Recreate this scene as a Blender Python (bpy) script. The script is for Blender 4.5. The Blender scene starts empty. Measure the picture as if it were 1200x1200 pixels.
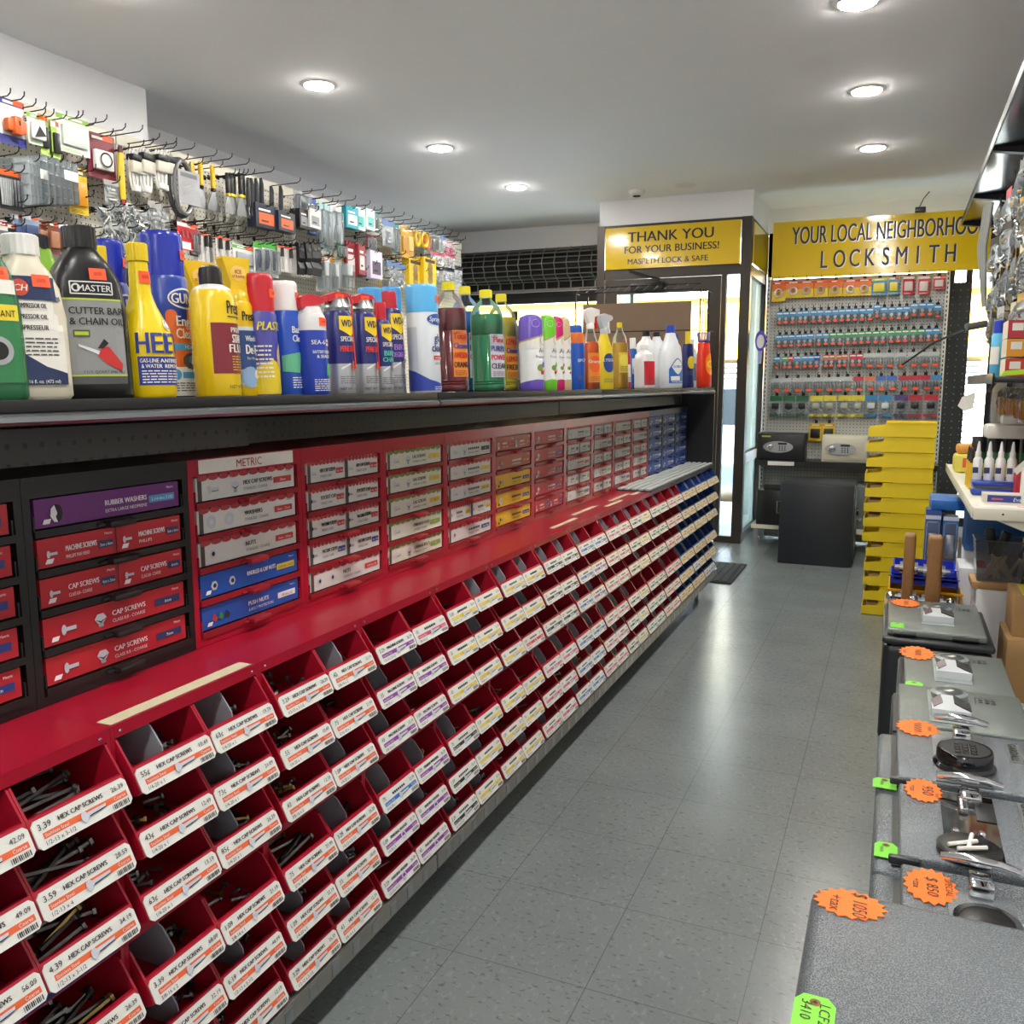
import bpy, bmesh, math, random
from mathutils import Matrix, Vector
random.seed(7)
C = bpy.context.scene.collection
PI = math.pi
R = math.radians

# ------------------------------------------------------------------ materials
_M = {}
def new_mat(name):
    m = bpy.data.materials.new(name); m.use_nodes = True
    nt = m.node_tree; b = nt.nodes['Principled BSDF']
    return m, nt, b
def hexc(h):
    def f(c):
        c /= 255.0
        return c / 12.92 if c <= .04045 else ((c + .055) / 1.055) ** 2.4
    return (f(int(h[0:2], 16)), f(int(h[2:4], 16)), f(int(h[4:6], 16)), 1)
def mat(name, color, rough=.5, metal=0., bump=0., scale=200., vary=0., spec=None, coat=0.):
    """procedural paint / plastic / metal: colour varied by noise, optional grain bump"""
    if name in _M: return _M[name]
    m, nt, b = new_mat(name)
    col = hexc(color) if isinstance(color, str) else color
    b.inputs['Base Color'].default_value = col
    b.inputs['Roughness'].default_value = rough
    b.inputs['Metallic'].default_value = metal
    if spec is not None: b.inputs['Specular IOR Level'].default_value = spec
    if coat: b.inputs['Coat Weight'].default_value = coat
    tc = nt.nodes.new('ShaderNodeTexCoord')
    nz = nt.nodes.new('ShaderNodeTexNoise'); nz.inputs['Scale'].default_value = scale
    nt.links.new(tc.outputs['Object'], nz.inputs['Vector'])
    if vary:
        mx = nt.nodes.new('ShaderNodeMix'); mx.data_type = 'RGBA'
        mx.inputs['A'].default_value = [c * (1 - vary) for c in col[:3]] + [1]
        mx.inputs['B'].default_value = [min(1, c * (1 + vary)) for c in col[:3]] + [1]
        nt.links.new(nz.outputs['Fac'], mx.inputs['Factor'])
        nt.links.new(mx.outputs['Result'], b.inputs['Base Color'])
    if bump:
        bp = nt.nodes.new('ShaderNodeBump'); bp.inputs['Strength'].default_value = bump
        bp.inputs['Distance'].default_value = .002
        nt.links.new(nz.outputs['Fac'], bp.inputs['Height'])
        nt.links.new(bp.outputs['Normal'], b.inputs['Normal'])
    _M[name] = m
    return m
def clear_mat(name, color='ffffff', opacity=.12, rough=.05, ior=1.45):
    """thin clear plastic or glass pane: tinted see-through film with a Fresnel reflection"""
    if name in _M: return _M[name]
    m = bpy.data.materials.new(name); m.use_nodes = True
    nt = m.node_tree; nt.nodes.clear()
    out = nt.nodes.new('ShaderNodeOutputMaterial')
    tr = nt.nodes.new('ShaderNodeBsdfTransparent'); tr.inputs['Color'].default_value = hexc(color)
    gl = nt.nodes.new('ShaderNodeBsdfPrincipled'); gl.inputs['Base Color'].default_value = hexc(color)
    gl.inputs['Roughness'].default_value = rough
    fr = nt.nodes.new('ShaderNodeFresnel'); fr.inputs['IOR'].default_value = ior
    ad = nt.nodes.new('ShaderNodeMath'); ad.operation = 'ADD'; ad.use_clamp = True
    ad.inputs[1].default_value = opacity
    mx = nt.nodes.new('ShaderNodeMixShader')
    nt.links.new(fr.outputs[0], ad.inputs[0]); nt.links.new(ad.outputs[0], mx.inputs[0])
    nt.links.new(tr.outputs[0], mx.inputs[1]); nt.links.new(gl.outputs[0], mx.inputs[2])
    nt.links.new(mx.outputs[0], out.inputs[0])
    _M[name] = m
    return m
def emis(name, color, strength):
    if name in _M: return _M[name]
    m, nt, b = new_mat(name)
    b.inputs['Base Color'].default_value = hexc(color)
    b.inputs['Emission Color'].default_value = hexc(color)
    b.inputs['Emission Strength'].default_value = strength
    _M[name] = m
    return m
_pc = {}
def col(h, rough=.45, **k):
    """plain printed / moulded colour by hex"""
    key = 'paint_%s_%d' % (h, rough * 100)
    return mat(key, h, rough, vary=.04, scale=30, **k)
def math_node(nt, op, a, b=None, c=None):
    n = nt.nodes.new('ShaderNodeMath'); n.operation = op
    for i, v in enumerate((a, b, c)):
        if v is None: continue
        if isinstance(v, (int, float)): n.inputs[i].default_value = v
        else: nt.links.new(v, n.inputs[i])
    return n.outputs[0]
def mix_col(nt, fac, a, b):
    mx = nt.nodes.new('ShaderNodeMix'); mx.data_type = 'RGBA'
    if isinstance(fac, (int, float)): mx.inputs['Factor'].default_value = fac
    else: nt.links.new(fac, mx.inputs['Factor'])
    for k, v in (('A', a), ('B', b)):
        if isinstance(v, str): mx.inputs[k].default_value = hexc(v)
        else: nt.links.new(v, mx.inputs[k])
    return mx.outputs['Result']
def floor_mat():
    """grey vinyl tiles with fine dark joints and dark and pale flecks, slightly glossy"""
    m, nt, b = new_mat('vinyl_tile_floor')
    tc = nt.nodes.new('ShaderNodeTexCoord'); sp = nt.nodes.new('ShaderNodeSeparateXYZ')
    nt.links.new(tc.outputs['Object'], sp.inputs[0])
    T = .3465
    j = None
    for ax, off in ((0, .246), (1, -2.157)):
        v = math_node(nt, 'DIVIDE', math_node(nt, 'ADD', sp.outputs[ax], off + 20 * T), T)
        fr = math_node(nt, 'FRACT', v)
        d = math_node(nt, 'ABSOLUTE', math_node(nt, 'SUBTRACT', fr, .5))
        l = math_node(nt, 'GREATER_THAN', d, .5 - .0033)
        j = l if j is None else math_node(nt, 'MAXIMUM', j, l)
    def flecks(scale, lo, hi, sx, sy):
        mp = nt.nodes.new('ShaderNodeMapping'); mp.inputs['Scale'].default_value = (sx, sy, 1)
        mp.inputs['Rotation'].default_value = (0, 0, .5)
        nt.links.new(tc.outputs['Object'], mp.inputs[0])
        n = nt.nodes.new('ShaderNodeTexNoise'); n.inputs['Scale'].default_value = scale
        n.inputs['Detail'].default_value = 2
        nt.links.new(mp.outputs[0], n.inputs['Vector'])
        r = nt.nodes.new('ShaderNodeMapRange'); r.inputs[1].default_value = lo; r.inputs[2].default_value = hi
        nt.links.new(n.outputs['Fac'], r.inputs[0])
        return r.outputs[0], n
    f1, n1 = flecks(46, .60, .70, 1.0, 1.9)
    f2, n2 = flecks(40, .56, .70, 1.8, 1.0)
    f3, n3 = flecks(3, .3, .7, 1, 1)
    c = mix_col(nt, f3, '757c7c', '7f8686')
    c = mix_col(nt, math_node(nt, 'MULTIPLY', f2, .35), c, '969c9b')
    c = mix_col(nt, math_node(nt, 'MULTIPLY', f1, .6), c, '4a5050')
    c = mix_col(nt, math_node(nt, 'MULTIPLY', j, .55), c, '34383a')
    nt.links.new(c, b.inputs['Base Color'])
    b.inputs['Roughness'].default_value = .24
    b.inputs['Specular IOR Level'].default_value = .5
    nb = nt.nodes.new('ShaderNodeTexNoise'); nb.inputs['Scale'].default_value = 22
    nt.links.new(tc.outputs['Object'], nb.inputs['Vector'])
    bp = nt.nodes.new('ShaderNodeBump'); bp.inputs['Strength'].default_value = .22; bp.inputs['Distance'].default_value = .004
    nt.links.new(nb.outputs['Fac'], bp.inputs['Height']); nt.links.new(bp.outputs['Normal'], b.inputs['Normal'])
    return m
def hammertone(name, base, light):
    """hammered grey safe enamel: pale grain flakes over grey, bumpy"""
    m, nt, b = new_mat(name)
    tc = nt.nodes.new('ShaderNodeTexCoord')
    v = nt.nodes.new('ShaderNodeTexVoronoi'); v.inputs['Scale'].default_value = 420
    nt.links.new(tc.outputs['Object'], v.inputs['Vector'])
    r = nt.nodes.new('ShaderNodeMapRange'); r.inputs[1].default_value = .2; r.inputs[2].default_value = .75
    nt.links.new(v.outputs['Distance'], r.inputs[0])
    nt.links.new(mix_col(nt, math_node(nt, 'MULTIPLY', r.outputs[0], .5), base, light), b.inputs['Base Color'])
    b.inputs['Roughness'].default_value = .22; b.inputs['Metallic'].default_value = .35
    bp = nt.nodes.new('ShaderNodeBump'); bp.inputs['Strength'].default_value = .7; bp.inputs['Distance'].default_value = .0012
    nt.links.new(v.outputs['Distance'], bp.inputs['Height']); nt.links.new(bp.outputs['Normal'], b.inputs['Normal'])
    return m
def peg_mat(name, base, hole, pitch, axes, size=.13, rough=.5):
    """perforated peg panel: rows of small dark round holes in painted steel; axes = the two in-plane axes"""
    m, nt, b = new_mat(name)
    tc = nt.nodes.new('ShaderNodeTexCoord'); sp = nt.nodes.new('ShaderNodeSeparateXYZ')
    nt.links.new(tc.outputs['Object'], sp.inputs[0])
    s = None
    for ax in axes:
        fr = math_node(nt, 'FRACT', math_node(nt, 'DIVIDE', math_node(nt, 'ADD', sp.outputs[ax], 20.), pitch))
        d = math_node(nt, 'SUBTRACT', fr, .5)
        d = math_node(nt, 'MULTIPLY', d, d)
        s = d if s is None else math_node(nt, 'ADD', s, d)
    h = math_node(nt, 'LESS_THAN', s, size * size)
    nt.links.new(mix_col(nt, h, base, hole), b.inputs['Base Color'])
    b.inputs['Roughness'].default_value = rough
    return m

# ------------------------------------------------------------------ mesh builder
_txt = {}
def text2d(s, bold=0., res=2):
    """outline lettering as flat faces, capital height 1, start at x = 0"""
    key = (s, bold, res)
    if key in _txt: return _txt[key]
    cu = bpy.data.curves.new('lettering_tmp', 'FONT'); cu.body = s; cu.resolution_u = res; cu.offset = bold
    o = bpy.data.objects.new('lettering_tmp', cu)
    me = bpy.data.meshes.new_from_object(o)
    vs = [(v.co.x, v.co.y) for v in me.vertices]; fs = [tuple(p.vertices) for p in me.polygons]
    bpy.data.objects.remove(o); bpy.data.curves.remove(cu); bpy.data.meshes.remove(me)
    k = 1 / .73
    x0 = min((v[0] for v in vs), default=0)
    vs = [((v[0] - x0) * k, v[1] * k) for v in vs]
    w = max((v[0] for v in vs), default=0)
    _txt[key] = (vs, fs, w)
    return _txt[key]

class MB:
    def __init__(s): s.v = []; s.f = []; s.m = []; s.sm = []; s.mats = []; s.X = None
    def mi(s, m):
        if m not in s.mats: s.mats.append(m)
        return s.mats.index(m)
    def add(s, vs, fs, m, smooth=False):
        n = len(s.v)
        if s.X is not None: vs = [tuple(s.X @ Vector(p)) for p in vs]
        s.v.extend(vs); k = s.mi(m)
        for f in fs: s.f.append(tuple(i + n for i in f)); s.m.append(k); s.sm.append(smooth)
        return s
    def box(s, lo, hi, m):
        (a, b, c), (d, e, f) = lo, hi
        vs = [(a, b, c), (d, b, c), (d, e, c), (a, e, c), (a, b, f), (d, b, f), (d, e, f), (a, e, f)]
        return s.add(vs, [(0, 3, 2, 1), (4, 5, 6, 7), (0, 1, 5, 4), (1, 2, 6, 5), (2, 3, 7, 6), (3, 0, 4, 7)], m)
    def rbox(s, lo, hi, r, m, seg=2, smooth=True):
        bm = bmesh.new(); bmesh.ops.create_cube(bm, size=1)
        for v in bm.verts: v.co = Vector([(lo[i] + hi[i]) / 2 + v.co[i] * (hi[i] - lo[i]) for i in range(3)])
        r = min(r, min(hi[i] - lo[i] for i in range(3)) * .49)
        bmesh.ops.bevel(bm, geom=bm.edges[:], offset=r, segments=seg, profile=.5, affect='EDGES')
        bm.verts.index_update()
        s.add([tuple(v.co) for v in bm.verts], [tuple(v.index for v in f.verts) for f in bm.faces], m, smooth)
        bm.free(); return s
    def prism(s, poly, axis, a0, a1, m, smooth=False):
        """polygon in the plane of the two other axes (in xyz order) extruded along axis"""
        def P(p, a):
            q = list(p); q.insert(axis, a); return tuple(q)
        n = len(poly)
        vs = [P(p, a0) for p in poly] + [P(p, a1) for p in poly]
        fs = [tuple(range(n - 1, -1, -1)), tuple(range(n, 2 * n))] + [(i, (i + 1) % n, n + (i + 1) % n, n + i) for i in range(n)]
        return s.add(vs, fs, m, smooth)
    def tube(s, pts, r, m, n=6, closed=False, caps=True):
        pts = [Vector(p) for p in pts]; k = len(pts)
        rs = r if isinstance(r, (list, tuple)) else [r] * k
        vs = []; up = None
        for i, p in enumerate(pts):
            if closed: d = pts[(i + 1) % k] - pts[i - 1]
            else: d = pts[min(i + 1, k - 1)] - pts[max(i - 1, 0)]
            if d.length < 1e-9: d = Vector((0, 0, 1))
            d.normalize()
            if up is None:
                up = Vector((0, 0, 1)) if abs(d.z) < .9 else Vector((1, 0, 0))
            a = d.cross(up)
            if a.length < 1e-6: a = d.cross(Vector((.3, .8, .5)))
            a.normalize(); b = a.cross(d).normalized(); up = b
            for j in range(n):
                t = 2 * PI * j / n
                vs.append(tuple(p + (a * math.cos(t) + b * math.sin(t)) * rs[i]))
        fs = []
        for i in range(k if closed else k - 1):
            i2 = (i + 1) % k
            for j in range(n):
                fs.append((i * n + j, i * n + (j + 1) % n, i2 * n + (j + 1) % n, i2 * n + j))
        if caps and not closed:
            fs.append(tuple(range(n - 1, -1, -1))); fs.append(tuple((k - 1) * n + j for j in range(n)))
        return s.add(vs, fs, m, True)
    def cyl(s, p0, p1, r, m, n=16, r1=None):
        return s.tube([p0, p1], [r, r if r1 is None else r1], m, n)
    def lathe(s, prof, m, n=20, c=(0, 0, 0), axis=2, sx=1, sy=1, caps=True):
        """prof = [(radius, height)] about axis through c"""
        vs = []
        for rr, h in prof:
            for j in range(n):
                t = 2 * PI * j / n
                q = [rr * math.cos(t) * sx, rr * math.sin(t) * sy]; q.insert(axis, h)
                vs.append((c[0] + q[0], c[1] + q[1], c[2] + q[2]))
        fs = []
        for i in range(len(prof) - 1):
            for j in range(n): fs.append((i * n + j, i * n + (j + 1) % n, (i + 1) * n + (j + 1) % n, (i + 1) * n + j))
        if caps:
            fs.append(tuple(range(n - 1, -1, -1))); fs.append(tuple((len(prof) - 1) * n + j for j in range(n)))
        return s.add(vs, fs, m, True)
    def ball(s, c, r, m, n=12, sx=1, sy=1, sz=1):
        k = n // 2
        pr = [(r * math.sin(PI * i / k) + 1e-5, -r * sz * math.cos(PI * i / k)) for i in range(k + 1)]
        return s.lathe(pr, m, n, c, 2, sx, sy)
    # --- printing on a surface S(u, v, off) -> point
    def rect(s, S, u0, v0, u1, v1, m, off=.0006, nu=1, nv=1):
        vs = []; fs = []
        if not getattr(S, 'flat', False): nu = max(nu, int(math.ceil(abs(u1 - u0) / .007)))
        for j in range(nv + 1):
            for i in range(nu + 1): vs.append(S(u0 + (u1 - u0) * i / nu, v0 + (v1 - v0) * j / nv, off))
        for j in range(nv):
            for i in range(nu):
                a = j * (nu + 1) + i; fs.append((a, a + 1, a + nu + 2, a + nu + 1))
        return s.add(vs, fs, m)
    def poly(s, S, pts, m, off=.0008):
        us = [p[0] for p in pts]; a, b = min(us), max(us)
        if getattr(S, 'flat', False) or b - a < .009: return s.add([S(u, v, off) for u, v in pts], [tuple(range(len(pts)))], m)
        k = int(math.ceil((b - a) / .007))            # curved surface: slice into narrow strips that follow it
        for i in range(k):
            q = pts
            for sg, c in ((1, a + (b - a) * i / k), (-1, a + (b - a) * (i + 1) / k)):
                r = []
                for (u0, v0), (u1, v1) in zip(q, q[1:] + q[:1]):
                    d0, d1 = sg * (u0 - c), sg * (u1 - c)
                    if d0 >= 0: r.append((u0, v0))
                    if d0 * d1 < 0: t = d0 / (d0 - d1); r.append((u0 + (u1 - u0) * t, v0 + (v1 - v0) * t))
                q = r
                if len(q) < 3: break
            if len(q) > 2: s.add([S(u, v, off) for u, v in q], [tuple(range(len(q)))], m)
        return s
    def disc(s, S, u, v, r, m, off=.0008, n=18, rv=None):
        rv = r if rv is None else rv
        return s.poly(S, [(u + r * math.cos(2 * PI * i / n), v + rv * math.sin(2 * PI * i / n)) for i in range(n)], m, off)
    def ring(s, S, u, v, r0, r1, m, off=.0008, n=20):
        vs = []; fs = []
        for i in range(n):
            t = 2 * PI * i / n
            vs += [S(u + r0 * math.cos(t), v + r0 * math.sin(t), off), S(u + r1 * math.cos(t), v + r1 * math.sin(t), off)]
        for i in range(n): fs.append((2 * i, 2 * i + 1, (2 * i + 3) % (2 * n), (2 * i + 2) % (2 * n)))
        return s.add(vs, fs, m)
    def line(s, S, pts, w, m, off=.001):
        for (a, b), (c, d) in zip(pts[:-1], pts[1:]):
            L = math.hypot(c - a, d - b) or 1e-9; nx, ny = -(d - b) / L * w / 2, (c - a) / L * w / 2
            s.poly(S, [(a + nx, b + ny), (a - nx, b - ny), (c - nx, d - ny), (c + nx, d + ny)], m, off)
        return s
    def text(s, S, t, u, v, h, m, off=.0012, align='c', bold=0., maxw=None, sx=1., slant=0., res=2):
        if not t.strip(): return s
        if t == '~':                                  # illegible scribble: a wavy pen stroke
            n = 14; return s.line(S, [(u - h * 1.3 + h * 2.6 * i / n, v + h * (.5 + .42 * math.sin(i * 2.1) * (1 if i % 3 else .4))) for i in range(n + 1)], h * .1, m, off)
        vs, fs, w = text2d(t, 0., res)
        k = h * sx
        if maxw and w * k > maxw: k = maxw / w
        du = {'c': -w * k / 2, 'l': 0, 'r': -w * k}[align]
        for q in ((0,) if bold < .008 else (-1, 1) if bold < .03 else (-1, 0, 1)):
            s.add([S(u + du + x * k + slant * y * h + q * bold * h * .7, v + y * h, off + .00022 * (q + 1)) for x, y in vs], fs, m)
        return s
    def mesh(s, name):
        me = bpy.data.meshes.new(name)
        me.from_pydata(s.v, [], s.f)
        for m in s.mats: me.materials.append(m)
        me.polygons.foreach_set('material_index', s.m)
        me.polygons.foreach_set('use_smooth', s.sm)
        me.update()
        if any(s.sm): me.set_sharp_from_angle(angle=R(38))
        return me
    def build(s, name, parent=None, loc=(0, 0, 0)):
        return link(name, s.mesh(name), parent, loc)
def link(name, me, parent=None, loc=(0, 0, 0)):
    o = bpy.data.objects.new(name, me); C.objects.link(o); o.location = loc
    if parent is not None: o.parent = parent
    return o
def flat(o, u, v):
    o, u, v = Vector(o), Vector(u), Vector(v); n = u.cross(v).normalized()
    S = lambda a, b, f=0: tuple(o + u * a + v * b + n * f)
    S.flat = True; return S
def tag(o, label, cat, group=None, kind=None):
    o['label'] = label; o['category'] = cat
    if group: o['group'] = group
    if kind: o['kind'] = kind
    return o
def thing(name, label, cat, loc=(0, 0, 0), rz=0, group=None, tilt=0.):
    o = bpy.data.objects.new(name, None); C.objects.link(o); o.empty_display_size = .05
    o.location = loc
    if tilt: o.rotation_euler = (Matrix.Rotation(tilt, 3, 'Y') @ Matrix.Rotation(rz, 3, 'Z')).to_euler()
    else: o.rotation_euler = (0, 0, rz)
    return tag(o, label, cat, group)
def copy_thing(src, loc, label, rz=None, rx=None):
    """a copy of a thing with copies of its parts and sub-parts, mesh data shared"""
    r = src.copy(); C.objects.link(r); r.location = loc; r['label'] = label
    if rz is not None: r.rotation_euler[2] = rz
    if rx is not None: r.rotation_euler[0] = rx
    for ch in list(src.children):
        c = ch.copy(); C.objects.link(c); c.parent = r
        for g in list(ch.children):
            d = g.copy(); C.objects.link(d); d.parent = c
    return r
def struct(name, mb):
    o = mb.build(name); o['kind'] = 'structure'; return o
_ones = 'first second third fourth fifth sixth seventh eighth ninth tenth eleventh twelfth thirteenth fourteenth fifteenth sixteenth seventeenth eighteenth nineteenth'.split()
def ordw(n):
    """1 -> first ..."""
    if n < 20: return _ones[n - 1]
    tens = {2: ('twentieth', 'twenty'), 3: ('thirtieth', 'thirty'), 4: ('fortieth', 'forty')}[n // 10]
    return tens[0] if n % 10 == 0 else tens[1] + '-' + _ones[n % 10 - 1]
SUN = 75; EXPOSURE = 0.12; SKY = 3; LAMPS = 300
BOTTLES=[('greenjug', -1.2, 0.894, 1.375, 0.043, 0.192), ('airoil', -1.2, 0.961, 1.375, 0.09, 0.243), ('limebottle', -1.33, 1.097, 1.37, 0.049, 0.276), ('chainoil', -1.21, 1.077, 1.375, 0.106, 0.274), ('heet', -1.3, 1.202, 1.371, 0.046, 0.27), ('gunk', -1.4, 1.312, 1.367, 0.061, 0.305), ('heet', -1.19, 1.176, 1.375, 0.088, 0.26), ('gunk', -1.29, 1.335, 1.371, 0.107, 0.311), ('starter', -1.48, 1.432, 1.364, 0.033, 0.274), ('starter', -1.2, 1.362, 1.375, 0.087, 0.246), ('deicer', -1.36, 1.504, 1.369, 0.069, 0.285), ('deicer', -1.255, 1.496, 1.373, 0.061, 0.282), ('plastic', -1.24, 1.546, 1.373, 0.07, 0.253), ('battclean', -1.24, 1.631, 1.373, 0.066, 0.247), ('battprot', -1.2, 1.669, 1.375, 0.069, 0.22), ('penetrant', -1.2, 1.775, 1.375, 0.067, 0.235), ('penetrant', -1.2, 1.883, 1.375, 0.064, 0.241), ('bikechain', -1.2, 1.965, 1.375, 0.052, 0.227), ('bikedegrease', -1.26, 2.114, 1.373, 0.067, 0.273), ('bluecap', -1.42, 2.277, 1.366, 0.075, 0.31), ('bluecap', -1.42, 2.398, 1.366, 0.065, 0.324), ('glass', -1.2, 2.185, 1.375, 0.099, 0.291), ('jug_red', -1.24, 2.427, 1.373, 0.096, 0.327), ('jug_blue', -1.36, 2.785, 1.369, 0.097, 0.359), ('jug_green', -1.24, 2.693, 1.373, 0.104, 0.329), ('jug_yellow', -1.34, 3.043, 1.37, 0.101, 0.355), ('greybottle', -1.3, 3.074, 1.371, 0.041, 0.293), ('wick_purple', -1.22, 3.025, 1.374, 0.087, 0.272), ('wick_lime', -1.24, 3.233, 1.373, 0.072, 0.287), ('wick_pink', -1.25, 3.373, 1.373, 0.055, 0.294), ('wick_tan', -1.26, 3.487, 1.373, 0.053, 0.299), ('spot', -1.24, 3.579, 1.373, 0.068, 0.269), ('spray_orange', -1.22, 3.713, 1.374, 0.085, 0.347), ('spray_yellow', -1.24, 3.969, 1.373, 0.094, 0.341), ('pump_yellow', -1.22, 4.157, 1.374, 0.077, 0.314), ('red_small', -1.28, 4.462, 1.372, 0.052, 0.251), ('blue_small', -1.3, 4.672, 1.371, 0.05, 0.271), ('white_spout', -1.42, 5.405, 1.366, 0.135, 0.352), ('redlabel', -1.22, 4.6, 1.374, 0.093, 0.228), ('jug_white', -1.37, 5.472, 1.368, 0.131, 0.347), ('bleach', -1.22, 5.198, 1.374, 0.153, 0.362), ('bluecapjug', -1.33, 5.811, 1.37, 0.082, 0.346), ('navy_bottle', -1.18, 5.479, 1.376, 0.077, 0.34), ('mint_bottle', -1.29, 6.14, 1.371, 0.069, 0.331), ('softener', -1.165, 5.89, 1.376, 0.12, 0.356)]
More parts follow.
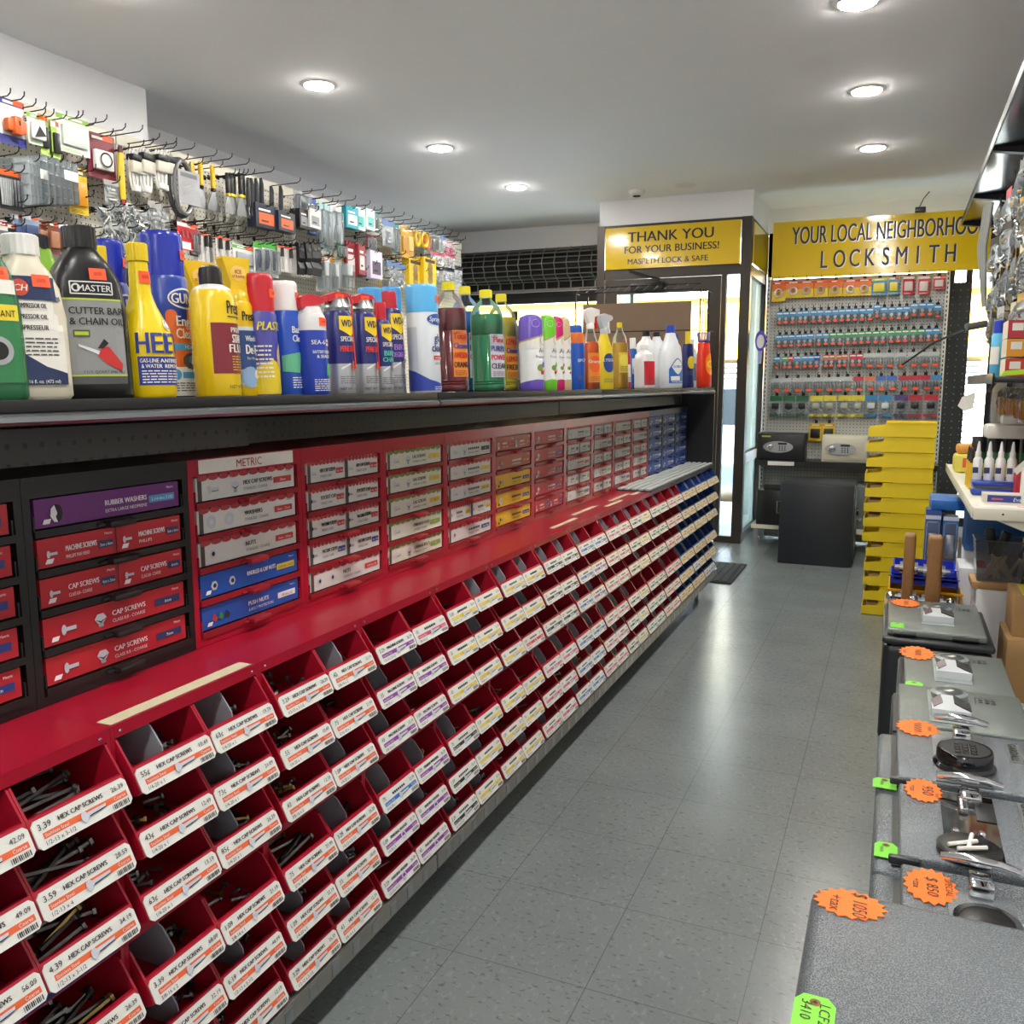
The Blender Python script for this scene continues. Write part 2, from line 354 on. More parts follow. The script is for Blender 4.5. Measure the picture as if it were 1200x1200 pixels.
LWALL=[('card', 2.975, 2.671, 0.139, 0.205, 'adapter'), ('card', 3.08, 2.629, 0.095, 0.138, 'fan'), ('cards4', 3.159, 2.638, 0.113, 0.183, 'strip'), ('card', 3.289, 2.675, 0.184, 0.176, 'light'), ('card', 3.465, 2.637, 0.166, 0.216, 'timer'), ('brush', 3.562, 2.591, 0.067, 0.277, ''), ('cordset', 3.662, 2.63, 0.104, 0.238, ''), ('cordset', 3.727, 2.654, 0.107, 0.254, ''), ('cordset', 3.82, 2.658, 0.092, 0.223, ''), ('cordset', 3.894, 2.676, 0.12, 0.239, ''), ('drain', 3.975, 2.632, 0.208, 0.317, ''), ('scraperY', 4.091, 2.638, 0.075, 0.244, ''), ('scraperY', 4.156, 2.653, 0.097, 0.256, ''), ('scraperY', 4.253, 2.655, 0.115, 0.256, ''), ('scraperK', 4.357, 2.633, 0.082, 0.231, ''), ('scraperK', 4.394, 2.641, 0.083, 0.237, ''), ('scraperK', 4.436, 2.65, 0.092, 0.244, ''), ('scraperK', 4.474, 2.658, 0.093, 0.251, ''), ('scraperK', 4.533, 2.67, 0.134, 0.258, ''), ('handle', 4.551, 2.644, 0.063, 0.218, ''), ('handle', 4.599, 2.653, 0.064, 0.225, ''), ('handle', 4.648, 2.663, 0.065, 0.232, ''), ('handle', 4.701, 2.674, 0.075, 0.245, ''), ('handle', 4.806, 2.648, 0.069, 0.19, ''), ('handle', 4.88, 2.662, 0.097, 0.203, ''), ('boxO', 4.695, 2.513, 0.192, 0.146, 'navy'), ('boxO', 4.882, 2.498, 0.186, 0.124, 'navy'), ('blister', 5.109, 2.668, 0.198, 0.138, 'grey'), ('boxO', 5.069, 2.546, 0.112, 0.122, 'black'), ('boxO', 5.183, 2.566, 0.136, 0.124, 'white'), ('tool', 5.233, 2.659, 0.098, 0.255, 'blue'), ('longblister', 5.349, 2.652, 0.081, 0.311, 'aqua'), ('longblister', 5.41, 2.651, 0.083, 0.326, 'aqua'), ('longblister', 5.505, 2.656, 0.128, 0.283, 'white'), ('boxO', 5.643, 2.662, 0.143, 0.15, 'teal'), ('boxO', 5.766, 2.678, 0.126, 0.159, 'mint'), ('boxO', 5.888, 2.687, 0.118, 0.149, 'mint'), ('blister', 5.995, 2.693, 0.146, 0.151, 'teal'), ('bag', 6.172, 2.659, 0.191, 0.206, 'white'), ('longblister', 6.313, 2.662, 0.119, 0.237, 'teal'), ('card', 6.432, 2.642, 0.123, 0.234, 'amber'), ('card', 6.536, 2.658, 0.14, 0.223, 'gold'), ('ring', 6.657, 2.656, 0.129, 0.137, 'yellow'), ('ring', 6.774, 2.66, 0.133, 0.132, 'yellow'), ('ring', 6.856, 2.665, 0.121, 0.14, 'orange'), ('blister', 6.986, 2.677, 0.171, 0.157, 'grey'), ('bag', 7.12, 2.683, 0.096, 0.152, 'white'), ('bag', 7.2, 2.644, 0.131, 0.132, 'pink'), ('bag', 7.316, 2.645, 0.134, 0.126, 'pink'), ('toolset', 2.888, 2.348, 0.051, 0.175, 'orange'), ('toolset', 2.948, 2.353, 0.087, 0.173, 'orange'), ('organizer', 3.031, 2.419, 0.126, 0.214, ''), ('organizer', 3.161, 2.444, 0.209, 0.22, ''), ('card', 3.298, 2.438, 0.111, 0.219, 'yellowpack'), ('bag', 3.49, 2.416, 0.087, 0.118, 'clear'), ('bits', 3.443, 2.275, 0.096, 0.076, ''), ('bits', 3.519, 2.305, 0.099, 0.119, ''), ('bits', 3.598, 2.328, 0.102, 0.112, ''), ('bits', 3.671, 2.306, 0.117, 0.105, ''), ('bits', 3.474, 2.205, 0.109, 0.093, ''), ('bits', 3.595, 2.216, 0.114, 0.122, ''), ('bits', 3.671, 2.211, 0.1, 0.123, ''), ('bag', 3.776, 2.368, 0.091, 0.17, 'clear'), ('bag', 3.859, 2.365, 0.113, 0.163, 'clear'), ('card', 2.874, 2.125, 0.059, 0.15, 'whitered'), ('card', 2.929, 2.119, 0.052, 0.129, 'black'), ('card', 2.971, 2.171, 0.062, 0.153, 'bluegrey'), ('card', 3.024, 2.173, 0.081, 0.155, 'bluegrey'), ('card', 3.089, 2.16, 0.06, 0.149, 'rust'), ('card', 3.144, 2.161, 0.062, 0.151, 'rust'), ('card', 3.211, 2.164, 0.073, 0.153, 'blueorange'), ('card', 3.277, 2.15, 0.07, 0.131, 'grey'), ('bits', 3.482, 2.106, 0.098, 0.102, ''), ('bits', 3.592, 2.104, 0.103, 0.113, ''), ('card', 4.011, 2.291, 0.179, 0.15, 'red'), ('blister', 4.072, 2.282, 0.068, 0.161, 'black'), ('driver', 4.103, 2.259, 0.055, 0.172, ''), ('driver', 4.158, 2.257, 0.056, 0.174, ''), ('driver', 4.207, 2.26, 0.057, 0.175, ''), ('driver', 4.257, 2.258, 0.058, 0.177, ''), ('driver', 4.319, 2.252, 0.081, 0.159, ''), ('card', 4.487, 2.235, 0.227, 0.143, 'whitegreen'), ('blisterG', 4.616, 2.274, 0.082, 0.198, ''), ('blisterG', 4.691, 2.285, 0.084, 0.206, ''), ('blisterG', 4.793, 2.294, 0.138, 0.214, ''), ('driver', 4.881, 2.29, 0.071, 0.163, ''), ('driver', 4.971, 2.291, 0.128, 0.165, ''), ('stop', 5.054, 2.336, 0.075, 0.212, ''), ('stop', 5.111, 2.343, 0.076, 0.214, ''), ('stop', 5.169, 2.352, 0.078, 0.215, ''), ('stop', 5.232, 2.366, 0.089, 0.229, ''), ('card', 5.289, 2.259, 0.07, 0.098, 'orangecard'), ('caulk', 5.322, 2.281, 0.142, 0.244, ''), ('caulk', 5.452, 2.286, 0.137, 0.237, ''), ('caulk', 5.598, 2.298, 0.176, 0.218, ''), ('boxO', 5.646, 2.425, 0.111, 0.249, 'maroon'), ('boxO', 5.736, 2.413, 0.091, 0.215, 'maroon'), ('boxO', 5.828, 2.413, 0.117, 0.218, 'black'), ('blister', 5.534, 2.391, 0.118, 0.095, 'green'), ('boxO', 5.934, 2.39, 0.168, 0.202, 'lilac'), ('blister', 5.97, 2.52, 0.109, 0.139, 'maroon'), ('blister', 6.086, 2.378, 0.138, 0.167, 'grey'), ('bag', 6.231, 2.357, 0.156, 0.184, 'white'), ('bag', 6.383, 2.363, 0.176, 0.188, 'white'), ('blister', 6.126, 2.228, 0.152, 0.091, 'gold'), ('boxO', 6.585, 2.414, 0.199, 0.22, 'yellowbox'), ('boxO', 6.782, 2.446, 0.224, 0.218, 'yellowbox'), ('bag', 7.006, 2.523, 0.219, 0.115, 'pinkwhite'), ('bag', 7.231, 2.538, 0.231, 0.118, 'pinkwhite'), ('bag', 7.003, 2.408, 0.157, 0.13, 'navywhite'), ('bag', 7.146, 2.411, 0.162, 0.132, 'navywhite'), ('bag', 7.286, 2.427, 0.151, 0.142, 'navywhite'), ('bag', 7.422, 2.458, 0.155, 0.166, 'navywhite')]
LHOOK=[(2.911, 2.654), (3.037, 2.646), (3.09, 2.645), (3.199, 2.636), (3.267, 2.654), (3.366, 2.648), (3.435, 2.681), (3.55, 2.67), (3.663, 2.69), (3.778, 2.679), (3.9, 2.687), (4.035, 2.691), (4.211, 2.694), (4.34, 2.704), (4.49, 2.708), (4.722, 2.712), (4.99, 2.699), (5.275, 2.711), (5.457, 2.705), (5.64, 2.71), (5.832, 2.708), (5.998, 2.701), (6.173, 2.712), (6.329, 2.712), (6.464, 2.708), (6.603, 2.704), (6.748, 2.706), (6.899, 2.709), (7.023, 2.707), (7.151, 2.698), (7.283, 2.695), (7.419, 2.686), (2.931, 2.415), (3.108, 2.433), (3.275, 2.454), (3.348, 2.43), (3.328, 2.306), (3.09, 2.224), (2.956, 2.215), (3.493, 2.287), (3.661, 2.291), (3.87, 2.273), (4.006, 2.285), (4.102, 2.319), (4.172, 2.33), (4.257, 2.335), (4.345, 2.339), (4.421, 2.341), (4.099, 2.272), (4.204, 2.278), (4.312, 2.29), (4.433, 2.303), (4.543, 2.31), (4.64, 2.314), (4.792, 2.326), (4.924, 2.324), (3.374, 2.128), (3.534, 2.118), (3.679, 2.147), (3.799, 2.146), (3.894, 2.168), (5.912, 2.377), (6.059, 2.371), (6.185, 2.361), (6.345, 2.421), (6.51, 2.422), (6.708, 2.329), (6.368, 2.304), (5.909, 2.29), (6.157, 2.28), (5.789, 2.238), (5.992, 2.55), (5.684, 2.468), (5.303, 2.275)]
BWALL=[('card', -1.001, 2.288, 0.118, 0.172, 'orangeyellow'), ('card', -0.884, 2.287, 0.117, 0.144, 'orangeyellow'), ('card', -0.771, 2.286, 0.116, 0.143, 'orangeyellow'), ('card', -0.651, 2.284, 0.114, 0.142, 'orangeyellow'), ('card', -0.535, 2.283, 0.113, 0.141, 'orangeyellow'), ('card', -0.416, 2.281, 0.112, 0.14, 'orangeyellow'), ('card', -0.307, 2.28, 0.11, 0.14, 'orangeyellow'), ('card', -0.189, 2.28, 0.116, 0.142, 'yellowblue'), ('card', -0.076, 2.284, 0.083, 0.143, 'yellowblue'), ('card', 0.036, 2.286, 0.086, 0.15, 'redcard'), ('card', 0.152, 2.281, 0.085, 0.149, 'redcard'), ('card', 0.265, 2.275, 0.084, 0.106, 'redcard'), ('key', -0.986, 2.027, 0.052, 0.111, 'skyblue'), ('key', -0.933, 2.028, 0.051, 0.111, 'skyblue'), ('key', -0.876, 2.029, 0.051, 0.112, 'skyblue'), ('key', -0.812, 2.03, 0.051, 0.113, 'skyblue'), ('key', -0.77, 2.031, 0.051, 0.113, 'skyblue'), ('key', -0.703, 2.032, 0.05, 0.114, 'skyblue'), ('key', -0.648, 2.033, 0.05, 0.115, 'skyblue'), ('key', -0.585, 2.033, 0.05, 0.115, 'skyblue'), ('key', -0.526, 2.034, 0.049, 0.116, 'skyblue'), ('key', -0.472, 2.035, 0.049, 0.116, 'skyblue'), ('key', -0.421, 2.036, 0.049, 0.117, 'skyblue'), ('key', -0.367, 2.037, 0.049, 0.118, 'skyblue'), ('key', -0.31, 2.038, 0.048, 0.118, 'skyblue'), ('key', -0.25, 2.038, 0.048, 0.119, 'skyblue'), ('key', -0.194, 2.061, 0.048, 0.142, 'skyblue'), ('key', -0.14, 2.04, 0.047, 0.12, 'skyblue'), ('key', -0.081, 2.04, 0.047, 0.121, 'skyblue'), ('key', -0.022, 2.041, 0.047, 0.121, 'skyblue'), ('key', 0.033, 2.042, 0.047, 0.122, 'skyblue'), ('key', 0.091, 2.064, 0.046, 0.144, 'skyblue'), ('key', 0.152, 2.065, 0.046, 0.145, 'skyblue'), ('key', 0.21, 2.065, 0.046, 0.145, 'skyblue'), ('key', 0.268, 2.044, 0.045, 0.124, 'skyblue'), ('key', -0.984, 1.827, 0.054, 0.114, 'skyblue'), ('key', -0.931, 1.829, 0.054, 0.114, 'skyblue'), ('key', -0.878, 1.83, 0.053, 0.115, 'skyblue'), ('key', -0.817, 1.832, 0.053, 0.115, 'skyblue'), ('key', -0.768, 1.833, 0.053, 0.116, 'skyblue'), ('key', -0.719, 1.835, 0.052, 0.117, 'skyblue'), ('key', -0.649, 1.836, 0.052, 0.117, 'skyblue'), ('key', -0.593, 1.837, 0.052, 0.118, 'skyblue'), ('key', -0.534, 1.839, 0.051, 0.119, 'green'), ('key', -0.479, 1.84, 0.051, 0.119, 'green'), ('key', -0.414, 1.841, 0.051, 0.12, 'green'), ('key', -0.36, 1.843, 0.05, 0.12, 'green'), ('key', -0.306, 1.844, 0.05, 0.121, 'green'), ('key', -0.253, 1.846, 0.05, 0.122, 'green'), ('key', -0.192, 1.847, 0.05, 0.122, 'green'), ('key', -0.136, 1.848, 0.049, 0.123, 'green'), ('key', -0.073, 1.849, 0.049, 0.123, 'green'), ('key', -0.02, 1.851, 0.049, 0.124, 'green'), ('key', 0.035, 1.852, 0.048, 0.124, 'green'), ('key', 0.097, 1.853, 0.048, 0.125, 'green'), ('key', 0.155, 1.854, 0.048, 0.125, 'green'), ('key', 0.213, 1.855, 0.048, 0.126, 'skyblue'), ('key', 0.267, 1.857, 0.047, 0.126, 'skyblue'), ('key', -0.99, 1.639, 0.058, 0.126, 'skyblue'), ('key', -0.925, 1.641, 0.058, 0.127, 'green'), ('key', -0.883, 1.642, 0.057, 0.127, 'redp'), ('key', -0.822, 1.644, 0.057, 0.127, 'skyblue'), ('key', -0.757, 1.646, 0.057, 0.128, 'skyblue'), ('key', -0.709, 1.647, 0.056, 0.128, 'skyblue'), ('key', -0.66, 1.649, 0.056, 0.129, 'blue'), ('key', -0.582, 1.65, 0.056, 0.129, 'rustp'), ('key', -0.538, 1.652, 0.055, 0.129, 'rustp'), ('key', -0.472, 1.653, 0.055, 0.13, 'rustp'), ('key', -0.432, 1.655, 0.055, 0.13, 'rustp'), ('key', -0.366, 1.657, 0.054, 0.131, 'redp'), ('key', -0.312, 1.658, 0.054, 0.131, 'redp'), ('pouch', -0.242, 1.66, 0.079, 0.131, 'clear'), ('pouch', -0.164, 1.661, 0.078, 0.131, 'clear'), ('pouch', -0.08, 1.662, 0.077, 0.132, 'clear'), ('pouch', 0.011, 1.663, 0.077, 0.132, 'clear'), ('pouch', 0.105, 1.664, 0.076, 0.132, 'clear'), ('pouch', 0.184, 1.665, 0.075, 0.132, 'clear'), ('pouch', 0.265, 1.666, 0.075, 0.132, 'clear'), ('pouch', -0.994, 1.45, 0.081, 0.115, 'clear'), ('pouch', -0.909, 1.451, 0.081, 0.116, 'clear'), ('pouch', -0.814, 1.453, 0.08, 0.116, 'clear'), ('pouch', -0.727, 1.455, 0.079, 0.117, 'clear'), ('pouch', -0.64, 1.456, 0.079, 0.118, 'clear'), ('pouch', -0.555, 1.458, 0.078, 0.118, 'clear'), ('pouch', -0.481, 1.46, 0.077, 0.119, 'clear'), ('pouch', -0.404, 1.462, 0.077, 0.12, 'clear'), ('pouch', -0.311, 1.463, 0.08, 0.12, 'redp'), ('pouch', -0.218, 1.465, 0.079, 0.121, 'orangep'), ('pouch', -0.133, 1.466, 0.078, 0.121, 'bluew'), ('pouch', -0.048, 1.468, 0.077, 0.122, 'bluew'), ('pouch', 0.047, 1.469, 0.077, 0.123, 'redp'), ('pouch', 0.13, 1.471, 0.076, 0.123, 'redp'), ('pouch', 0.212, 1.473, 0.075, 0.124, 'redp'), ('pouch', 0.289, 1.474, 0.051, 0.124, 'skyblue'), ('bagb', -0.988, 1.295, 0.109, 0.188, 'greenbag'), ('bagb', -0.876, 1.296, 0.108, 0.188, 'greenbag'), ('bagb', -0.762, 1.298, 0.106, 0.188, 'greenbag'), ('bagb', -0.644, 1.299, 0.105, 0.195, 'yellowbag'), ('bagb', -0.532, 1.301, 0.104, 0.195, 'yellowbag'), ('bagb', -0.414, 1.303, 0.103, 0.195, 'yellowbag'), ('bagb', -0.305, 1.304, 0.102, 0.195, 'yellowbag'), ('bagb', -0.202, 1.305, 0.101, 0.27, 'bluebag'), ('bagb', -0.086, 1.307, 0.099, 0.221, 'bluebag'), ('bagb', 0.034, 1.309, 0.098, 0.221, 'purplebag'), ('bagb', 0.143, 1.31, 0.114, 0.19, 'redbag'), ('bagb', 0.263, 1.312, 0.113, 0.19, 'redbag'), ('card', -0.642, 1.057, 0.106, 0.154, 'yellowblack'), ('card', -0.533, 1.059, 0.104, 0.149, 'yellowblack')]
# ------------------------------------------------------------------ camera
cam = bpy.data.objects.new('camera', bpy.data.cameras.new('camera')); C.objects.link(cam)
cam.location = (0, 0, 1.4); cam.rotation_euler = (R(90 - 8.2072), 0, R(23.2756))
cam.data.sensor_width = 36; cam.data.lens = 1040 / 1200 * 36; cam.data.clip_start = .02; cam.data.clip_end = 200
bpy.context.scene.camera = cam
sc = bpy.context.scene
sc.view_settings.view_transform = 'Standard'; sc.view_settings.look = 'None'; sc.view_settings.gamma = 1
sc.view_settings.exposure = EXPOSURE; sc.view_settings.use_curve_mapping = False
sc.cycles.use_denoising = True; sc.cycles.max_bounces = 8; sc.cycles.transparent_max_bounces = 24
sc.cycles.sample_clamp_indirect = 6; sc.cycles.caustics_reflective = False; sc.cycles.caustics_refractive = False
# ------------------------------------------------------------------ sky
w = bpy.data.worlds.new('daylight'); sc.world = w; w.use_nodes = True
bg = w.node_tree.nodes['Background']
sky = w.node_tree.nodes.new('ShaderNodeTexSky'); sky.sky_type = 'NISHITA'; sky.sun_elevation = R(50); sky.sun_rotation = R(160)
sky.sun_disc = False; sky.air_density = 1.6; sky.dust_density = 3
w.node_tree.links.new(sky.outputs[0], bg.inputs['Color']); bg.inputs['Strength'].default_value = SKY
sun = bpy.data.objects.new('sun', bpy.data.lights.new('sun', 'SUN')); C.objects.link(sun); sun.data.energy = SUN; sun.data.angle = R(1); sun.rotation_euler = (R(38), 0, R(12)); sun.location = (0, -5, 12)

# ------------------------------------------------------------------ shared materials
WHITE = mat('white_wall_paint', 'ecedf0', .7, bump=.05, scale=60, vary=.02)
CEIL = mat('ceiling_paint', 'f8f6f9', .8, vary=.02, scale=3)
BRONZE = mat('dark_bronze_aluminium', '3d3833', .38, .5, vary=.08, scale=20)
BLK = mat('black_powder_coat', '121314', .38, vary=.1, scale=80)
BLKGLOSS = mat('black_gloss_steel', '0d0d0f', .16, .3)
CHROME = mat('chrome', 'd8dadd', .08, 1.)
STEEL = mat('brushed_steel', 'b4b7ba', .3, 1., vary=.1, scale=60)
GALV = mat('dull_zinc_steel', 'a3a19a', .42, .75, vary=.16, scale=18)
GLASS = clear_mat('window_glass', 'f2f8f6', .02, .02)
CLEAR = clear_mat('clear_blister_plastic', 'f0f4f6', .05, .08)
CLEARBOT = clear_mat('clear_bottle_plastic', 'f4f8f6', .0, .05, 1.35)
SMOKE = clear_mat('smoky_clear_bin', 'c9cacc', .1, .15)
KRAFT = mat('kraft_cardboard', 'b08a5c', .8, bump=.05, scale=90, vary=.06)
WHITEB = mat('white_box_card', 'd9dadd', .6, vary=.03, scale=9)
CREAM = mat('cream_shelf_paint', 'dcd9c6', .4, vary=.03, scale=40)
SIGNY = mat('sign_yellow_acrylic', 'd9b714', .12, vary=.03, scale=2, coat=.6)
INK = col('17181a', .5); PAPER = col('eceae2', .55); ORANGE_STICKER = col('ff5a2c', .5)
def S_of(ax):  return None

# ------------------------------------------------------------------ the room
struct('floor', MB().box((-4.7, -3.2, -.05), (1.2, 9.0, 0), floor_mat()))
ceiling_holes = None
struct('ceiling', MB().box((-4.7, -3.2, 3.02), (1.2, 9.0, 3.12), CEIL))
m = MB(); m.box((-4.6, -3.2, 0), (-4.46, 9.0, 3.02), WHITE); struct('wall_left', m)
m = MB(); m.box((-4.46, -3.2, 2.3), (-3.93, 3.985, 3.02), WHITE); struct('trim_1', m)
struct('wall_right', MB().box((1.05, -3.2, 0), (1.2, 9.0, 3.02), WHITE))
struct('wall_back', MB().box((-4.6, -3.2, 0), (1.2, -3.05, 3.02), WHITE))
# storefront: head wall, sill wall, posts
m = MB(); m.box((-4.46, 8.9, 2.80), (-2.55, 9.0, 3.02), WHITE); m.box((-1.2, 8.9, 2.80), (1.05, 9.0, 3.02), WHITE)
m.box((-4.46, 8.9, 0), (-2.55, 9.0, .45), WHITE); m.box((-1.2, 8.9, 0), (1.05, 9.0, .12), WHITE)
struct('wall_front', m)
struct('trim_2', MB().box((-2.55, 7.93, 2.80), (-1.2, 9.0, 3.019), WHITE))
# door recess frame of dark bronze aluminium
m = MB()
m.box((-2.56, 7.90, 0), (-2.49, 7.99, 2.8), BRONZE); m.box((-1.285, 7.90, 0), (-1.20, 7.99, 2.8), BRONZE)
m.box((-2.49, 7.91, 2.33), (-1.285, 7.98, 2.415), BRONZE); m.box((-2.49, 7.91, 2.775), (-1.285, 7.98, 2.80), BRONZE)
m.box((-1.44, 7.91, 0), (-1.40, 7.98, 2.33), BRONZE); m.box((-1.40, 7.91, 0), (-1.285, 7.98, .06), BRONZE)
m.box((-1.28, 7.99, 2.33), (-1.21, 9.0, 2.42), BRONZE); m.box((-1.28, 7.99, 2.77), (-1.21, 9.0, 2.80), BRONZE)
m.box((-1.28, 7.99, .70), (-1.21, 9.0, .79), BRONZE); m.box((-1.28, 7.99, 0), (-1.21, 9.0, .07), BRONZE)
m.box((-1.28, 8.92, 0), (-1.20, 9.0, 2.8), BRONZE)
m.box((-2.56, 7.99, 0), (-2.50, 9.0, .1), BRONZE); m.box((-2.56, 7.99, 2.33), (-2.50, 9.0, 2.42), BRONZE); m.box((-2.56, 8.92, 0), (-2.50, 9.0, 2.8), BRONZE)
struct('trim_3', m)
m = MB(); m.box((-1.40, 7.94, .06), (-1.285, 7.948, 2.33), GLASS); struct('window_1', m)
m = MB(); m.box((-1.248, 7.99, .07), (-1.242, 8.92, .70), GLASS); m.box((-1.248, 7.99, .79), (-1.242, 8.92, 2.33), GLASS)
struct('window_2', m)
m = MB(); m.box((-2.533, 7.99, .1), (-2.527, 8.92, 2.33), GLASS); struct('window_3', m)
# the door itself
d = MB()
X0, X1, Z1 = -2.485, -1.445, 2.325
d.box((X0, 7.92, .01), (X0 + .11, 7.97, Z1), BRONZE); d.box((X1 - .11, 7.92, .01), (X1, 7.97, Z1), BRONZE)
d.box((X0 + .11, 7.92, 2.20), (X1 - .11, 7.97, Z1), BRONZE); d.box((X0 + .11, 7.92, .01), (X1 - .11, 7.97, .2), BRONZE)
door = struct('door_1', d)
MB().box((X0 + .11, 7.942, .2), (X1 - .11, 7.95, 2.2), GLASS).build('door_glass', door)
MB().tube([(X1 - .055, 7.92, .85), (X1 - .055, 7.86, .87), (X1 - .055, 7.86, 1.23), (X1 - .055, 7.92, 1.25)], .012, STEEL, 10).build('door_handle', door)
t = thing('door_closer', 'black door closer body and bent arm above the glass door', 'door closer', (-2.1, 7.92, 2.25))
MB().rbox((-.14, -.06, -.035), (.16, 0, .035), .012, BLK).build('closer_body', t)
MB().tube([(.12, -.05, .035), (.15, -.12, .05), (-.13, -.1, .14), (-.13, -.02, .15)], .011, BLK, 8).build('closer_arm', t)
# sign above the door
t = thing('thank_you_sign', 'yellow thank you sign with black lettering above the entrance door', 'sign', (-1.885, 7.905, 2.595))
MB().box((-.595, -.015, -.18), (.595, .01, .18), SIGNY).build('panel', t)
S = flat((0, -.015, 0), (1, 0, 0), (0, 0, 1))
m = MB(); m.text(S, 'THANK YOU', -.01, .05, .09, INK, bold=.035, sx=1.06, res=4); m.build('lettering', t); m = MB(); m.text(S, 'FOR YOUR BUSINESS!', .0, -.047, .064, INK, bold=.03, maxw=.98, res=4); m.build('lettering', t); m = MB()
m.text(S, 'MASPETH LOCK & SAFE', -.03, -.142, .05, INK, bold=.02, maxw=.86, res=4); m.build('lettering', t)
t = thing('yellow_side_sign', 'plain yellow panel on the side return of the door recess', 'sign', (-1.2, 8.45, 2.595))
MB().box((-.01, -.44, -.17), (.008, .46, .175), SIGNY).build('panel', t)
# long locksmith sign
t = thing('locksmith_sign', 'long glossy yellow locksmith sign above the pegboard of key packs', 'sign', (-.235, 8.22, 2.545))
MB().box((-.83, -.012, -.235), (.85, .02, .235), SIGNY).build('panel', t)
S = flat((0, -.012, 0), (1, 0, 0), (0, 0, 1)); SILV = mat('silver_letter_edge', 'c9c4ae', .3, .4)
m = MB()
for dx, mm, of in ((.006, SILV, .001), (0, INK, .0022)):
    m.text(S, 'YOUR LOCAL NEIGHBORHOOD', .08 + dx, .045 - dx, .15, mm, of, bold=.02, maxw=1.5, sx=.62, res=4)
    for i, ch in enumerate('LOCKSMITH'): m.text(S, ch, -.40 + i * .121 + dx, -.165 - dx, .15, mm, of, bold=.02, sx=.62, res=4)
m.build('lettering', t)
tag(MB().rbox((-.03, -.03, -.02), (.05, .03, .02), .006, BLK).tube([(0, 0, .02), (.03, 0, .09), (.07, 0, .14)], .004, BLK, 5).build('cable_clip', None, (.08, 8.2, 2.802)), 'small black cable clip on top edge of the locksmith sign', 'cable clip')
# ------------------------------------------------------------------ downlights
LAMP = emis('led_lens', 'fffaf2', LAMPS); RIM = mat('white_light_trim', 'e6e6e6', .4)
def downlight(x, y, label):
    t = thing('recessed_downlight', label, 'ceiling light', (x, y, 3.02), 0, 'recessed ceiling lights')
    MB().lathe([(.078, -.006), (.074, -.011), (.05, -.015), (.02, -.016)], LAMP, 28).build('lens', t)
    MB().lathe([(.0785, -.0005), (.079, -.008), (.096, -.005), (.102, -.0004)], RIM, 28, caps=False).build('trim_ring', t)
LY = [4.30, 5.72, 7.07]; RY = [4.32, 5.58, 6.90]
for i, y in enumerate(LY): downlight(-3.0, y, 'round recessed ceiling light over pegboard aisle, %s from the camera end' % ordw(i + 1))
for i, y in enumerate(RY): downlight(-.25, y, 'round recessed ceiling light over grey floor aisle, %s from the camera end' % ordw(i + 1))
for y in (2.95, 1.6, .2, -1.2, -2.5):
    downlight(-3.0, y, 'round recessed ceiling light out of frame over pegboard aisle'); downlight(-.25, y, 'round recessed ceiling light out of frame over the floor aisle')
t = thing('smoke_detector', 'white smoke detector on ceiling above the thank you sign', 'smoke detector', (-2.12, 7.6, 3.02))
MB().lathe([(.07, 0), (.07, -.012), (.062, -.03), (.03, -.045)], RIM, 24).build('housing', t)
MB().lathe([(.035, -.044), (.03, -.05)], mat('dark_grille', '2b2b2c', .6), 20).build('vent', t)
tag(MB().lathe([(.085, 0), (.085, -.006), (.07, -.008)], RIM, 28).build('blank_ceiling_cover', None, (-1.7, 7.56, 3.02)), 'flat round white cover plate on ceiling beside smoke detector', 'cover plate')
# ------------------------------------------------------------------ left shop window with rolled shutter grille
m = MB()
for x in (-4.44, -2.60): m.box((x, 8.89, .45), (x + .05, 8.96, 2.8), BRONZE)
m.box((-4.44, 8.89, .45), (-2.56, 8.96, .52), BRONZE); m.box((-4.44, 8.89, 2.24), (-2.56, 8.96, 2.30), BRONZE); m.box((-4.44, 8.93, 2.30), (-2.56, 8.97, 2.80), BLK)
struct('window_4', m); MB().box((-4.39, 8.92, .52), (-2.6, 8.926, 2.24), GLASS).build('pane', bpy.data.objects['window_4'])
t = thing('rolling_grille', 'rolled-up dark steel mesh shutter above the shop window', 'security grille', (-3.5, 8.70, 2.58))
MB().cyl((-.93, .03, .02), (.92, .03, .02), .13, mat('oily_dark_steel', '1d1a19', .5, .6, vary=.3, scale=25), 24).build('roll', t)
GW = mat('worn_grille_wire', '7d7670', .35, .8); m = MB(); m2 = MB()
for j in range(9):
    a = R(-15 + j * 27); y = .03 - .16 * math.cos(a - PI / 2 + PI / 2) * 1; z = .02 + .155 * math.sin(a - R(90) + R(0))
    y = .03 - .165 * math.cos(R(-80 + j * 20)); z = .02 + .165 * math.sin(R(-80 + j * 20)); m.cyl((-.93, y, z), (.92, y, z), .006, GW, 6)
for i in range(15):
    x = -.9 + i * .13
    m2.tube([(x + .01 * (q % 2), .03 - .172 * math.cos(R(-80 + q * 20)), .02 + .172 * math.sin(R(-80 + q * 20))) for q in range(9)], .005, GW, 5)
m.build('rods', t); m2.build('links', t)
m = MB(); m.box((-.93, -.02, -.245), (.92, .02, -.215), GW)
for i in range(15): m.box((-.9 + i * .13, -.008, -.22), (-.89 + i * .13, .008, -.15), GW)
m.build('bottom_bar', t)
MB().box((-.96, -.2, -.28), (-.935, .19, .21), BLK).box((.925, -.2, -.28), (.95, .19, .21), BLK).build('side_plates', t)
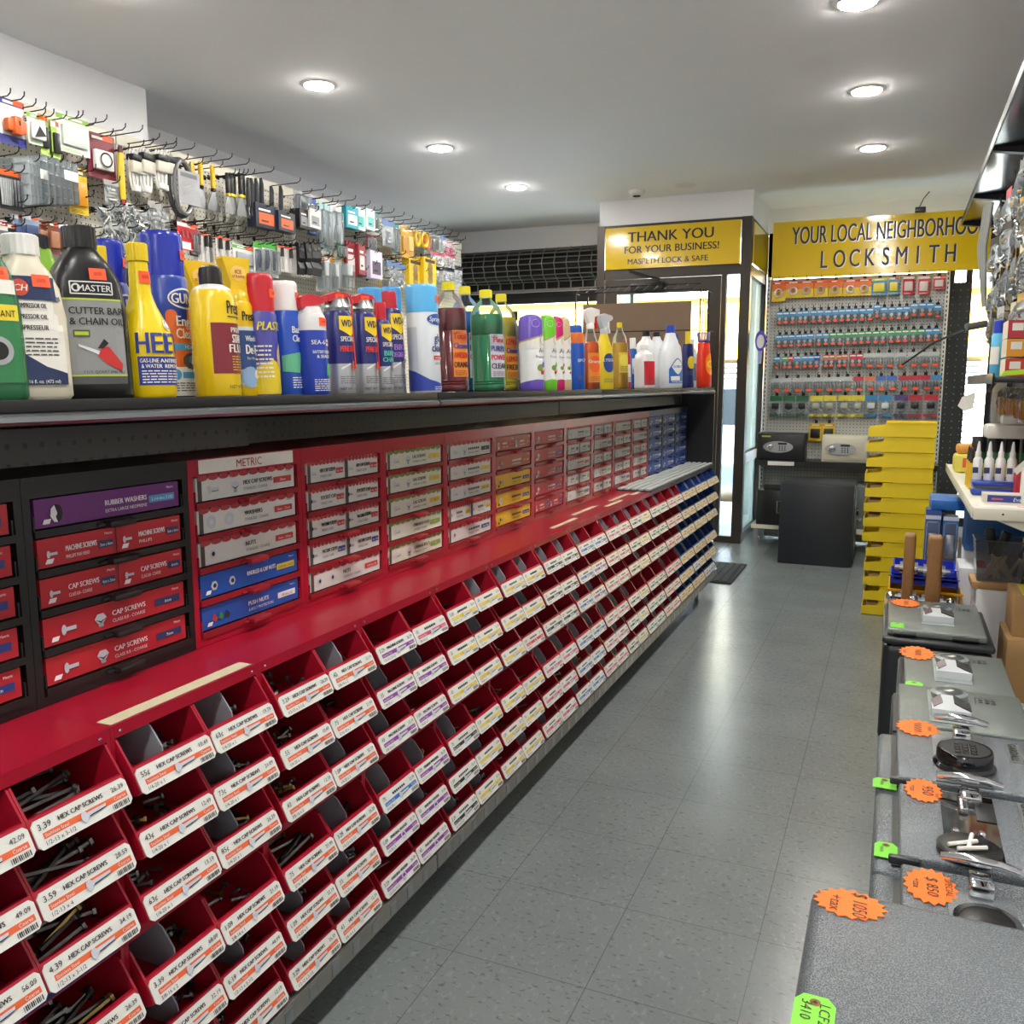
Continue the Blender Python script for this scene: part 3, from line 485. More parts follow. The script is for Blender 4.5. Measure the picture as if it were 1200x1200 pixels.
# right shop window behind the key packs
m = MB()
for x in (-1.19, .36, .50, .99): m.box((x, 8.9, .12), (x + .05, 8.97, 2.8), BRONZE)
m.box((-1.19, 8.9, .12), (1.04, 8.97, .2), BRONZE); m.box((-1.19, 8.9, 2.42), (1.04, 8.97, 2.8), BRONZE)
struct('window_5', m); MB().box((-1.14, 8.93, .2), (.99, 8.936, 2.42), GLASS).build('pane', bpy.data.objects['window_5'])
# ------------------------------------------------------------------ the street
ASPH = mat('asphalt', '5b5d60', .85, bump=.2, scale=90, vary=.15); WALK = mat('concrete_walk', 'b5b3ae', .8, vary=.08, scale=8)
struct('street', MB().box((-14, 10.8, -.16), (14, 20, -.12), ASPH)); struct('sidewalk', MB().box((-14, 9.0, -.1), (14, 10.8, -.01), WALK))
t = thing('street_building', 'shop building across the street with yellow fascia and rolled shutters', 'building', (0, 17, -.12))
FACADE = mat('pale_render', 'd8cdbd', .8, vary=.08, scale=4); YELL = mat('street_yellow', 'f0b63c', .6, vary=.04, scale=2)
MB().box((-13, 3.2, 0), (13, 3.6, 7), FACADE).build('wall', t)
MB().box((-13, 2.7, 2.05), (13, 3.2, 3.35), YELL).build('fascia', t)
MB().box((-13, 2.6, 3.35), (13, 3.2, 3.7), mat('white_coping', 'ece9e4', .6)).build('coping', t)
SH = mat('white_slat', 'd9dade', .5); SHD = mat('slat_gap', '6b7078', .7)
for k in range(7):
    m = MB(); x = -12.5 + k * 3.6; m.box((x, 3.12, .1), (x + 3.2, 3.18, 2.0), SHD)
    for j in range(16): m.box((x, 3.06, .12 + j * .118), (x + 3.2, 3.11, .2 + j * .118), SH)
    m.build('shutter', t)
# parked car
t = thing('parked_car', 'silver car parked at the kerb, seen through the door glass', 'car', (-2.2, 11.9, -.12))
CARP = mat('car_silver_paint', 'aab2c4', .25, .5, coat=.8); DKG = clear_mat('car_tinted_glass', '2a3038', .5, .05)
prof = [(-2.2, .35), (-2.25, .62), (-2.1, .9), (-1.35, 1.02), (-.75, 1.48), (.5, 1.56), (1.55, 1.42), (2.05, 1.0), (2.2, .75), (2.18, .35), (1.75, .3), (1.66, .56), (1.4, .68), (1.14, .56), (1.05, .28), (-1.0, .28), (-1.1, .56), (-1.36, .68), (-1.62, .56), (-1.7, .3)]
MB().prism(prof, 1, -.85, .85, CARP).build('body', t)
m = MB()
for y in (-.858, .85):
    m.prism([(-1.15, 1.03), (-.7, 1.4), (-.15, 1.44), (-.15, 1.03)], 1, y, y + .008, DKG); m.prism([(-.08, 1.03), (-.08, 1.445), (.6, 1.47), (.9, 1.40), (.9, 1.03)], 1, y, y + .008, DKG); m.prism([(1.0, 1.03), (1.0, 1.38), (1.4, 1.32), (1.65, 1.03)], 1, y, y + .008, DKG)
m.build('side_windows', t)
TYRE = mat('tyre_rubber', '1b1b1c', .8)
for sx in (-1.36, 1.4):
    for sy in (-.86, .70):
        wv = MB().lathe([(.2, 0), (.31, 0), (.335, .03), (.335, .13), (.31, .16), (.2, .16)], TYRE, 32, (sx, sy, .335), 1).build('wheel', t)
        m = MB(); m.ring(flat((sx, sy - .002, .335), (1, 0, 0), (0, 0, 1)), 0, 0, .195, .235, STEEL, .004, 28); m.lathe([(.05, 0), (.05, .02)], STEEL, 14, (sx, sy - .008, .335), 1)
        for q in range(6):
            a = q * PI / 3; m.prism([(sx + .03 * math.cos(a + 1.57), .335 + .03 * math.sin(a + 1.57)), (sx + .03 * math.cos(a - 1.57), .335 + .03 * math.sin(a - 1.57)), (sx + .21 * math.cos(a - .12), .335 + .21 * math.sin(a - .12)), (sx + .21 * math.cos(a + .12), .335 + .21 * math.sin(a + .12))], 1, sy - .006, sy + .02, STEEL)
        m.build('rim', wv)
t = thing('hanging_banner', 'small purple and white oval banner hanging beside the grey pegboard', 'banner', (-1.145, 8.27, 1.78))
PUR = col('5b4fc0', .5)
m = MB(); m.prism([(.05 * math.cos(q * PI / 12), .09 * math.sin(q * PI / 12)) for q in range(24)], 1, 0, .004, PUR); S = flat((0, 0, 0), (1, 0, 0), (0, 0, 1)); m.disc(S, .0, -.005, .032, PAPER, .001, 24, .06)
m.prism([(-.02, -.085), (.02, -.085), (.012, -.2), (-.012, -.2)], 1, .0005, .003, col('a9a6d6', .5)); m.build('banner_sheet', t)
# floor mat
t = thing('door_mat', 'dark ribbed rubber mat on the floor by the entrance', 'mat', (-1.18, 6.6, 0))
RUB = mat('black_rubber', '1a1b1c', .75); m = MB().rbox((-.18, -.37, .0), (.18, .36, .012), .004, RUB); m.build('base', t)
m = MB()
for j in range(14):
    for i in range(6): m.box((-.155 + i * .052, -.35 + j * .05, .012), (-.115 + i * .052, -.312 + j * .05, .018), RUB)
o = m.build('ribs', t)
# ------------------------------------------------------------------ hardware gondola: bins
RED = mat('red_bin_plastic', 'a3122a', .33, vary=.08, scale=14); REDC = mat('red_cabinet_enamel', 'a4122c', .3, vary=.1, scale=5)
BLUEB = mat('blue_bin_plastic', '1c3f86', .35, vary=.08, scale=14); BLUEC = mat('blue_cabinet_enamel', '152a56', .38, vary=.1, scale=6)
GREYD = mat('grey_bin_divider', '90969e', .35, vary=.05, scale=10)
TAGW = mat('white_bin_tag', 'dfe0db', .35, vary=.02, scale=10); TAGC = mat('cream_bin_tag', 'e2d7b4', .4, vary=.03, scale=10)
U0 = .625; UP = .36; BW = .171
XF = -1.12
def bin_tray(mm):
    """hopper bin: local origin at the front of its floor, +x towards the aisle, y across"""
    h = BW / 2; t = .004; m = MB()
    side = [(-.29, 0), (.038, 0), (.048, .008), (.03, .045), (0, .088), (-.03, .099), (-.29, .099)]
    m.prism(side, 1, -h, -h + t, mm); m.prism(side, 1, h - t, h, mm)
    m.box((-.29, -h + t, 0), (.04, h - t, t), mm); m.box((-.29, -h + t, t), (-.286, h - t, .099), mm)
    m.prism([(.040, .003), (.048, .008), (.03, .045), (.024, .045)], 1, -h + t, h - t, mm)
    return m.mesh('tray')
TRAY = {'red': bin_tray(RED), 'blue': bin_tray(BLUEB)}
m = MB(); m.prism([(-.27, .006), (.022, .006), (.014, .05), (-.010, .082), (-.035, .095), (-.27, .095)], 1, -.004, -.001, GREYD)
DIV = m.mesh('divider')
STRIPES = {'orange': 'e0643a', 'purple': '8c3fa0', 'yellow': 'e3c62e', 'black': '26302c', 'blue': '2f74c0', 'red': 'd23b3b', 'pink': 'd0527a', 'green': '2b6b52', 'tan': 'd8923a'}
BOLT = mat('printed_bolt_grey', 'c3c8d2', .35)
PSTEEL = mat('printed_shade_grey', '9aa0aa', .35)
def bin_tag(stripe, title, price, size, style):
    """price tag clipped on the sloping bin lip; u across, v up the slope"""
    L = math.hypot(.018, .037); m = MB()
    S = flat((.0515, 0, .003), (0, 1, 0), (-.018 / L, 0, .037 / L))
    W2 = BW / 2 - .002; H = .043; base = TAGC if style == 'cream' else TAGW
    r = .006; pts = [(-W2, r), (-W2 + r, 0), (W2 - r, 0), (W2, r), (W2, H - r), (W2 - r, H), (-W2 + r, H), (-W2, H - r)]
    m.add([S(u, v, .0022) for u, v in pts] + [S(u, v, 0) for u, v in pts], [tuple(range(8)), tuple(range(15, 7, -1))] + [(i, i + 8, (i + 1) % 8 + 8, (i + 1) % 8) for i in range(8)], base)
    st = col(STRIPES[stripe], .45); o = .0028; o2 = .0034
    m.rect(S, -W2 + .012, .0135, W2 - .006, .0225, st, o)
    if not title:
        for q in range(7): m.rect(S, -.030 + q * .0085, .0285, -.030 + q * .0085 + .0062, .034, INK, o2)
    m.text(S, title, -.003, .0285, .0072, INK, o2, maxw=.078, bold=.03)
    m.text(S, price[0], -W2 + .008, .0275, .0095, INK, o2, 'l'); m.text(S, price[1], W2 - .008, .0285, .0078, INK, o2, 'r')
    m.text(S, 'Stainless Steel' if stripe != 'black' else 'Black Oxide', -W2 + .014, .0155, .0052, TAGW, o2, 'l', maxw=.05); m.text(S, 'Coarse', W2 - .01, .0155, .0055, TAGW, o2, 'r')
    m.text(S, size, -W2 + .012, .004, .0065, INK, o2, 'l', maxw=.06)
    if style == 'bolt' or style == 'cream':
        m.disc(S, -.004, .015, .0062, BOLT, .005, 10, .0085); m.poly(S, [(.002, .0125), (.034, .0145), (.036, .0195), (.002, .0195)], BOLT, .0045); m.poly(S, [(.004, .0120), (.034, .0140), (.034, .0153), (.004, .0138)], INK, .005)
    else:
        m.ring(S, .006, .016, .006, .0105, BOLT, .005, 14)
    for i in range(11): m.rect(S, W2 - .038 + i * .0029, .003, W2 - .038 + i * .0029 + (.0017 if i % 3 else .0009), .0105, INK, o2)
    return m.mesh('price_tag')
TAGM = {}
def get_tag(stripe, title, price, size, style='bolt'):
    k = (stripe, title, price, size, style)
    if k not in TAGM: TAGM[k] = bin_tag(*k)
    return TAGM[k]
unit_style = {-1: 'orange', 0: 'orange', 1: 'orange', 2: 'orange', 3: 'purple', 4: 'yellow', 5: 'yellow', 6: 'black', 7: 'blue', 8: 'pink', 9: 'black', 10: 'green', 11: 'red', 12: 'tan', 13: 'tan', 14: 'tan'}
EXACT = {(0, 1, 0): ('3.39', '26.39', 0), (0, 1, 1): ('3.59', '28.59', 4), (0, 1, 2): ('4.39', '34.19', 0), (0, 0, 0): ('5.29', '42.09', 0), (0, 0, 1): ('6.19', '49.09', 0), (0, 0, 2): ('7.09', '56.09', 0), (1, 0, 0): ('55\u00a2', '10.49', 1), (1, 1, 0): ('63\u00a2', '19.79', 1), (1, 0, 1): ('43\u00a2', '12.49', 1), (1, 1, 1): ('73\u00a2', '21.09', 1), (1, 0, 2): ('63\u00a2', '13.19', 1), (1, 1, 2): ('85\u00a2', '26.39', 1), (1, 0, 3): ('3.39', '68.09', 2), (1, 1, 3): ('1.09', '21.19', 3), (1, 1, 4): ('6.19', '46.19', 0)}
titles = {'orange': ('HEX CAP SCREWS', 'bolt'), 'purple': ('MACHINE SCREWS', 'bolt'), 'yellow': ('', 'bolt'), 'black': ('', 'bolt'), 'blue': ('', 'bolt'), 'pink': ('', 'bolt'), 'green': ('', 'bolt'), 'red': ('', 'washer'), 'tan': ('', 'cream')}
PR = [('3\u00b7\u2079\u2079', '26'), ('55\u00a2', '42'), ('43\u00a2', '12'), ('75\u00a2', '21'), ('1\u00b0\u2079', '32')]
PR = [('3.29', '26.39'), ('.55', '10.49'), ('.43', '12.19'), ('.75', '21.99'), ('1.09', '32.19')]
SZ = ['1/2-13 x 3-1/2', '1/4-20 x 1', '3/8-16 x 2', '5/16-18 x 1', '1/4-20 x 3']
ROWZ = [.742, .633, .522, .372, .262, .152]     # floor height of each row of bins
ROWN = ['top', 'second', 'third', 'fourth', 'fifth', 'bottom']
SCREW = mat('dark_steel_screws', '6b6a68', .35, .9, vary=.3, scale=120); BRASSY = mat('yellow_zinc_screws', '9a8650', .35, .9, vary=.2, scale=120)
screws = MB()
def screw_pile(x, y, z, kind, n, div=False):
    half = .034 if div else .072
    if div: y += .042
    for i in range(n):
        px = x + random.uniform(-.16, .005); py = y + random.uniform(-.06, .06); pz = z + .012 + random.uniform(0, .022) * (1 - abs(py - y) / .09)
        if kind == 'long':
            L = random.uniform(.07, .12); a = random.uniform(-.45, .45) + PI / 2; rr = .0042
        elif kind == 'thin':
            L = random.uniform(.03, .055); a = random.uniform(0, PI); rr = .0017
        else:
            L = random.uniform(.02, .035); a = random.uniform(0, PI); rr = .0035
        L = min(L, 2 * half / max(.2, abs(math.sin(a))) - .02)
        m_ = half - .01 - L * abs(math.sin(a)) / 2; py = y + max(-m_, min(m_, py - y)); px = min(px, x + .022 - L * abs(math.cos(a)) / 2 - .012)
        d = Vector((math.cos(a) * L / 2, math.sin(a) * L / 2, random.uniform(-.1, .25) * L / 2)); c = Vector((px, py, max(pz, z + .006 + abs(d.z) if 0 else pz)))
        c.z = max(c.z, z + .01 + abs(d.z))
        mm = BRASSY if random.random() < .08 else SCREW
        screws.cyl(c - d, c + d, rr, mm, 5); screws.cyl(c + d, c + d * 1.0 + d.normalized() * rr * 1.3, rr * 2.1, mm, 6)
ncol = 0
for k in range(-1, 15):
    for b in range(2):
        y = U0 + UP * k + .018 + BW / 2 + b * (BW + .0)
        y = U0 + UP * k + UP / 2 + (b - .5) * (BW + .001); ncol += 1
        for r in range(6):
            color = 'blue' if k >= 12 else 'red'; st = unit_style[k]
            if k == 3 and (r, b) == (3, 0): st = 'blue'
            if k == 3 and (r, b) == (0, 1): st = 'pink'
            if k == 4 and r >= 3 and b == 0: st = 'black'
            if k == 5 and (r, b) == (2, 1): st = 'red'
            if k == 6 and r >= 3: st = 'pink'
            if k == 7 and b == 1 and r in (1, 2): st = 'purple'
            if k == 9 and b == 1: st = 'yellow'
            if k == 14 and (r, b) in ((5, 1), (5, 0)) or (k == 13 and (r, b) == (4, 0)): st = 'blue'
            title, style = titles[st]
            if k == 3 and r >= 3 and st == 'purple': title, style = ('FINISHING WASHER', 'washer') if r > 3 else ('FENDER WASHERS', 'bolt')
            q = (k * 5 + b * 2 + r) % 5
            t = thing('parts_bin', '%s parts bin with %s striped tag, %s row, %s column from camera end' % (color, st, ROWN[r], ordw(ncol)), 'parts bin', (XF, y, ROWZ[r] + .004), 0, '%s parts bins in the hardware rack' % color)
            link('tray', TRAY[color], t); ex = EXACT.get((k, b, r)); link('price_tag', get_tag(st, title, ex[:2] if ex else PR[q], ('1/2-13 x 3-1/2', '1/4-20 x 1', '3/8-16 x 2', '3/8-16 x 1', '1/2-13 x 4')[ex[2]] if ex else SZ[q], style), t)
            div = random.random() < (.1 if k <= 0 else .55)
            if k == 2 and b == 0 and r < 3: div = False
            if div: link('divider', DIV, t)
            n = {True: 16, False: 11}[k < 2] if k < 8 else 7
            screw_pile(XF - .015, y, ROWZ[r] + .008, 'long' if k < 1 or (k == 2 and r in (3, 5)) else 'thin' if k in (3, 4, 5) and random.random() < .7 else 'short', n if k > 0 else 12, div)
o = screws.build('loose_screws'); tag(o, 'loose bolts and screws heaped inside the red parts bins', 'screws', kind='stuff')
# steel rack carcases, one per unit and tier
def carcase(k, tier):
    mm = BLUEC if k >= 12 else REDC
    t = thing('bin_rack', '%s steel rack holding six parts bins, %s tier, %s rack from camera end' % ('dark blue' if k >= 12 else 'red', ('lower', 'upper')[tier], ordw(k + 2)), 'bin rack', (XF, U0 + UP * k, (.15, .507)[tier]), 0, 'steel bin racks')
    H = .353
    for a_ in (0, UP - .008): MB().box((-.34, a_, 0), (0, a_ + (.008 if a_ == 0 else .0075), H - .004), mm).build('side_panel', t)
    MB().box((-.34, .008, 0), (-.336, UP - .008, H - .004), mm).build('back_panel', t)
    z1 = H - .022
    m = MB(); m.box((-.003, .008, z1), (.0005, UP - .008, H - .004), mm)
    if tier: m.box((-.34, 0, H - .004), (.0005, UP - .0003, H), mm)
    else: m.box((-.34, 0, H - .004), (.0, UP - .0005, H), mm)
    m.build('top_rail', t)
    if tier:
        for yy in (.02, UP - .02): MB().lathe([(.003, 0), (.002, .0015)], STEEL, 8, (.0005, yy, H - .013), 0).build('screw', t)
    m = MB()
    for z in ((.112, .222) if tier == 0 else (.126, .234)): m.box((-.336, .008, z - .001), (-.002, UP - .008, z + .001), mm)
    if tier == 0: m.box((-.336, .008, 0), (-.0, UP - .008, .003), mm)
    else: m.box((-.336, .008, 0), (-.002, UP - .008, .018), mm)
    m.build('bin_shelf', t)
    return t
for k in range(-1, 15):
    for tier in range(2): carcase(k, tier)
# blue name strips stuck on the rail between tiers
STRIP = col('1d2f74', .4)
for k, txt, lab in ((0, 'STAINLESS STEEL', 'blue name strip reading STEEL stuck on the rack rail at the camera end'), (5, 'STAINLESS', 'blue name strip under the red-tagged bin halfway along rack')):
    m = MB(); S = flat((XF + .0035, U0 + UP * k + UP / 2, .507 + .001), (0, 1, 0), (0, 0, 1)); m.rect(S, -.165, -.022, .165, .018, STRIP, 0); m.rect(S, -.165, -.022, .165, .018, STRIP, -.0006)
    m.text(S, txt, 0, -.012, .02, col('9fb0d8', .5), .0006); tag(m.build('name_strip'), lab, 'name strip')
# strip of masking tape on the red top
tag(MB().box((0, 0, 0), (.03, .34, .0008), mat('masking_tape', 'd9cfae', .6, vary=.08, scale=20)).build('masking_tape', None, (XF - .034, .99, .8605)), 'cream masking tape strip along front edge of the red rack top', 'tape')
for i, (yy, xx, L) in enumerate([(3.1, -.06, .28), (3.45, -.1, .3), (3.75, -.05, .25), (3.95, -.09, .3), (4.2, -.06, .2)]):
    tag(MB().box((0, 0, 0), (.02, L, .0008), _M['masking_tape']).build('tape_scrap', None, (XF + xx, yy, .8605)), 'torn cream tape scrap on red rack top, %s towards the grey ribbed mat' % ordw(i + 1), 'tape', 'tape scraps on the rack top')
# grey ribbed mat on the far end of the top
t = thing('ribbed_mat', 'pale grey ribbed strip mat lying on the far end of rack top', 'mat', (XF, 4.35, .8605))
RIB = mat('pale_ribbed_plastic', 'c9cdcd', .4, vary=.04, scale=10); MB().box((-.17, 0, 0), (.012, 1.67, .006), mat('dark_mat_base', '3c4245', .5)).build('base', t)
for j in range(5): MB().rbox((-.165 + j * .036, 0, .006), (-.143 + j * .036, 1.67, .016), .003, RIB).build('rib', t)
# zinc base deck and feet
for i in range(5):
    y0 = -.75 + i * 1.36
    t = thing('base_deck', 'dull zinc kick shelf under the parts bins, %s section from camera end' % ordw(i + 1), 'gondola base', (0, y0, 0), 0, 'zinc base sections')
    MB().box((-1.62, .004, .105), (-1.066, 1.356, .149), GALV).build('deck', t)
    for j in range(16): MB().box((-1.066, .05 + j * .082, .112), (-1.064, .075 + j * .082, .142), STEEL).build('price_clip', t)
    for yy in (.12, 1.24):
        MB().box((-1.2, yy - .015, 0), (-1.17, yy + .015, .105), GALV).box((-1.21, yy - .025, 0), (-1.16, yy + .025, .006), GALV).build('foot', t)
# ------------------------------------------------------------------ upper drawer cabinets
XC = -1.29
def cab_edges():
    e = [1.362 - .369, 1.362]
    e = [.624, .993, 1.362]
    e += [1.362 + .369 * i for i in range(1, 8)]; e += [e[-1] + .3425 * i for i in range(1, 7)]
    return e
E_ = cab_edges()
BOXC = {'red': 'b3202c', 'purple': '6a2a72', 'white': 'd6d5d0', 'blue': '1c4fa6', 'yellow': 'e2b61e', 'rust': 'a2401f', 'cream': 'd8d6c4'}
DULLRED = mat('drawer_red', '8d1220', .4, vary=.06, scale=12); DBLK = mat('drawer_black', '151515', .45)
DBLUE = mat('drawer_blue', '17326c', .4)
def boltpic(m, S, u, v, s, kind):
    if kind == 'bolt':
        m.poly(S, [(u + .12 * s, v - .28 * s), (u + 1.5 * s, v - .28 * s), (u + 1.5 * s, v + .18 * s), (u + .12 * s, v + .18 * s)], INK, .0016); m.poly(S, [(u + .1 * s, v - .2 * s), (u + 1.45 * s, v - .2 * s), (u + 1.45 * s, v + .2 * s), (u + .1 * s, v + .2 * s)], BOLT, .002)
        m.disc(S, u, v, .3 * s, BOLT, .0022, 8, .55 * s)
    elif kind == 'head':
        m.disc(S, u, v + .1 * s, .75 * s, BOLT, .002, 6, .55 * s); m.poly(S, [(u - .35 * s, v - .2 * s), (u + .3 * s, v - .2 * s), (u + .35 * s, v - .8 * s), (u - .25 * s, v - .8 * s)], PSTEEL, .0018); m.poly(S, [(u - .7 * s, v + .05 * s), (u, v - .4 * s), (u + .7 * s, v + .05 * s), (u, v - .2 * s)], INK, .0024)
    elif kind == 'washer':
        m.ring(S, u, v, .35 * s, .8 * s, BOLT, .002)
    elif kind == 'nut':
        m.disc(S, u, v, .6 * s, BOLT, .002, 6); m.disc(S, u + .05 * s, v, .28 * s, INK, .0024, 12)
    elif kind == 'half':
        m.disc(S, u + .12 * s, v, .7 * s, INK, .0018, 20, .9 * s); m.poly(S, [(u - .1 * s, v + .85 * s), (u - .5 * s, v + .5 * s), (u - .6 * s, v - .2 * s), (u - .2 * s, v - .8 * s), (u + .2 * s, v - .85 * s), (u, v - .3 * s), (u + .2 * s, v)], col('e4e4e8', .5), .0024)
    elif kind == 'socket':
        m.poly(S, [(u - .3 * s, v - .25 * s), (u + 1.2 * s, v - .3 * s), (u + 1.2 * s, v + .1 * s), (u - .3 * s, v + .3 * s)], PSTEEL, .002); m.disc(S, u - .3 * s, v, .28 * s, INK, .0022, 12, .4 * s)
    elif kind == 'caps':
        for dx, cc in ((-.2, 'b83a34'), (.9, '2e7d4f'), (2.0, '2b2b2e')): m.poly(S, [(u + dx * s - .5 * s, v - .2 * s), (u + dx * s + .2 * s, v - .6 * s), (u + dx * s + .5 * s, v - .1 * s), (u + dx * s - .1 * s, v + .5 * s)], col(cc, .4), .002)
def drawer_box(spec, W, H):
    """printed carton front; spec = (colour, [(title, subtitle, size, pictures)...], size colour)"""
    color, cells, szc = spec; m = MB(); base = col(BOXC[color], .45)
    m.box((-.2, -W / 2, 0), (0, W / 2, H), base)
    S = flat((0, 0, 0), (0, 1, 0), (0, 0, 1)); n = len(cells); cw = W / n
    fg = INK if color in ('white', 'yellow', 'cream') else col('f2eef0', .5)
    for i, (t1, t2, sz, pics) in enumerate(cells):
        u0 = -W / 2 + i * cw
        if color in ('white', 'cream'):
            m.rect(S, u0 + .004, 0, u0 + .016, H, col('4b4643', .5), .0012)
            mm = col({'white': 'a83a3e', 'cream': '7d8a4a'}[color], .5)
            for q in range(10): m.disc(S, u0 + cw * (.06 + .098 * q), H - .002, cw * .05, mm, .0013 + .0001 * (q % 2), 8, .006)
        s = H * .36; pu = u0 + cw * .12
        for pk in pics: boltpic(m, S, pu, H * .45, s * (1 if n == 1 else .7), pk); pu += cw * (.17 if pk == 'washer' or pk == 'nut' else .24)
        tu = u0 + cw * (.44 if n == 1 else .33)
        if not t1:
            for q in range(6): m.rect(S, tu + q * cw * .045, H * .46, tu + q * cw * .045 + cw * .034, H * .6, fg, .0026)
        m.text(S, t1, tu, H * .46, H * .2, fg, .0026, 'l', bold=.03, maxw=cw * .30 if n == 1 else cw * .4)
        m.text(S, t2, tu, H * .2, H * .13, fg, .0026, 'l', maxw=cw * .3)
        sc_ = col({'r': 'c23a34', 'b': '26335f', 'y': 'd8bd3a', 'g': '86a348', 'k': '2c3a4a', 'c': '4f9ac8', 'w': 'e6e4df', 'n': '2a3a80'}[szc], .45)
        m.rect(S, u0 + cw * .76, H * .3, u0 + cw * .96, H * .58, sc_, .0016)
        m.text(S, sz, u0 + cw * .86, H * .37, H * .13, col('f2eef0', .5) if szc not in 'yw' else INK, .0026, maxw=cw * .17)
        if color not in ('white', 'cream'): m.poly(S, [(u0 + .012, .006), (u0 + .026, .006), (u0 + .03, .014), (u0 + .016, .014)], fg, .002)
        m.text(S, 'Metric', u0 + cw * .95, H * .78, H * .1, fg, .0026, 'r')
        if i: m.rect(S, u0 - .001, 0, u0 + .001, H, INK, .0028)
    return m
B1 = lambda t, s='STAINLESS / COARSE', z='3mm - 10mm', p=('bolt', 'head'): (t, s, z, p)
CABS = {
 0: ('black', [('red', [B1('CAP SCREWS', 'CLASS 8.8', '%smm' % q, ('bolt',))], 'n') for q in (5, 8, 10, 12, 14)]),
 1: ('black', [('purple', [B1('RUBBER WASHERS', 'EXTRA LARGE NEOPRENE', '2-1/4 thru 3 OD', ('half',))], 'c'),
               ('red', [B1('MACHINE SCREWS', 'PHILLIPS PAN HEAD', '3mm x 4mm', ('bolt',)), B1('MACHINE SCREWS', 'PHILLIPS', '5mm x 6mm', ('bolt',))], 'b'),
               ('red', [B1('CAP SCREWS', 'CLASS 8.8 - COARSE', '4mm x 5mm', ('bolt',)), B1('CAP SCREWS', 'CLASS 8.8 - COARSE', '6mm', ('bolt',))], 'b'),
               ('red', [B1('CAP SCREWS', 'CLASS 8.8 - COARSE', '6mm')], 'b'), ('red', [B1('CAP SCREWS', 'CLASS 8.8 - COARSE', '7mm')], 'b')]),
 2: ('red', [('white', [B1('HEX CAP SCREWS', z='10mm')], 'r'), ('white', [B1('WASHERS', z='3mm - 12mm', p=('washer', 'washer'))], 'r'), ('white', [B1('NUTS', z='3mm - 10mm', p=('nut',))], 'r'),
             ('blue', [B1('KNURLED & CAP NUTS', '', '6-40 thru 1/4-20', ('nut', 'nut'))], 'y'), ('blue', [B1('PUSH NUTS', '& BOLT PROTECTORS', '1/8 thru 1/2', ('caps',))], 'w')]),
 3: ('red', [('white', [B1('HEX CAP SCREW', p=('bolt',)), B1('HEX CAP SCREW', p=('bolt',))], 'r'), ('white', [B1('SOCKET CAP', p=('socket',)), B1('SOCKET CAP', p=('socket',))], 'r'), ('white', [B1('MACHINE SCREWS', p=('socket',)), B1('MACHINE SCREWS', p=('socket',))], 'r'),
             ('white', [B1('MACHINE SCREWS', p=('socket',)), B1('MACHINE SCREWS', p=('socket',))], 'n'), ('white', [B1('NUTS', z='4-40 thru 3/8', p=('nut', 'nut'))], 'r')]),
 4: ('red', [('cream', [B1('LAG SCREWS', z='1/4')], 'y'), ('cream', [B1('LAG SCREWS', z='5/16')], 'y'), ('cream', [B1('LAG SCREWS', z='3/8')], 'y'), ('cream', [B1('THREADED RODS', z='1/4', p=('bolt',))], 'g'), ('cream', [B1('CARRIAGE BOLTS', z='3/8')], 'g')]),
 5: ('red', [('white', [B1('', z='1/4')], 'k'), ('white', [B1('', z='5/16')], 'y'), ('white', [B1('')], 'y'), ('white', [B1('', p=('nut',)), B1('', p=('nut',))], 'y'), ('white', [B1('', p=('nut',))], 'n')]),
 6: ('red', [('rust', [B1('', p=('washer',)), B1('', p=('washer',))], 'r'), ('rust', [B1('', p=('socket',))], 'r'), ('yellow', [B1('', p=('socket',))], 'n'), ('yellow', [B1('', p=('washer',))], 'n'), ('yellow', [B1('', p=('socket',))], 'n')]),
 7: ('red', [('red', [B1('', p=('head',))], 'n') for q in range(4)] + [('red', [B1('', p=('nut',)), B1('', p=('nut',))], 'n')])}
for k in (8, 9, 10, 11): CABS[k] = ('red', [('white', [B1('', p=('bolt', 'head')[:1 + q % 2])] * (1 + (q + k) % 2), 'gkrgk'[q]) for q in range(5)])
for k in (12, 13, 14): CABS[k] = ('blue', [('blue', [B1('', p=('bolt', 'head')[:1 + q % 2])], 'w') for q in range(5)])
def handle_mb(mm):
    m = MB(); m.rbox((-.004, -.03, -.008), (.022, .03, .004), .004, mm); m.rbox((-.004, -.045, -.005), (.008, .045, 0), .002, mm); return m
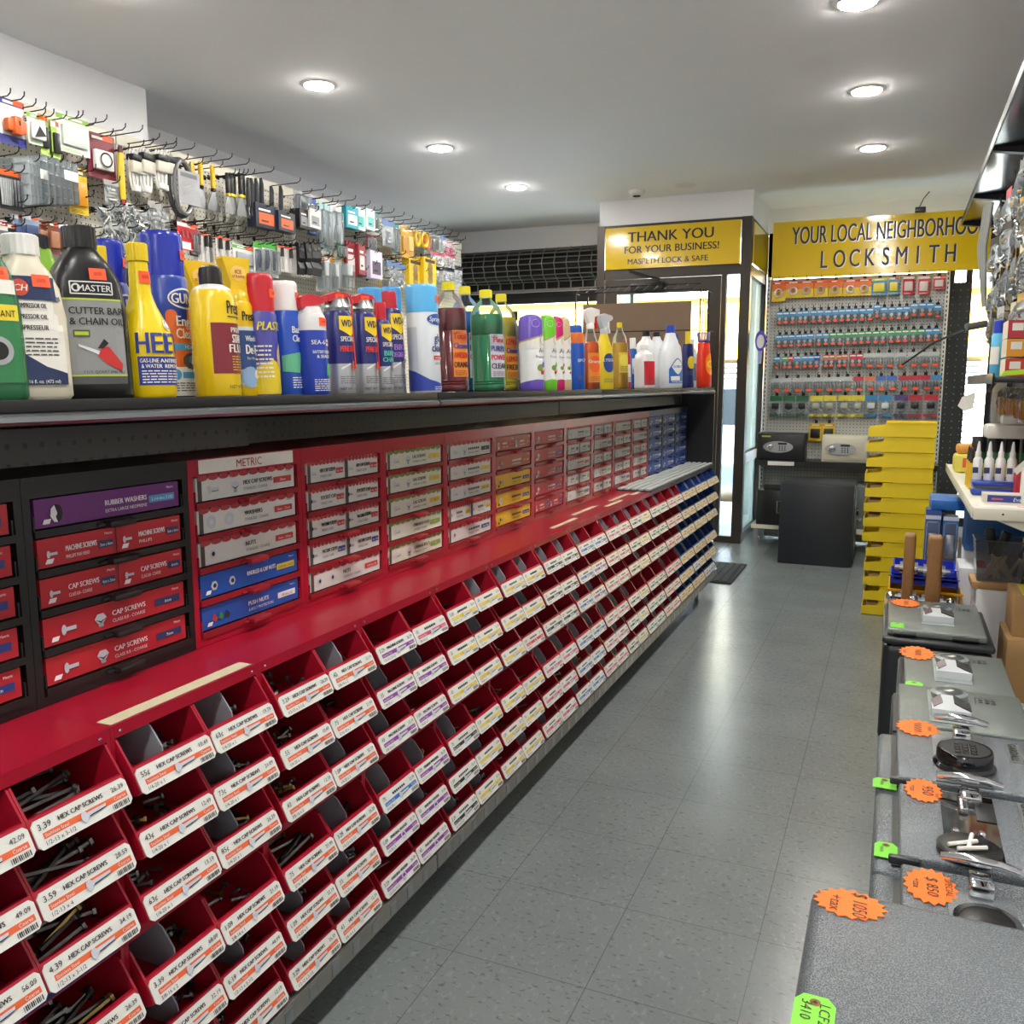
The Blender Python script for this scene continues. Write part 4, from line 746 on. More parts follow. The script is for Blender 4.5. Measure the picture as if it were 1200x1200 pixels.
for k in range(15):
    style, boxes = CABS[k]; y0, y1 = E_[k], E_[k + 1]; W = y1 - y0 - .001
    fm = {'black': BLK, 'red': REDC, 'blue': BLUEC}[style]; dm = {'black': DBLK, 'red': DULLRED, 'blue': DBLUE}[style]
    t = thing('drawer_cabinet', '%s cabinet of five drawers of boxed fasteners, %s from the camera end' % (style, ordw(k + 1)), 'drawer cabinet', (XC, y0 + W / 2, .861), 0, 'fastener drawer cabinets')
    H = .388; fr = .018; m = MB(); m.box((-.30, -W / 2, 0), (0, -W / 2 + fr * .8, H), fm).box((-.30, W / 2 - fr * .8, 0), (0, W / 2, H), fm).box((-.30, -W / 2 + fr * .8, H - .035), (0, W / 2 - fr * .8, H), fm).box((-.30, -W / 2 + fr * .8, 0), (0, W / 2 - fr * .8, .016), fm)
    m.box((-.30, -W / 2 + fr * .8, .016), (-.296, W / 2 - fr * .8, H - .035), fm)
    m.build('carcase', t)
    if k == 2:
        mm = MB(); S = flat((.001, 0, H - .033), (0, 1, 0), (0, 0, 1)); mm.rect(S, -W / 2 + .03, .003, W / 2 - .03, .031, PAPER, 0); mm.text(S, 'METRIC', 0, .008, .018, col('a33028', .5), .0008); mm.build('header_label', t)
    p = (H - .035 - .016) / 5; iw = W - 2 * fr * .8 - .006
    for q in range(5):
        z = .016 + (4 - q) * p
        dr = MB().box((-.28, -iw / 2, .001), (.004, iw / 2, .005), dm).box((-.28, -iw / 2, .005), (-.277, iw / 2, p * .8), dm).box((-.277, -iw / 2, .005), (0, -iw / 2 + .003, p * .55), dm).box((-.277, iw / 2 - .003, .005), (0, iw / 2, p * .55), dm).box((-.0, -iw / 2, .005), (.004, iw / 2, p * .2), dm).build('drawer', t, (0, 0, z))
        bw = iw - .012; drawer_box(boxes[q], bw, p * .72).build('boxed_fasteners', dr, (-.003, 0, .007 + p * .13))
        handle_mb(dm).build('handle', dr, (.002, .0, p * .12))
# black end panel and back panel of the gondola
PEGB = peg_mat('black_peg_panel', '2c2a28', '030303', .0254 * 1.15, (1, 2), .15)
tag(MB().box((-1.68, -.8, .15), (-1.66, 6.03, 1.33), PEGB).build('gondola_back_panel'), 'black perforated spine panel of the hardware gondola', 'gondola panel')
tag(MB().box((-1.65, 6.025, .15), (-1.12, 6.05, 1.335), BLK).build('gondola_end_panel'), 'black end panel closing the far end of the hardware gondola', 'gondola panel')
# ------------------------------------------------------------------ shelf over the cabinets, tilted slightly back
TILT = -R(2.2)
LIPB = mat('black_shelf_enamel', '08080a', .5, vary=.05, scale=60)
SE = [-.75, .67, 2.10, 3.53, 4.99, 6.0]
LIPM = mat('price_channel_highlight', '8f9498', .22, .85)  # plain black lip made pale metal to stand in for its lamp highlight
for i in range(5):
    y0, y1 = SE[i], SE[i + 1]
    t = thing('gondola_shelf', 'black steel shelf carrying cleaning and car bottles, %s section from the camera end' % ordw(i + 1), 'shelf', (XF, y0, 1.378), 0, 'black shelf sections', tilt=TILT)
    L = y1 - y0 - .003
    MB().box((-.56, 0, -.018), (-.003, L, 0), LIPB).build('deck', t)
    MB().rbox((-.0025, 0, -.018), (.004, L, 0.0), .002, LIPB).build('front_lip', t)
    MB().prism([(-.012, -.019), (.003, -.019), (.010, -.024), (.012, -.031), (.004, -.036), (-.012, -.034)], 1, .004, L - .004, LIPM).build('price_channel', t)
    for yy in (.02, L - .03): MB().prism([(-.5, -.019), (-.02, -.019), (-.02, -.03), (-.5, -.055)], 1, yy, yy + .006, BLK).build('bracket', t)
for i, (y0, y1, x, z0, z1) in enumerate(((-.7, 1.43, -1.19, 1.278, 1.334), (1.44, 3.6, -1.33, 1.268, 1.325), (3.61, 5.98, -1.33, 1.268, 1.325))):
    tag(MB().box((x - .006, y0, z0), (x, y1, z1), PEGB).build('perforated_rail'), 'black perforated rail under the bottle shelf, %s length from camera end' % ordw(i + 1), 'shelf rail', 'perforated rails under the shelf')
# ------------------------------------------------------------------ bottles on the shelf
class Loft:
    """bottle surface from (height, half width, half depth) rings with a superellipse section; front = +x, width = y"""
    def __init__(s, prof, n=2.): s.p = prof; s.n = n
    def r(s, z):
        p = s.p
        if z <= p[0][0]: return p[0][1], p[0][2]
        for (a, b, c), (d, e, f) in zip(p[:-1], p[1:]):
            if z <= d:
                k = (z - a) / (d - a) if d > a else 1
                return b + (e - b) * k, c + (f - c) * k
        return p[-1][1], p[-1][2]
    def pt(s, th, z, off=0, ryx=None):
        ry, rx = ryx or s.r(z); q = 2 / s.n; c, d = math.cos(th), math.sin(th)
        return ((rx + off) * math.copysign(abs(c) ** q, c), (ry + off) * math.copysign(abs(d) ** q, d), z)
    def body(s, m, mt, z0=None, z1=None, seg=28, shrink=0.):
        """mt: one material or [(up to height, material)]"""
        pr = [q for q in s.p if (z0 is None or q[0] > z0) and (z1 is None or q[0] < z1)]
        if z0 is not None: pr = [(z0,) + s.r(z0)] + pr
        if z1 is not None: pr = pr + [(z1,) + s.r(z1)]
        if isinstance(mt, list):
            lo = pr[0][0]
            for hi, mm in mt: s.body(m, mm, lo, hi, seg); lo = hi
            return m
        vs = []; fs = []
        for z, ry, rx in pr:
            for j in range(seg): vs.append(s.pt(2 * PI * j / seg, z, -shrink, (ry, rx)))
        for i in range(len(pr) - 1):
            for j in range(seg): fs.append((i * seg + j, i * seg + (j + 1) % seg, (i + 1) * seg + (j + 1) % seg, (i + 1) * seg + j))
        fs.append(tuple(range(seg - 1, -1, -1))); fs.append(tuple((len(pr) - 1) * seg + j for j in range(seg)))
        return m.add(vs, fs, mt, True)
    def S(s, zr=None, th0=0.):
        ry, rx = s.r(zr if zr is not None else s.p[len(s.p) // 2][0]); rr = (ry + rx) / 2
        return (lambda u, v, off=0: s.pt(th0 + u / rr, v, off)), PI * rr
def rnd(z0, z1, ry, rx, rb=.008, rt=.012):
    """rings of an upright body with rounded bottom and shoulder edge"""
    return [(z0, ry - rb, rx - rb), (z0 + rb * .3, ry - rb * .3, rx - rb * .3), (z0 + rb, ry, rx), (z1 - rt, ry, rx), (z1 - rt * .35, ry - rt * .3, rx - rt * .3), (z1, ry - rt, rx - rt)]
def ribcap(m, r0, z0, z1, mm, n=26, c=(0, 0), r1=None):
    r1 = r0 if r1 is None else r1; vs = []; fs = []
    prof = [(r0, z0), ((r0 + r1) / 2, (z0 + z1) / 2), (r1, z1 - .002), (r1 * .9, z1)]
    k = n * 2
    for rr, z in prof:
        for j in range(k):
            q = rr * (1 if j % 2 else .955); vs.append((c[0] + q * math.cos(2 * PI * j / k), c[1] + q * math.sin(2 * PI * j / k), z))
    for i in range(3):
        for j in range(k): fs.append((i * k + j, i * k + (j + 1) % k, (i + 1) * k + (j + 1) % k, (i + 1) * k + j))
    fs.append(tuple(3 * k + j for j in range(k)))
    return m.add(vs, fs, mm)
def sticker(par, S, u, v, w=.026, h=.018):
    m = MB(); m.rect(S, u - w / 2, v - h / 2, u + w / 2, v + h / 2, ORANGE_STICKER, .0016, 4, 2); m.line(S, [(u - w * .25, v), (u + w * .25, v + h * .05)], h * .3, col('d63f1c', .6), .002); m.build('price_sticker', par)
def smallprint(m, S, u0, u1, v0, v1, n, mm):
    for i in range(n):
        v = v1 - (v1 - v0) * (i + .5) / n; h = (v1 - v0) / n * .38
        u = u0
        while u < u1 - .004:
            L = min(random.uniform(.004, .013), u1 - u); m.rect(S, u, v - h / 2, u + L, v + h / 2, mm, .0018); u += L + .002
P_ = lambda h, r=.28: col(h, r)
def trigger(m, r, z, body, trig, s=1.):
    """trigger sprayer head pointing +y"""
    m.lathe([(r, z), (r, z + .02 * s), (r * .75, z + .026 * s)], body, 16)
    m.prism([(-.016 * s, z + .024 * s), (.016 * s, z + .024 * s), (.018 * s, z + .05 * s), (.05 * s, z + .062 * s), (.05 * s, z + .082 * s), (.0, z + .09 * s), (-.03 * s, z + .08 * s), (-.034 * s, z + .062 * s)], 0, -.011 * s, .011 * s, body)
    m.prism([(.022 * s, z + .056 * s), (.036 * s, z + .054 * s), (.034 * s, z + .03 * s), (.042 * s, z + .004 * s), (.034 * s, z + .002 * s), (.024 * s, z + .028 * s)], 0, -.007 * s, .007 * s, trig)
    m.cyl((0, .05 * s, z + .072 * s), (0, .06 * s, z + .072 * s), .008 * s, trig, 10)
def k_oil_jug(t, W, H, o):
    ry, rx = W * .53, W * .36
    L = Loft([(0, ry * .9, rx * .9), (.006, ry, rx), (H * .12, ry, rx), (H * .5, ry * 1.0, rx), (H * .68, ry * .88, rx * .95), (H * .78, ry * .66, rx * .84), (H * .84, ry * .44, rx * .7), (H * .87, .022, .022), (H * .885, .022, .022)], 3.2)
    L.body(MB(), o['c']).build('body', t)
    ribcap(MB(), .0255, H * .875, H, o['cap'], 18, (0, 0)).build('cap', t)
    def S(u, v, off=0):
        a, b = L.r(v); k = max(-.98, min(.98, u / a)); return ((b + off + .0014) * (1 - abs(k) ** 3.2) ** (1 / 3.2), u, v)
    m = MB(); u = W * .39
    o['lab'](m, S, u, H); m.build('label', t)
    if o.get('st', True): sticker(t, S, .012, H * .715)
def lab_chain(m, S, u, H):
    G = col('3b3d3f', .4); LG = col('8e908f', .4); GR = col('b2c43a', .4)
    m.rect(S, -u, H * .1, u, H * .57, LG, .001, 8, 2)
    m.add([S(a, b, .001) for a, b in ((-u, H * .57), (u, H * .57), (u * .72, H * .76), (-u * .72, H * .76))], [(0, 1, 2, 3)], G)
    m.rect(S, -u, H * .565, u, H * .575, GR, .0016, 8); m.rect(S, -u, H * .13, u, H * .14, GR, .0016, 8); m.rect(S, -u, H * .085, u, H * .13, col('4a4c4d', .4), .0014, 8)
    W8 = col('dcdcda', .4); m.line(S, [(-u * .7, H * .6), (u * .7, H * .6), (u * .7, H * .668), (-u * .7, H * .668), (-u * .7, H * .6)], .002, W8, .0018)
    m.ring(S, -u * .52, H * .634, .004, .0065, W8, .002); m.text(S, 'MASTER', u * .1, H * .615, H * .038, W8, .002, bold=.02)
    m.text(S, 'CUTTER BAR', -u * .82, H * .485, H * .042, INK, .002, 'l', bold=.02, sx=.9); m.text(S, '& CHAIN OIL', -u * .82, H * .425, H * .042, INK, .002, 'l', bold=.02, sx=.9)
    m.rect(S, -u * .75, H * .355, -u * .2, H * .395, col('565a36', .4), .0018, 3); m.rect(S, -u * .7, H * .365, -u * .25, H * .385, GR, .0022, 3)
    r_ = col('c12a2a', .4); m.poly(S, [(-u * .62, H * .315), (-u * .6, H * .30), (u * .1, H * .25), (u * .08, H * .275)], col('d8d8d8', .4), .002)
    m.poly(S, [(0, H * .245), (u * .15, H * .3), (u * .4, H * .3), (u * .85, H * .2), (u * .8, H * .16), (u * .3, H * .2)], r_, .0024); m.poly(S, [(u * .0, H * .29), (u * .25, H * .345), (u * .4, H * .32), (u * .2, H * .29)], INK, .0026)
    m.text(S, '1 U.S. QUART (946 ML)', -u * .5, H * .148, H * .017, INK, .002, 'l')
def lab_airoil(m, S, u, H):
    NV = col('1d2f55', .4); WH = col('e6e3da', .4)
    m.rect(S, -u, H * .09, u, H * .74, WH, .001, 8, 2); m.rect(S, -u, H * .6, u, H * .74, NV, .0014, 8)
    m.disc(S, -u * .5, H * .67, H * .05, col('d2492e', .4), .002); m.text(S, 'CH', -u * .5, H * .65, H * .04, PAPER, .0026, bold=.04, slant=.2)
    for i, tx in enumerate(('AIR COMPRESSOR OIL', 'COMPRESSOR OIL', 'COMPRESSEUR')): m.text(S, tx, -u * .3, H * (.55 - .065 * i), H * .03, INK, .002, 'l' if 0 else 'c', bold=.03, maxw=u * 1.4)
    smallprint(m, S, -u * .5, u * .7, H * .26, H * .38, 5, col('55565a', .5))
    m.poly(S, [(-u, H * .09), (u, H * .09), (u, H * .16), (u * .2, H * .2), (-u * .5, H * .27), (-u, H * .36)], NV, .0016)
    m.text(S, 'Net 16 fl. oz. (473 ml)', -u * .1, H * .1, H * .022, PAPER, .0024, maxw=u * 1.5)
def lab_green(m, S, u, H):
    m.rect(S, -u, H * .1, u, H * .7, col('2f7a48', .4), .001, 8, 2); m.rect(S, -u, H * .45, u, H * .54, col('e8d23a', .4), .0014, 8); m.rect(S, -u, H * .6, u, H * .68, PAPER, .0014, 8); m.text(S, 'LUBRICANT', 0, H * .47, H * .04, INK, .002, maxw=u * 1.7)
    m.disc(S, 0, H * .28, u * .6, INK, .0015); m.ring(S, 0, H * .28, u * .4, u * .62, STEEL, .002)
def k_heet(t, W, H, o):
    r = W / 2; Y = P_('e8ca12')
    L = Loft([(0, r * .93, r * .93), (.005, r, r), (H * .38, r, r), (H * .45, r * .9, r * .9), (H * .6, r * .52, r * .52), (H * .68, r * .38, r * .38), (H * .88, r * .33, r * .33)], 2.4)
    L.body(MB(), Y).build('body', t)
    ribcap(MB(), r * .4, H * .885, H, P_('e3c414', .35), 20).build('cap', t)
    S, h = L.S(H * .2); m = MB(); BL = col('23348c', .4); u = r * .95
    m.text(S, 'HEET', 0, H * .285, H * .14, BL, .002, bold=.05, sx=.75); m.rect(S, -u, H * .08, u, H * .265, BL, .001, 8)
    m.text(S, 'GAS-LINE ANTIFREEZE', 0, H * .225, H * .026, PAPER, .002, maxw=u * 1.8, bold=.02); m.text(S, '& WATER REMOVER', 0, H * .19, H * .026, PAPER, .002, maxw=u * 1.7, bold=.02); smallprint(m, S, -u * .85, u * .85, H * .09, H * .18, 5, PAPER)
    m.disc(S, u * .45, H * .47, H * .034, PAPER, .002); m.ring(S, u * .45, H * .47, H * .022, H * .026, BL, .0025); m.build('label', t)
    S2, h = L.S(H * .75); sticker(t, S2, 0, H * .78, .02, .02)
def can(t, W, H, bands, cap, caph, shoulder=None, capr=.95, lab=None, capmat=None, dome=0, st=None):
    r = W / 2; zb = H * (1 - caph)
    L = Loft(rnd(0, zb, r, r, .004, r * (1 - capr) + .008)); m = MB()
    L.body(m, [(zb * z, mm) for z, mm in bands]); m.lathe([(r * .96, -.0), (r * .985, .003), (r * .96, .006)], STEEL, 28); m.build('body', t)
    m = MB(); cr = r * capr
    if dome: m.lathe([(cr, zb - .004), (cr, zb + (H - zb) * .55), (cr * .93, zb + (H - zb) * .85), (cr * .6, H)], cap, 26)
    else: m.lathe([(cr, zb - .004), (cr, H - .01), (cr * .97, H - .003), (cr * .9, H)], cap, 26)
    m.build('cap', t)
    S, h = L.S(zb * .5)
    if lab: m = MB(); lab(m, S, r, zb); m.build('label', t)
    if st is not None:
        cs = (lambda u, v, off=0: ((cr + off) * math.cos(u / cr), (cr + off) * math.sin(u / cr), v)); sticker(t, cs, st, H * (1 - caph * .55))
    return L
def lab_gunk(m, S, r, z):
    O = col('e06a22', .4); B = col('233f9a', .3); W8 = col('eceef0', .4)
    m.rect(S, -r * 2.4, z * .0 + .004, r * 2.4, z * .25, W8, .0008, 20); m.rect(S, -r * 2.4, z * .25, r * 2.4, z * .66, O, .0008, 20)
    for i in range(9): m.disc(S, -r * 2.1 + i * r * .52, z * .66, r * .27, O if i % 2 else B, .0012, 12, z * (.05 + .025 * (i % 3)))
    m.disc(S, r * .2, z * .80, r * .85, PAPER, .0014, 22, z * .085); m.disc(S, r * .2, z * .80, r * .78, B, .0018, 22, z * .07); m.text(S, 'GUNK', r * .2, z * .76, z * .085, PAPER, .0024, bold=.04, maxw=r * 1.4)
    m.text(S, 'Engine', r * .3, z * .58, z * .085, PAPER, .002, bold=.04, maxw=r * 1.3); m.text(S, 'Cleaner', r * .3, z * .48, z * .085, PAPER, .002, bold=.04, maxw=r * 1.4)
    m.rect(S, -r * 1.2, z * .385, r * 1.2, z * .44, col('4a9fd6', .4), .0016, 10); m.text(S, 'FOAMY', r * .4, z * .395, z * .036, PAPER, .0024, bold=.02); m.disc(S, r * .3, z * .3, r * .5, col('55585c', .4), .0016, 9, z * .07); m.disc(S, r * .4, z * .31, r * .3, STEEL, .002, 7, z * .04)
    m.disc(S, -r * .55, z * .19, r * .25, col('4a9fd6', .4), .002); m.text(S, '1', -r * .55, z * .165, z * .05, PAPER, .0026); m.rect(S, -r * .25, z * .16, r * 1.1, z * .21, col('4a9fd6', .4), .0018, 6); smallprint(m, S, -r * .6, r * .9, z * .05, z * .13, 4, INK)
def lab_starter(m, S, r, z):
    MR = col('7c2230', .4); m.text(S, 'Prestone', r * .55, z * .72, z * .12, INK, .002, bold=.02, sx=.8, maxw=r * 1.5); m.rect(S, -r * .2, z * .69, r * 1.3, z * .70, INK, .002, 8)
    m.rect(S, -r * .95, z * .2, r * 1.35, z * .64, MR, .001, 10); m.text(S, 'PREMIUM', r * .55, z * .56, z * .045, PAPER, .002, bold=.02); m.text(S, 'STARTING', r * .6, z * .47, z * .075, PAPER, .002, bold=.05, maxw=r * 1.25); m.text(S, 'FLUID', r * .45, z * .385, z * .075, PAPER, .002, bold=.05); smallprint(m, S, -r * .1, r * 1.2, z * .22, z * .36, 6, col('d8b04a', .5)); m.text(S, 'NET WT. 14 OZ', r * .4, z * .07, z * .03, INK, .002)
def lab_deicer(m, S, r, z):
    BL = col('24447e', .4); m.text(S, 'Prestone', r * .45, z * .78, z * .1, INK, .002, bold=.03, sx=.8, maxw=r * 1.6); m.rect(S, -r * 2, z * .28, r * 2, z * .68, BL, .001, 16)
    m.text(S, 'Windshield', r * .45, z * .57, z * .06, PAPER, .002, bold=.02, maxw=r * 1.4); m.text(S, 'De-Icer', r * .45, z * .44, z * .1, PAPER, .002, bold=.05, maxw=r * 1.4); m.text(S, 'For Windshields', r * .45, z * .38, z * .03, PAPER, .002, maxw=r * 1.3)
    m.disc(S, 0, z * .2, r * .7, col('8fb0d4', .4), .0015, 16, z * .11); m.disc(S, r * .6, z * .23, r * .3, PAPER, .002)
def lab_plastic(m, S, r, z):
    m.poly(S, [(-r * 2, .004), (r * 2, .004), (r * 2, z * .2), (0, z * .42), (-r * 2, z * .25)], col('dfc62a', .4), .001); m.disc(S, r * .8, z * .45, r * .5, col('d8b28a', .4), .0016, 14, z * .16)
    m.text(S, 'PLASTIC', r * .1, z * .76, z * .1, col('e8d536', .4), .002, bold=.05, maxw=r * 1.9, slant=.2); smallprint(m, S, -r * 1.2, 0, z * .2, z * .6, 8, PAPER)
def lab_batt(m, S, r, z):
    m.text(S, 'Battery', r * .5, z * .72, z * .08, PAPER, .002, bold=.03, maxw=r * 1.3); m.text(S, 'Cleaner', r * .5, z * .62, z * .08, PAPER, .002, bold=.03, maxw=r * 1.3); m.poly(S, [(-r * .9, z * .28), (r * .3, z * .26), (r * .8, z * .4), (r * .4, z * .5), (-r * .9, z * .46)], col('5fb089', .4), .0015); m.poly(S, [(r * .3, z * .26), (r * 1.2, z * .32), (r * 1.2, z * .5), (r * .5, z * .49)], INK, .0018); smallprint(m, S, -r * .3, r, z * .08, z * .22, 5, PAPER)
def lab_batt2(m, S, r, z):
    m.text(S, 'SEA-6', -r * .2, z * .78, z * .07, PAPER, .002, bold=.02); m.rect(S, r * .4, z * .76, r * .9, z * .86, col('d8dbe8', .4), .0015); m.rect(S, r * .4, z * .8, r * .9, z * .82, col('c22a2a', .4), .0018); m.text(S, 'BATTERY TERMINAL', r * .2, z * .64, z * .05, PAPER, .002, bold=.02, maxw=r * 1.6); m.text(S, '& SEALER', r * .2, z * .57, z * .05, PAPER, .002, bold=.02); m.poly(S, [(r * .3, z * .3), (r * .9, z * .3), (r * .95, z * .48), (r * .4, z * .48)], col('3fae6a', .4), .0016); smallprint(m, S, -r * .6, r * .9, z * .05, z * .25, 6, PAPER)
def lab_wd(word1, word2, c2, ring):
    def f(m, S, r, z):
        YL = col('f2cf1c', .35); m.poly(S, [(-r * .5, z * .915), (r * 1.2, z * .915), (r * 1.2, z * .76), (r * .35, z * .68), (-r * .5, z * .76)], YL, .0012)
        m.text(S, 'WD-40', r * .35, z * .79, z * .085, col('1b2468', .4), .002, bold=.03, maxw=r * 1.4); m.text(S, 'SPECIALIST', r * .3, z * .62, z * .06, PAPER, .002, bold=.02, maxw=r * 1.5); m.text(S, word1, r * .3, z * .5, z * .07, col(c2, .4), .002, bold=.05, maxw=r * 1.6)
        if word2: m.text(S, word2, r * .3, z * .42, z * .06, col(c2, .4), .002, bold=.05, maxw=r * 1.6)
        m.disc(S, r * .6, z * .33, r * .3, col(ring, .4), .0016); m.ring(S, r * .6, z * .33, r * .3, r * .34, STEEL, .002); m.line(S, [(-r * .5, z * .3), (r * .2, z * .36)], z * .02, PAPER, .002); smallprint(m, S, -r * .6, r * .9, z * .12, z * .22, 4, col('6c6f74', .4)); m.text(S, 'NET WT. 11 OZ', r * .2, z * .05, z * .03, INK, .002)
    return f
NAVY = P_('23276b'); SILB = mat('silver_can_print', 'b9bbc0', .3, .6)
def k_wdstraw(t, W, H, o):
    r = W / 2; zb = H * .83; L = Loft(rnd(0, zb, r, r, .004, .014)); m = MB(); L.body(m, [(zb * .36, SILB), (zb, NAVY)]); m.build('body', t)
    m = MB(); m.lathe([(r * .8, zb - .006), (r * .92, zb + .004), (r * .7, zb + .022), (.012, zb + .03)], STEEL, 24); m.build('collar', t)
    m = MB(); rd = P_('c22030')
    m.prism([(-r * .95, zb + .016), (-r * .9, H * .965), (-r * .2, H), (r * .75, H * .985), (r * .95, H * .95), (r * .5, zb + .028), (-r * .3, zb + .02)], 0, -.014, .014, rd); m.prism([(-r * .9, zb + .018), (-r * .2, zb + .028), (-r * .3, zb + .0)], 0, -.006, .006, rd)
    m.build('actuator', t)
    MB().tube([(.017, r * .82, H * .96), (.017, r * .98, zb + .02), (r * .72, r * .74, zb * .85), (r * .78, r * .78, zb * .3)], .0016, P_('d8302a'), 6).tube([(0, r * .9, H * .975), (0, r * 1.06, H * .92), (0, r * 1.0, zb)], .004, STEEL, 6).build('straw', t)
    S, h = L.S(zb * .5); m = MB(); lab_wd('PENETRANT', '', 'e0402e', 'c03028')(m, S, r, zb); m.build('label', t)
    cs = (lambda u, v, off=0: (.014 + off, u, v)); sticker(t, cs, 0, H * .945, .024, .014)
def jug(t, W, H, o):
    r = W / 2; lv = H * o.get('lv', .76)
    L = Loft([(0, r * .86, r * .86), (.004, r * .96, r * .96), (.012, r, r)] + [(H * (.06 + .012 * i), r * (1 - .03 * (i % 2)), r * (1 - .03 * (i % 2))) for i in range(6)] + [(H * .55, r, r), (H * .56, r * .96, r * .96), (H * .575, r, r), (H * .70, r, r), (H * .77, r * .95, r * .95), (H * .83, r * .80, r * .80), (H * .875, r * .55, r * .55), (H * .90, r * .38, r * .38), (H * .93, r * .34, r * .34)], 2.3)
    L.body(MB(), CLEARBOT).build('bottle', t); m = MB(); L.body(m, o['liq'], .003, lv, 28, .0022); m.build('liquid', t)
    ribcap(MB(), r * .40, H * .925, H, P_('e6d81e', .3), 20).build('cap', t)
    S, h = L.S(H * .3); m = MB(); lc = o['lab']; u = r * .62
    m.rect(S, -u, H * .14, u, H * .56, lc, .0012, 8)
    for i, (tx, cc) in enumerate(zip(o['txt'], ('c62a20', '1d3a9a', 'c62a20', INKH))): m.text(S, tx, 0, H * (.48 - .085 * i), H * .055, col(cc, .5), .002, bold=.04, maxw=u * 1.8)
    m.text(S, "LA's", -u * .5, H * .525, H * .025, INK, .002); smallprint(m, S, -u * .8, u * .8, H * .15, H * .2, 3, col('5a4a3a', .5)); m.build('label', t); return L
INKH = '1a1a1c'
def liq(name, c): return mat(name, c, .12, vary=.1, scale=6, coat=.5)
def k_oval(t, W, H, body, cap, caph=.1, ratio=.62, neck=.3, n=2.6, shoulder=.78, lab=None, capr=.3, liquid=None):
    ry = W * .55; rx = ry * ratio
    L = Loft([(0, ry * .88, rx * .88), (.006, ry * .98, rx * .98), (.014, ry, rx), (H * .35, ry * .98, rx), (H * (shoulder - .14), ry, rx), (H * shoulder, ry * .82, rx * .9), (H * (1 - caph - .05), ry * neck * 1.3, rx * neck * 1.6), (H * (1 - caph), ry * neck, ry * neck)], n)
    m = MB(); L.body(m, body); m.build('body', t)
    if liquid: m = MB(); L.body(m, liquid[0], .003, H * liquid[1], 28, .0022); m.build('liquid', t)
    if cap: ribcap(MB(), max(ry * capr, .011), H * (1 - caph) - .002, H, cap, 18).build('cap', t)
    S, h = L.S(H * .4)
    if lab: m = MB(); lab(m, S, ry, H); m.build('label', t)
    return L
def simple_lab(base, words, fg=None, z0=.15, z1=.65, blob=None, w=.75, bcol=None):
    def f(m, S, r, z):
        u = r * w
        if base: m.rect(S, -u, z * z0, u, z * z1, base, .001, 8, 2)
        if blob: m.disc(S, 0, z * (z0 + (z1 - z0) * .62), u * .85, col(blob, .4), .0015, 22, z * (z1 - z0) * .28)
        for i, wd in enumerate(words): m.text(S, wd, 0, z * (z1 - (z1 - z0) * (.34 + .2 * i)), z * .055, col(fg[i % len(fg)], .5), .0024, bold=.04, maxw=u * 1.7)
        smallprint(m, S, -u * .8, u * .8, z * (z0 + .02), z * (z0 + .1), 3, col('6a6c72', .5))
    return f
def wick(c1, lab):
    CC = P_(c1)
    def f(t, W, H, o):
        r = W / 2; L = Loft(rnd(0, H, r, r * .95, .006, .022), 2.2); m = MB(); L.body(m, [(H * .10, CC), (H * .55, col('eef0ee', .3)), (H, CC)]); m.build('body', t)
        S, h = L.S(H * .5); m = MB(); m.poly(S, [(-r * 2, H * .55), (-r * 2, H * .62), (-r * .5, H * .66), (r, H * .74), (r * 2, H * .82), (r * 2, H * .55)], PAPER, .0008); m.line(S, [(-r * 1.8, H * .635), (-r * .5, H * .67), (r, H * .75), (r * 2, H * .83)], H * .02, col('b9a668', .4), .0012)
        m.ring(S, r * .7, H * .66, r * .34, r * .4, STEEL, .0016); m.disc(S, r * .7, H * .66, r * .34, PAPER, .0016); m.text(S, 'Air', r * .5, H * .5, H * .06, col('5a4a7a', .5), .0016); m.text(S, 'Freshmatic', r * .5, H * .43, H * .035, col('5a4a7a', .5), .0016, maxw=r * 1.1)
        for du, dv, q, rr in ((.3, .3, '7a9a4a', .3), (.7, .34, c1, .26), (.9, .26, 'e07a3a', .22), (.5, .24, 'b0303a', .2), (1.0, .33, 'f0c040', .16)): m.disc(S, r * du, H * dv, r * rr, col(q, .4), .0014 + du * .0005, 9)
        m.poly(S, [(-r * 2, H * .1), (r * 2, H * .1), (r * 2, H * .13), (0, H * .15), (-r * 2, H * .1)], CC, .001); m.build('label', t)
        cs = (lambda u, v, off=0: L.pt(u / r, v, off)); m = MB(); m.ring(cs, 0, H * .88, r * .3, r * .33, col('dcdce6', .4), .001); m.build('cap_emboss', t)
    return f
def k_ice_cap(t, W, H, o):
    r = W / 2; zb = H * .70; Y = P_('e2bb14'); L = Loft(rnd(0, zb, r, r, .004, .012)); m = MB(); L.body(m, [(zb * .12, Y), (zb * .72, col('cfd6dc', .35)), (zb, Y)]); m.build('body', t)
    m = MB(); m.prism([(-r * .8, zb - .004), (r * .8, zb - .004), (r * .62, zb + (H - zb) * .4), (r * 1.05, H * .985), (r * 1.0, H), (-r * 1.1, H), (-r * 1.15, H * .985), (-r * .62, zb + (H - zb) * .4)], 0, -.012, .012, Y); m.lathe([(r * .86, zb - .004), (r * .8, zb + .012), (r * .5, zb + .022)], Y, 22); m.build('scraper_cap', t)
    m = MB(); F = flat((.0125, 0, 0), (0, 1, 0), (0, 0, 1)); m.disc(F, 0, H * .89, r * .62, col('e8c86a', .4), .0003, 22, H * .055); m.text(F, 'ICE', 0, H * .885, H * .03, col('c23a22', .4), .0008, bold=.04); m.text(F, 'SCRAPER', 0, H * .855, H * .02, col('c23a22', .4), .0008, bold=.02, maxw=r); m.build('cap_label', t)
    S, h = L.S(zb * .5); m = MB(); lab_deicer(m, S, r, zb); m.build('label', t)
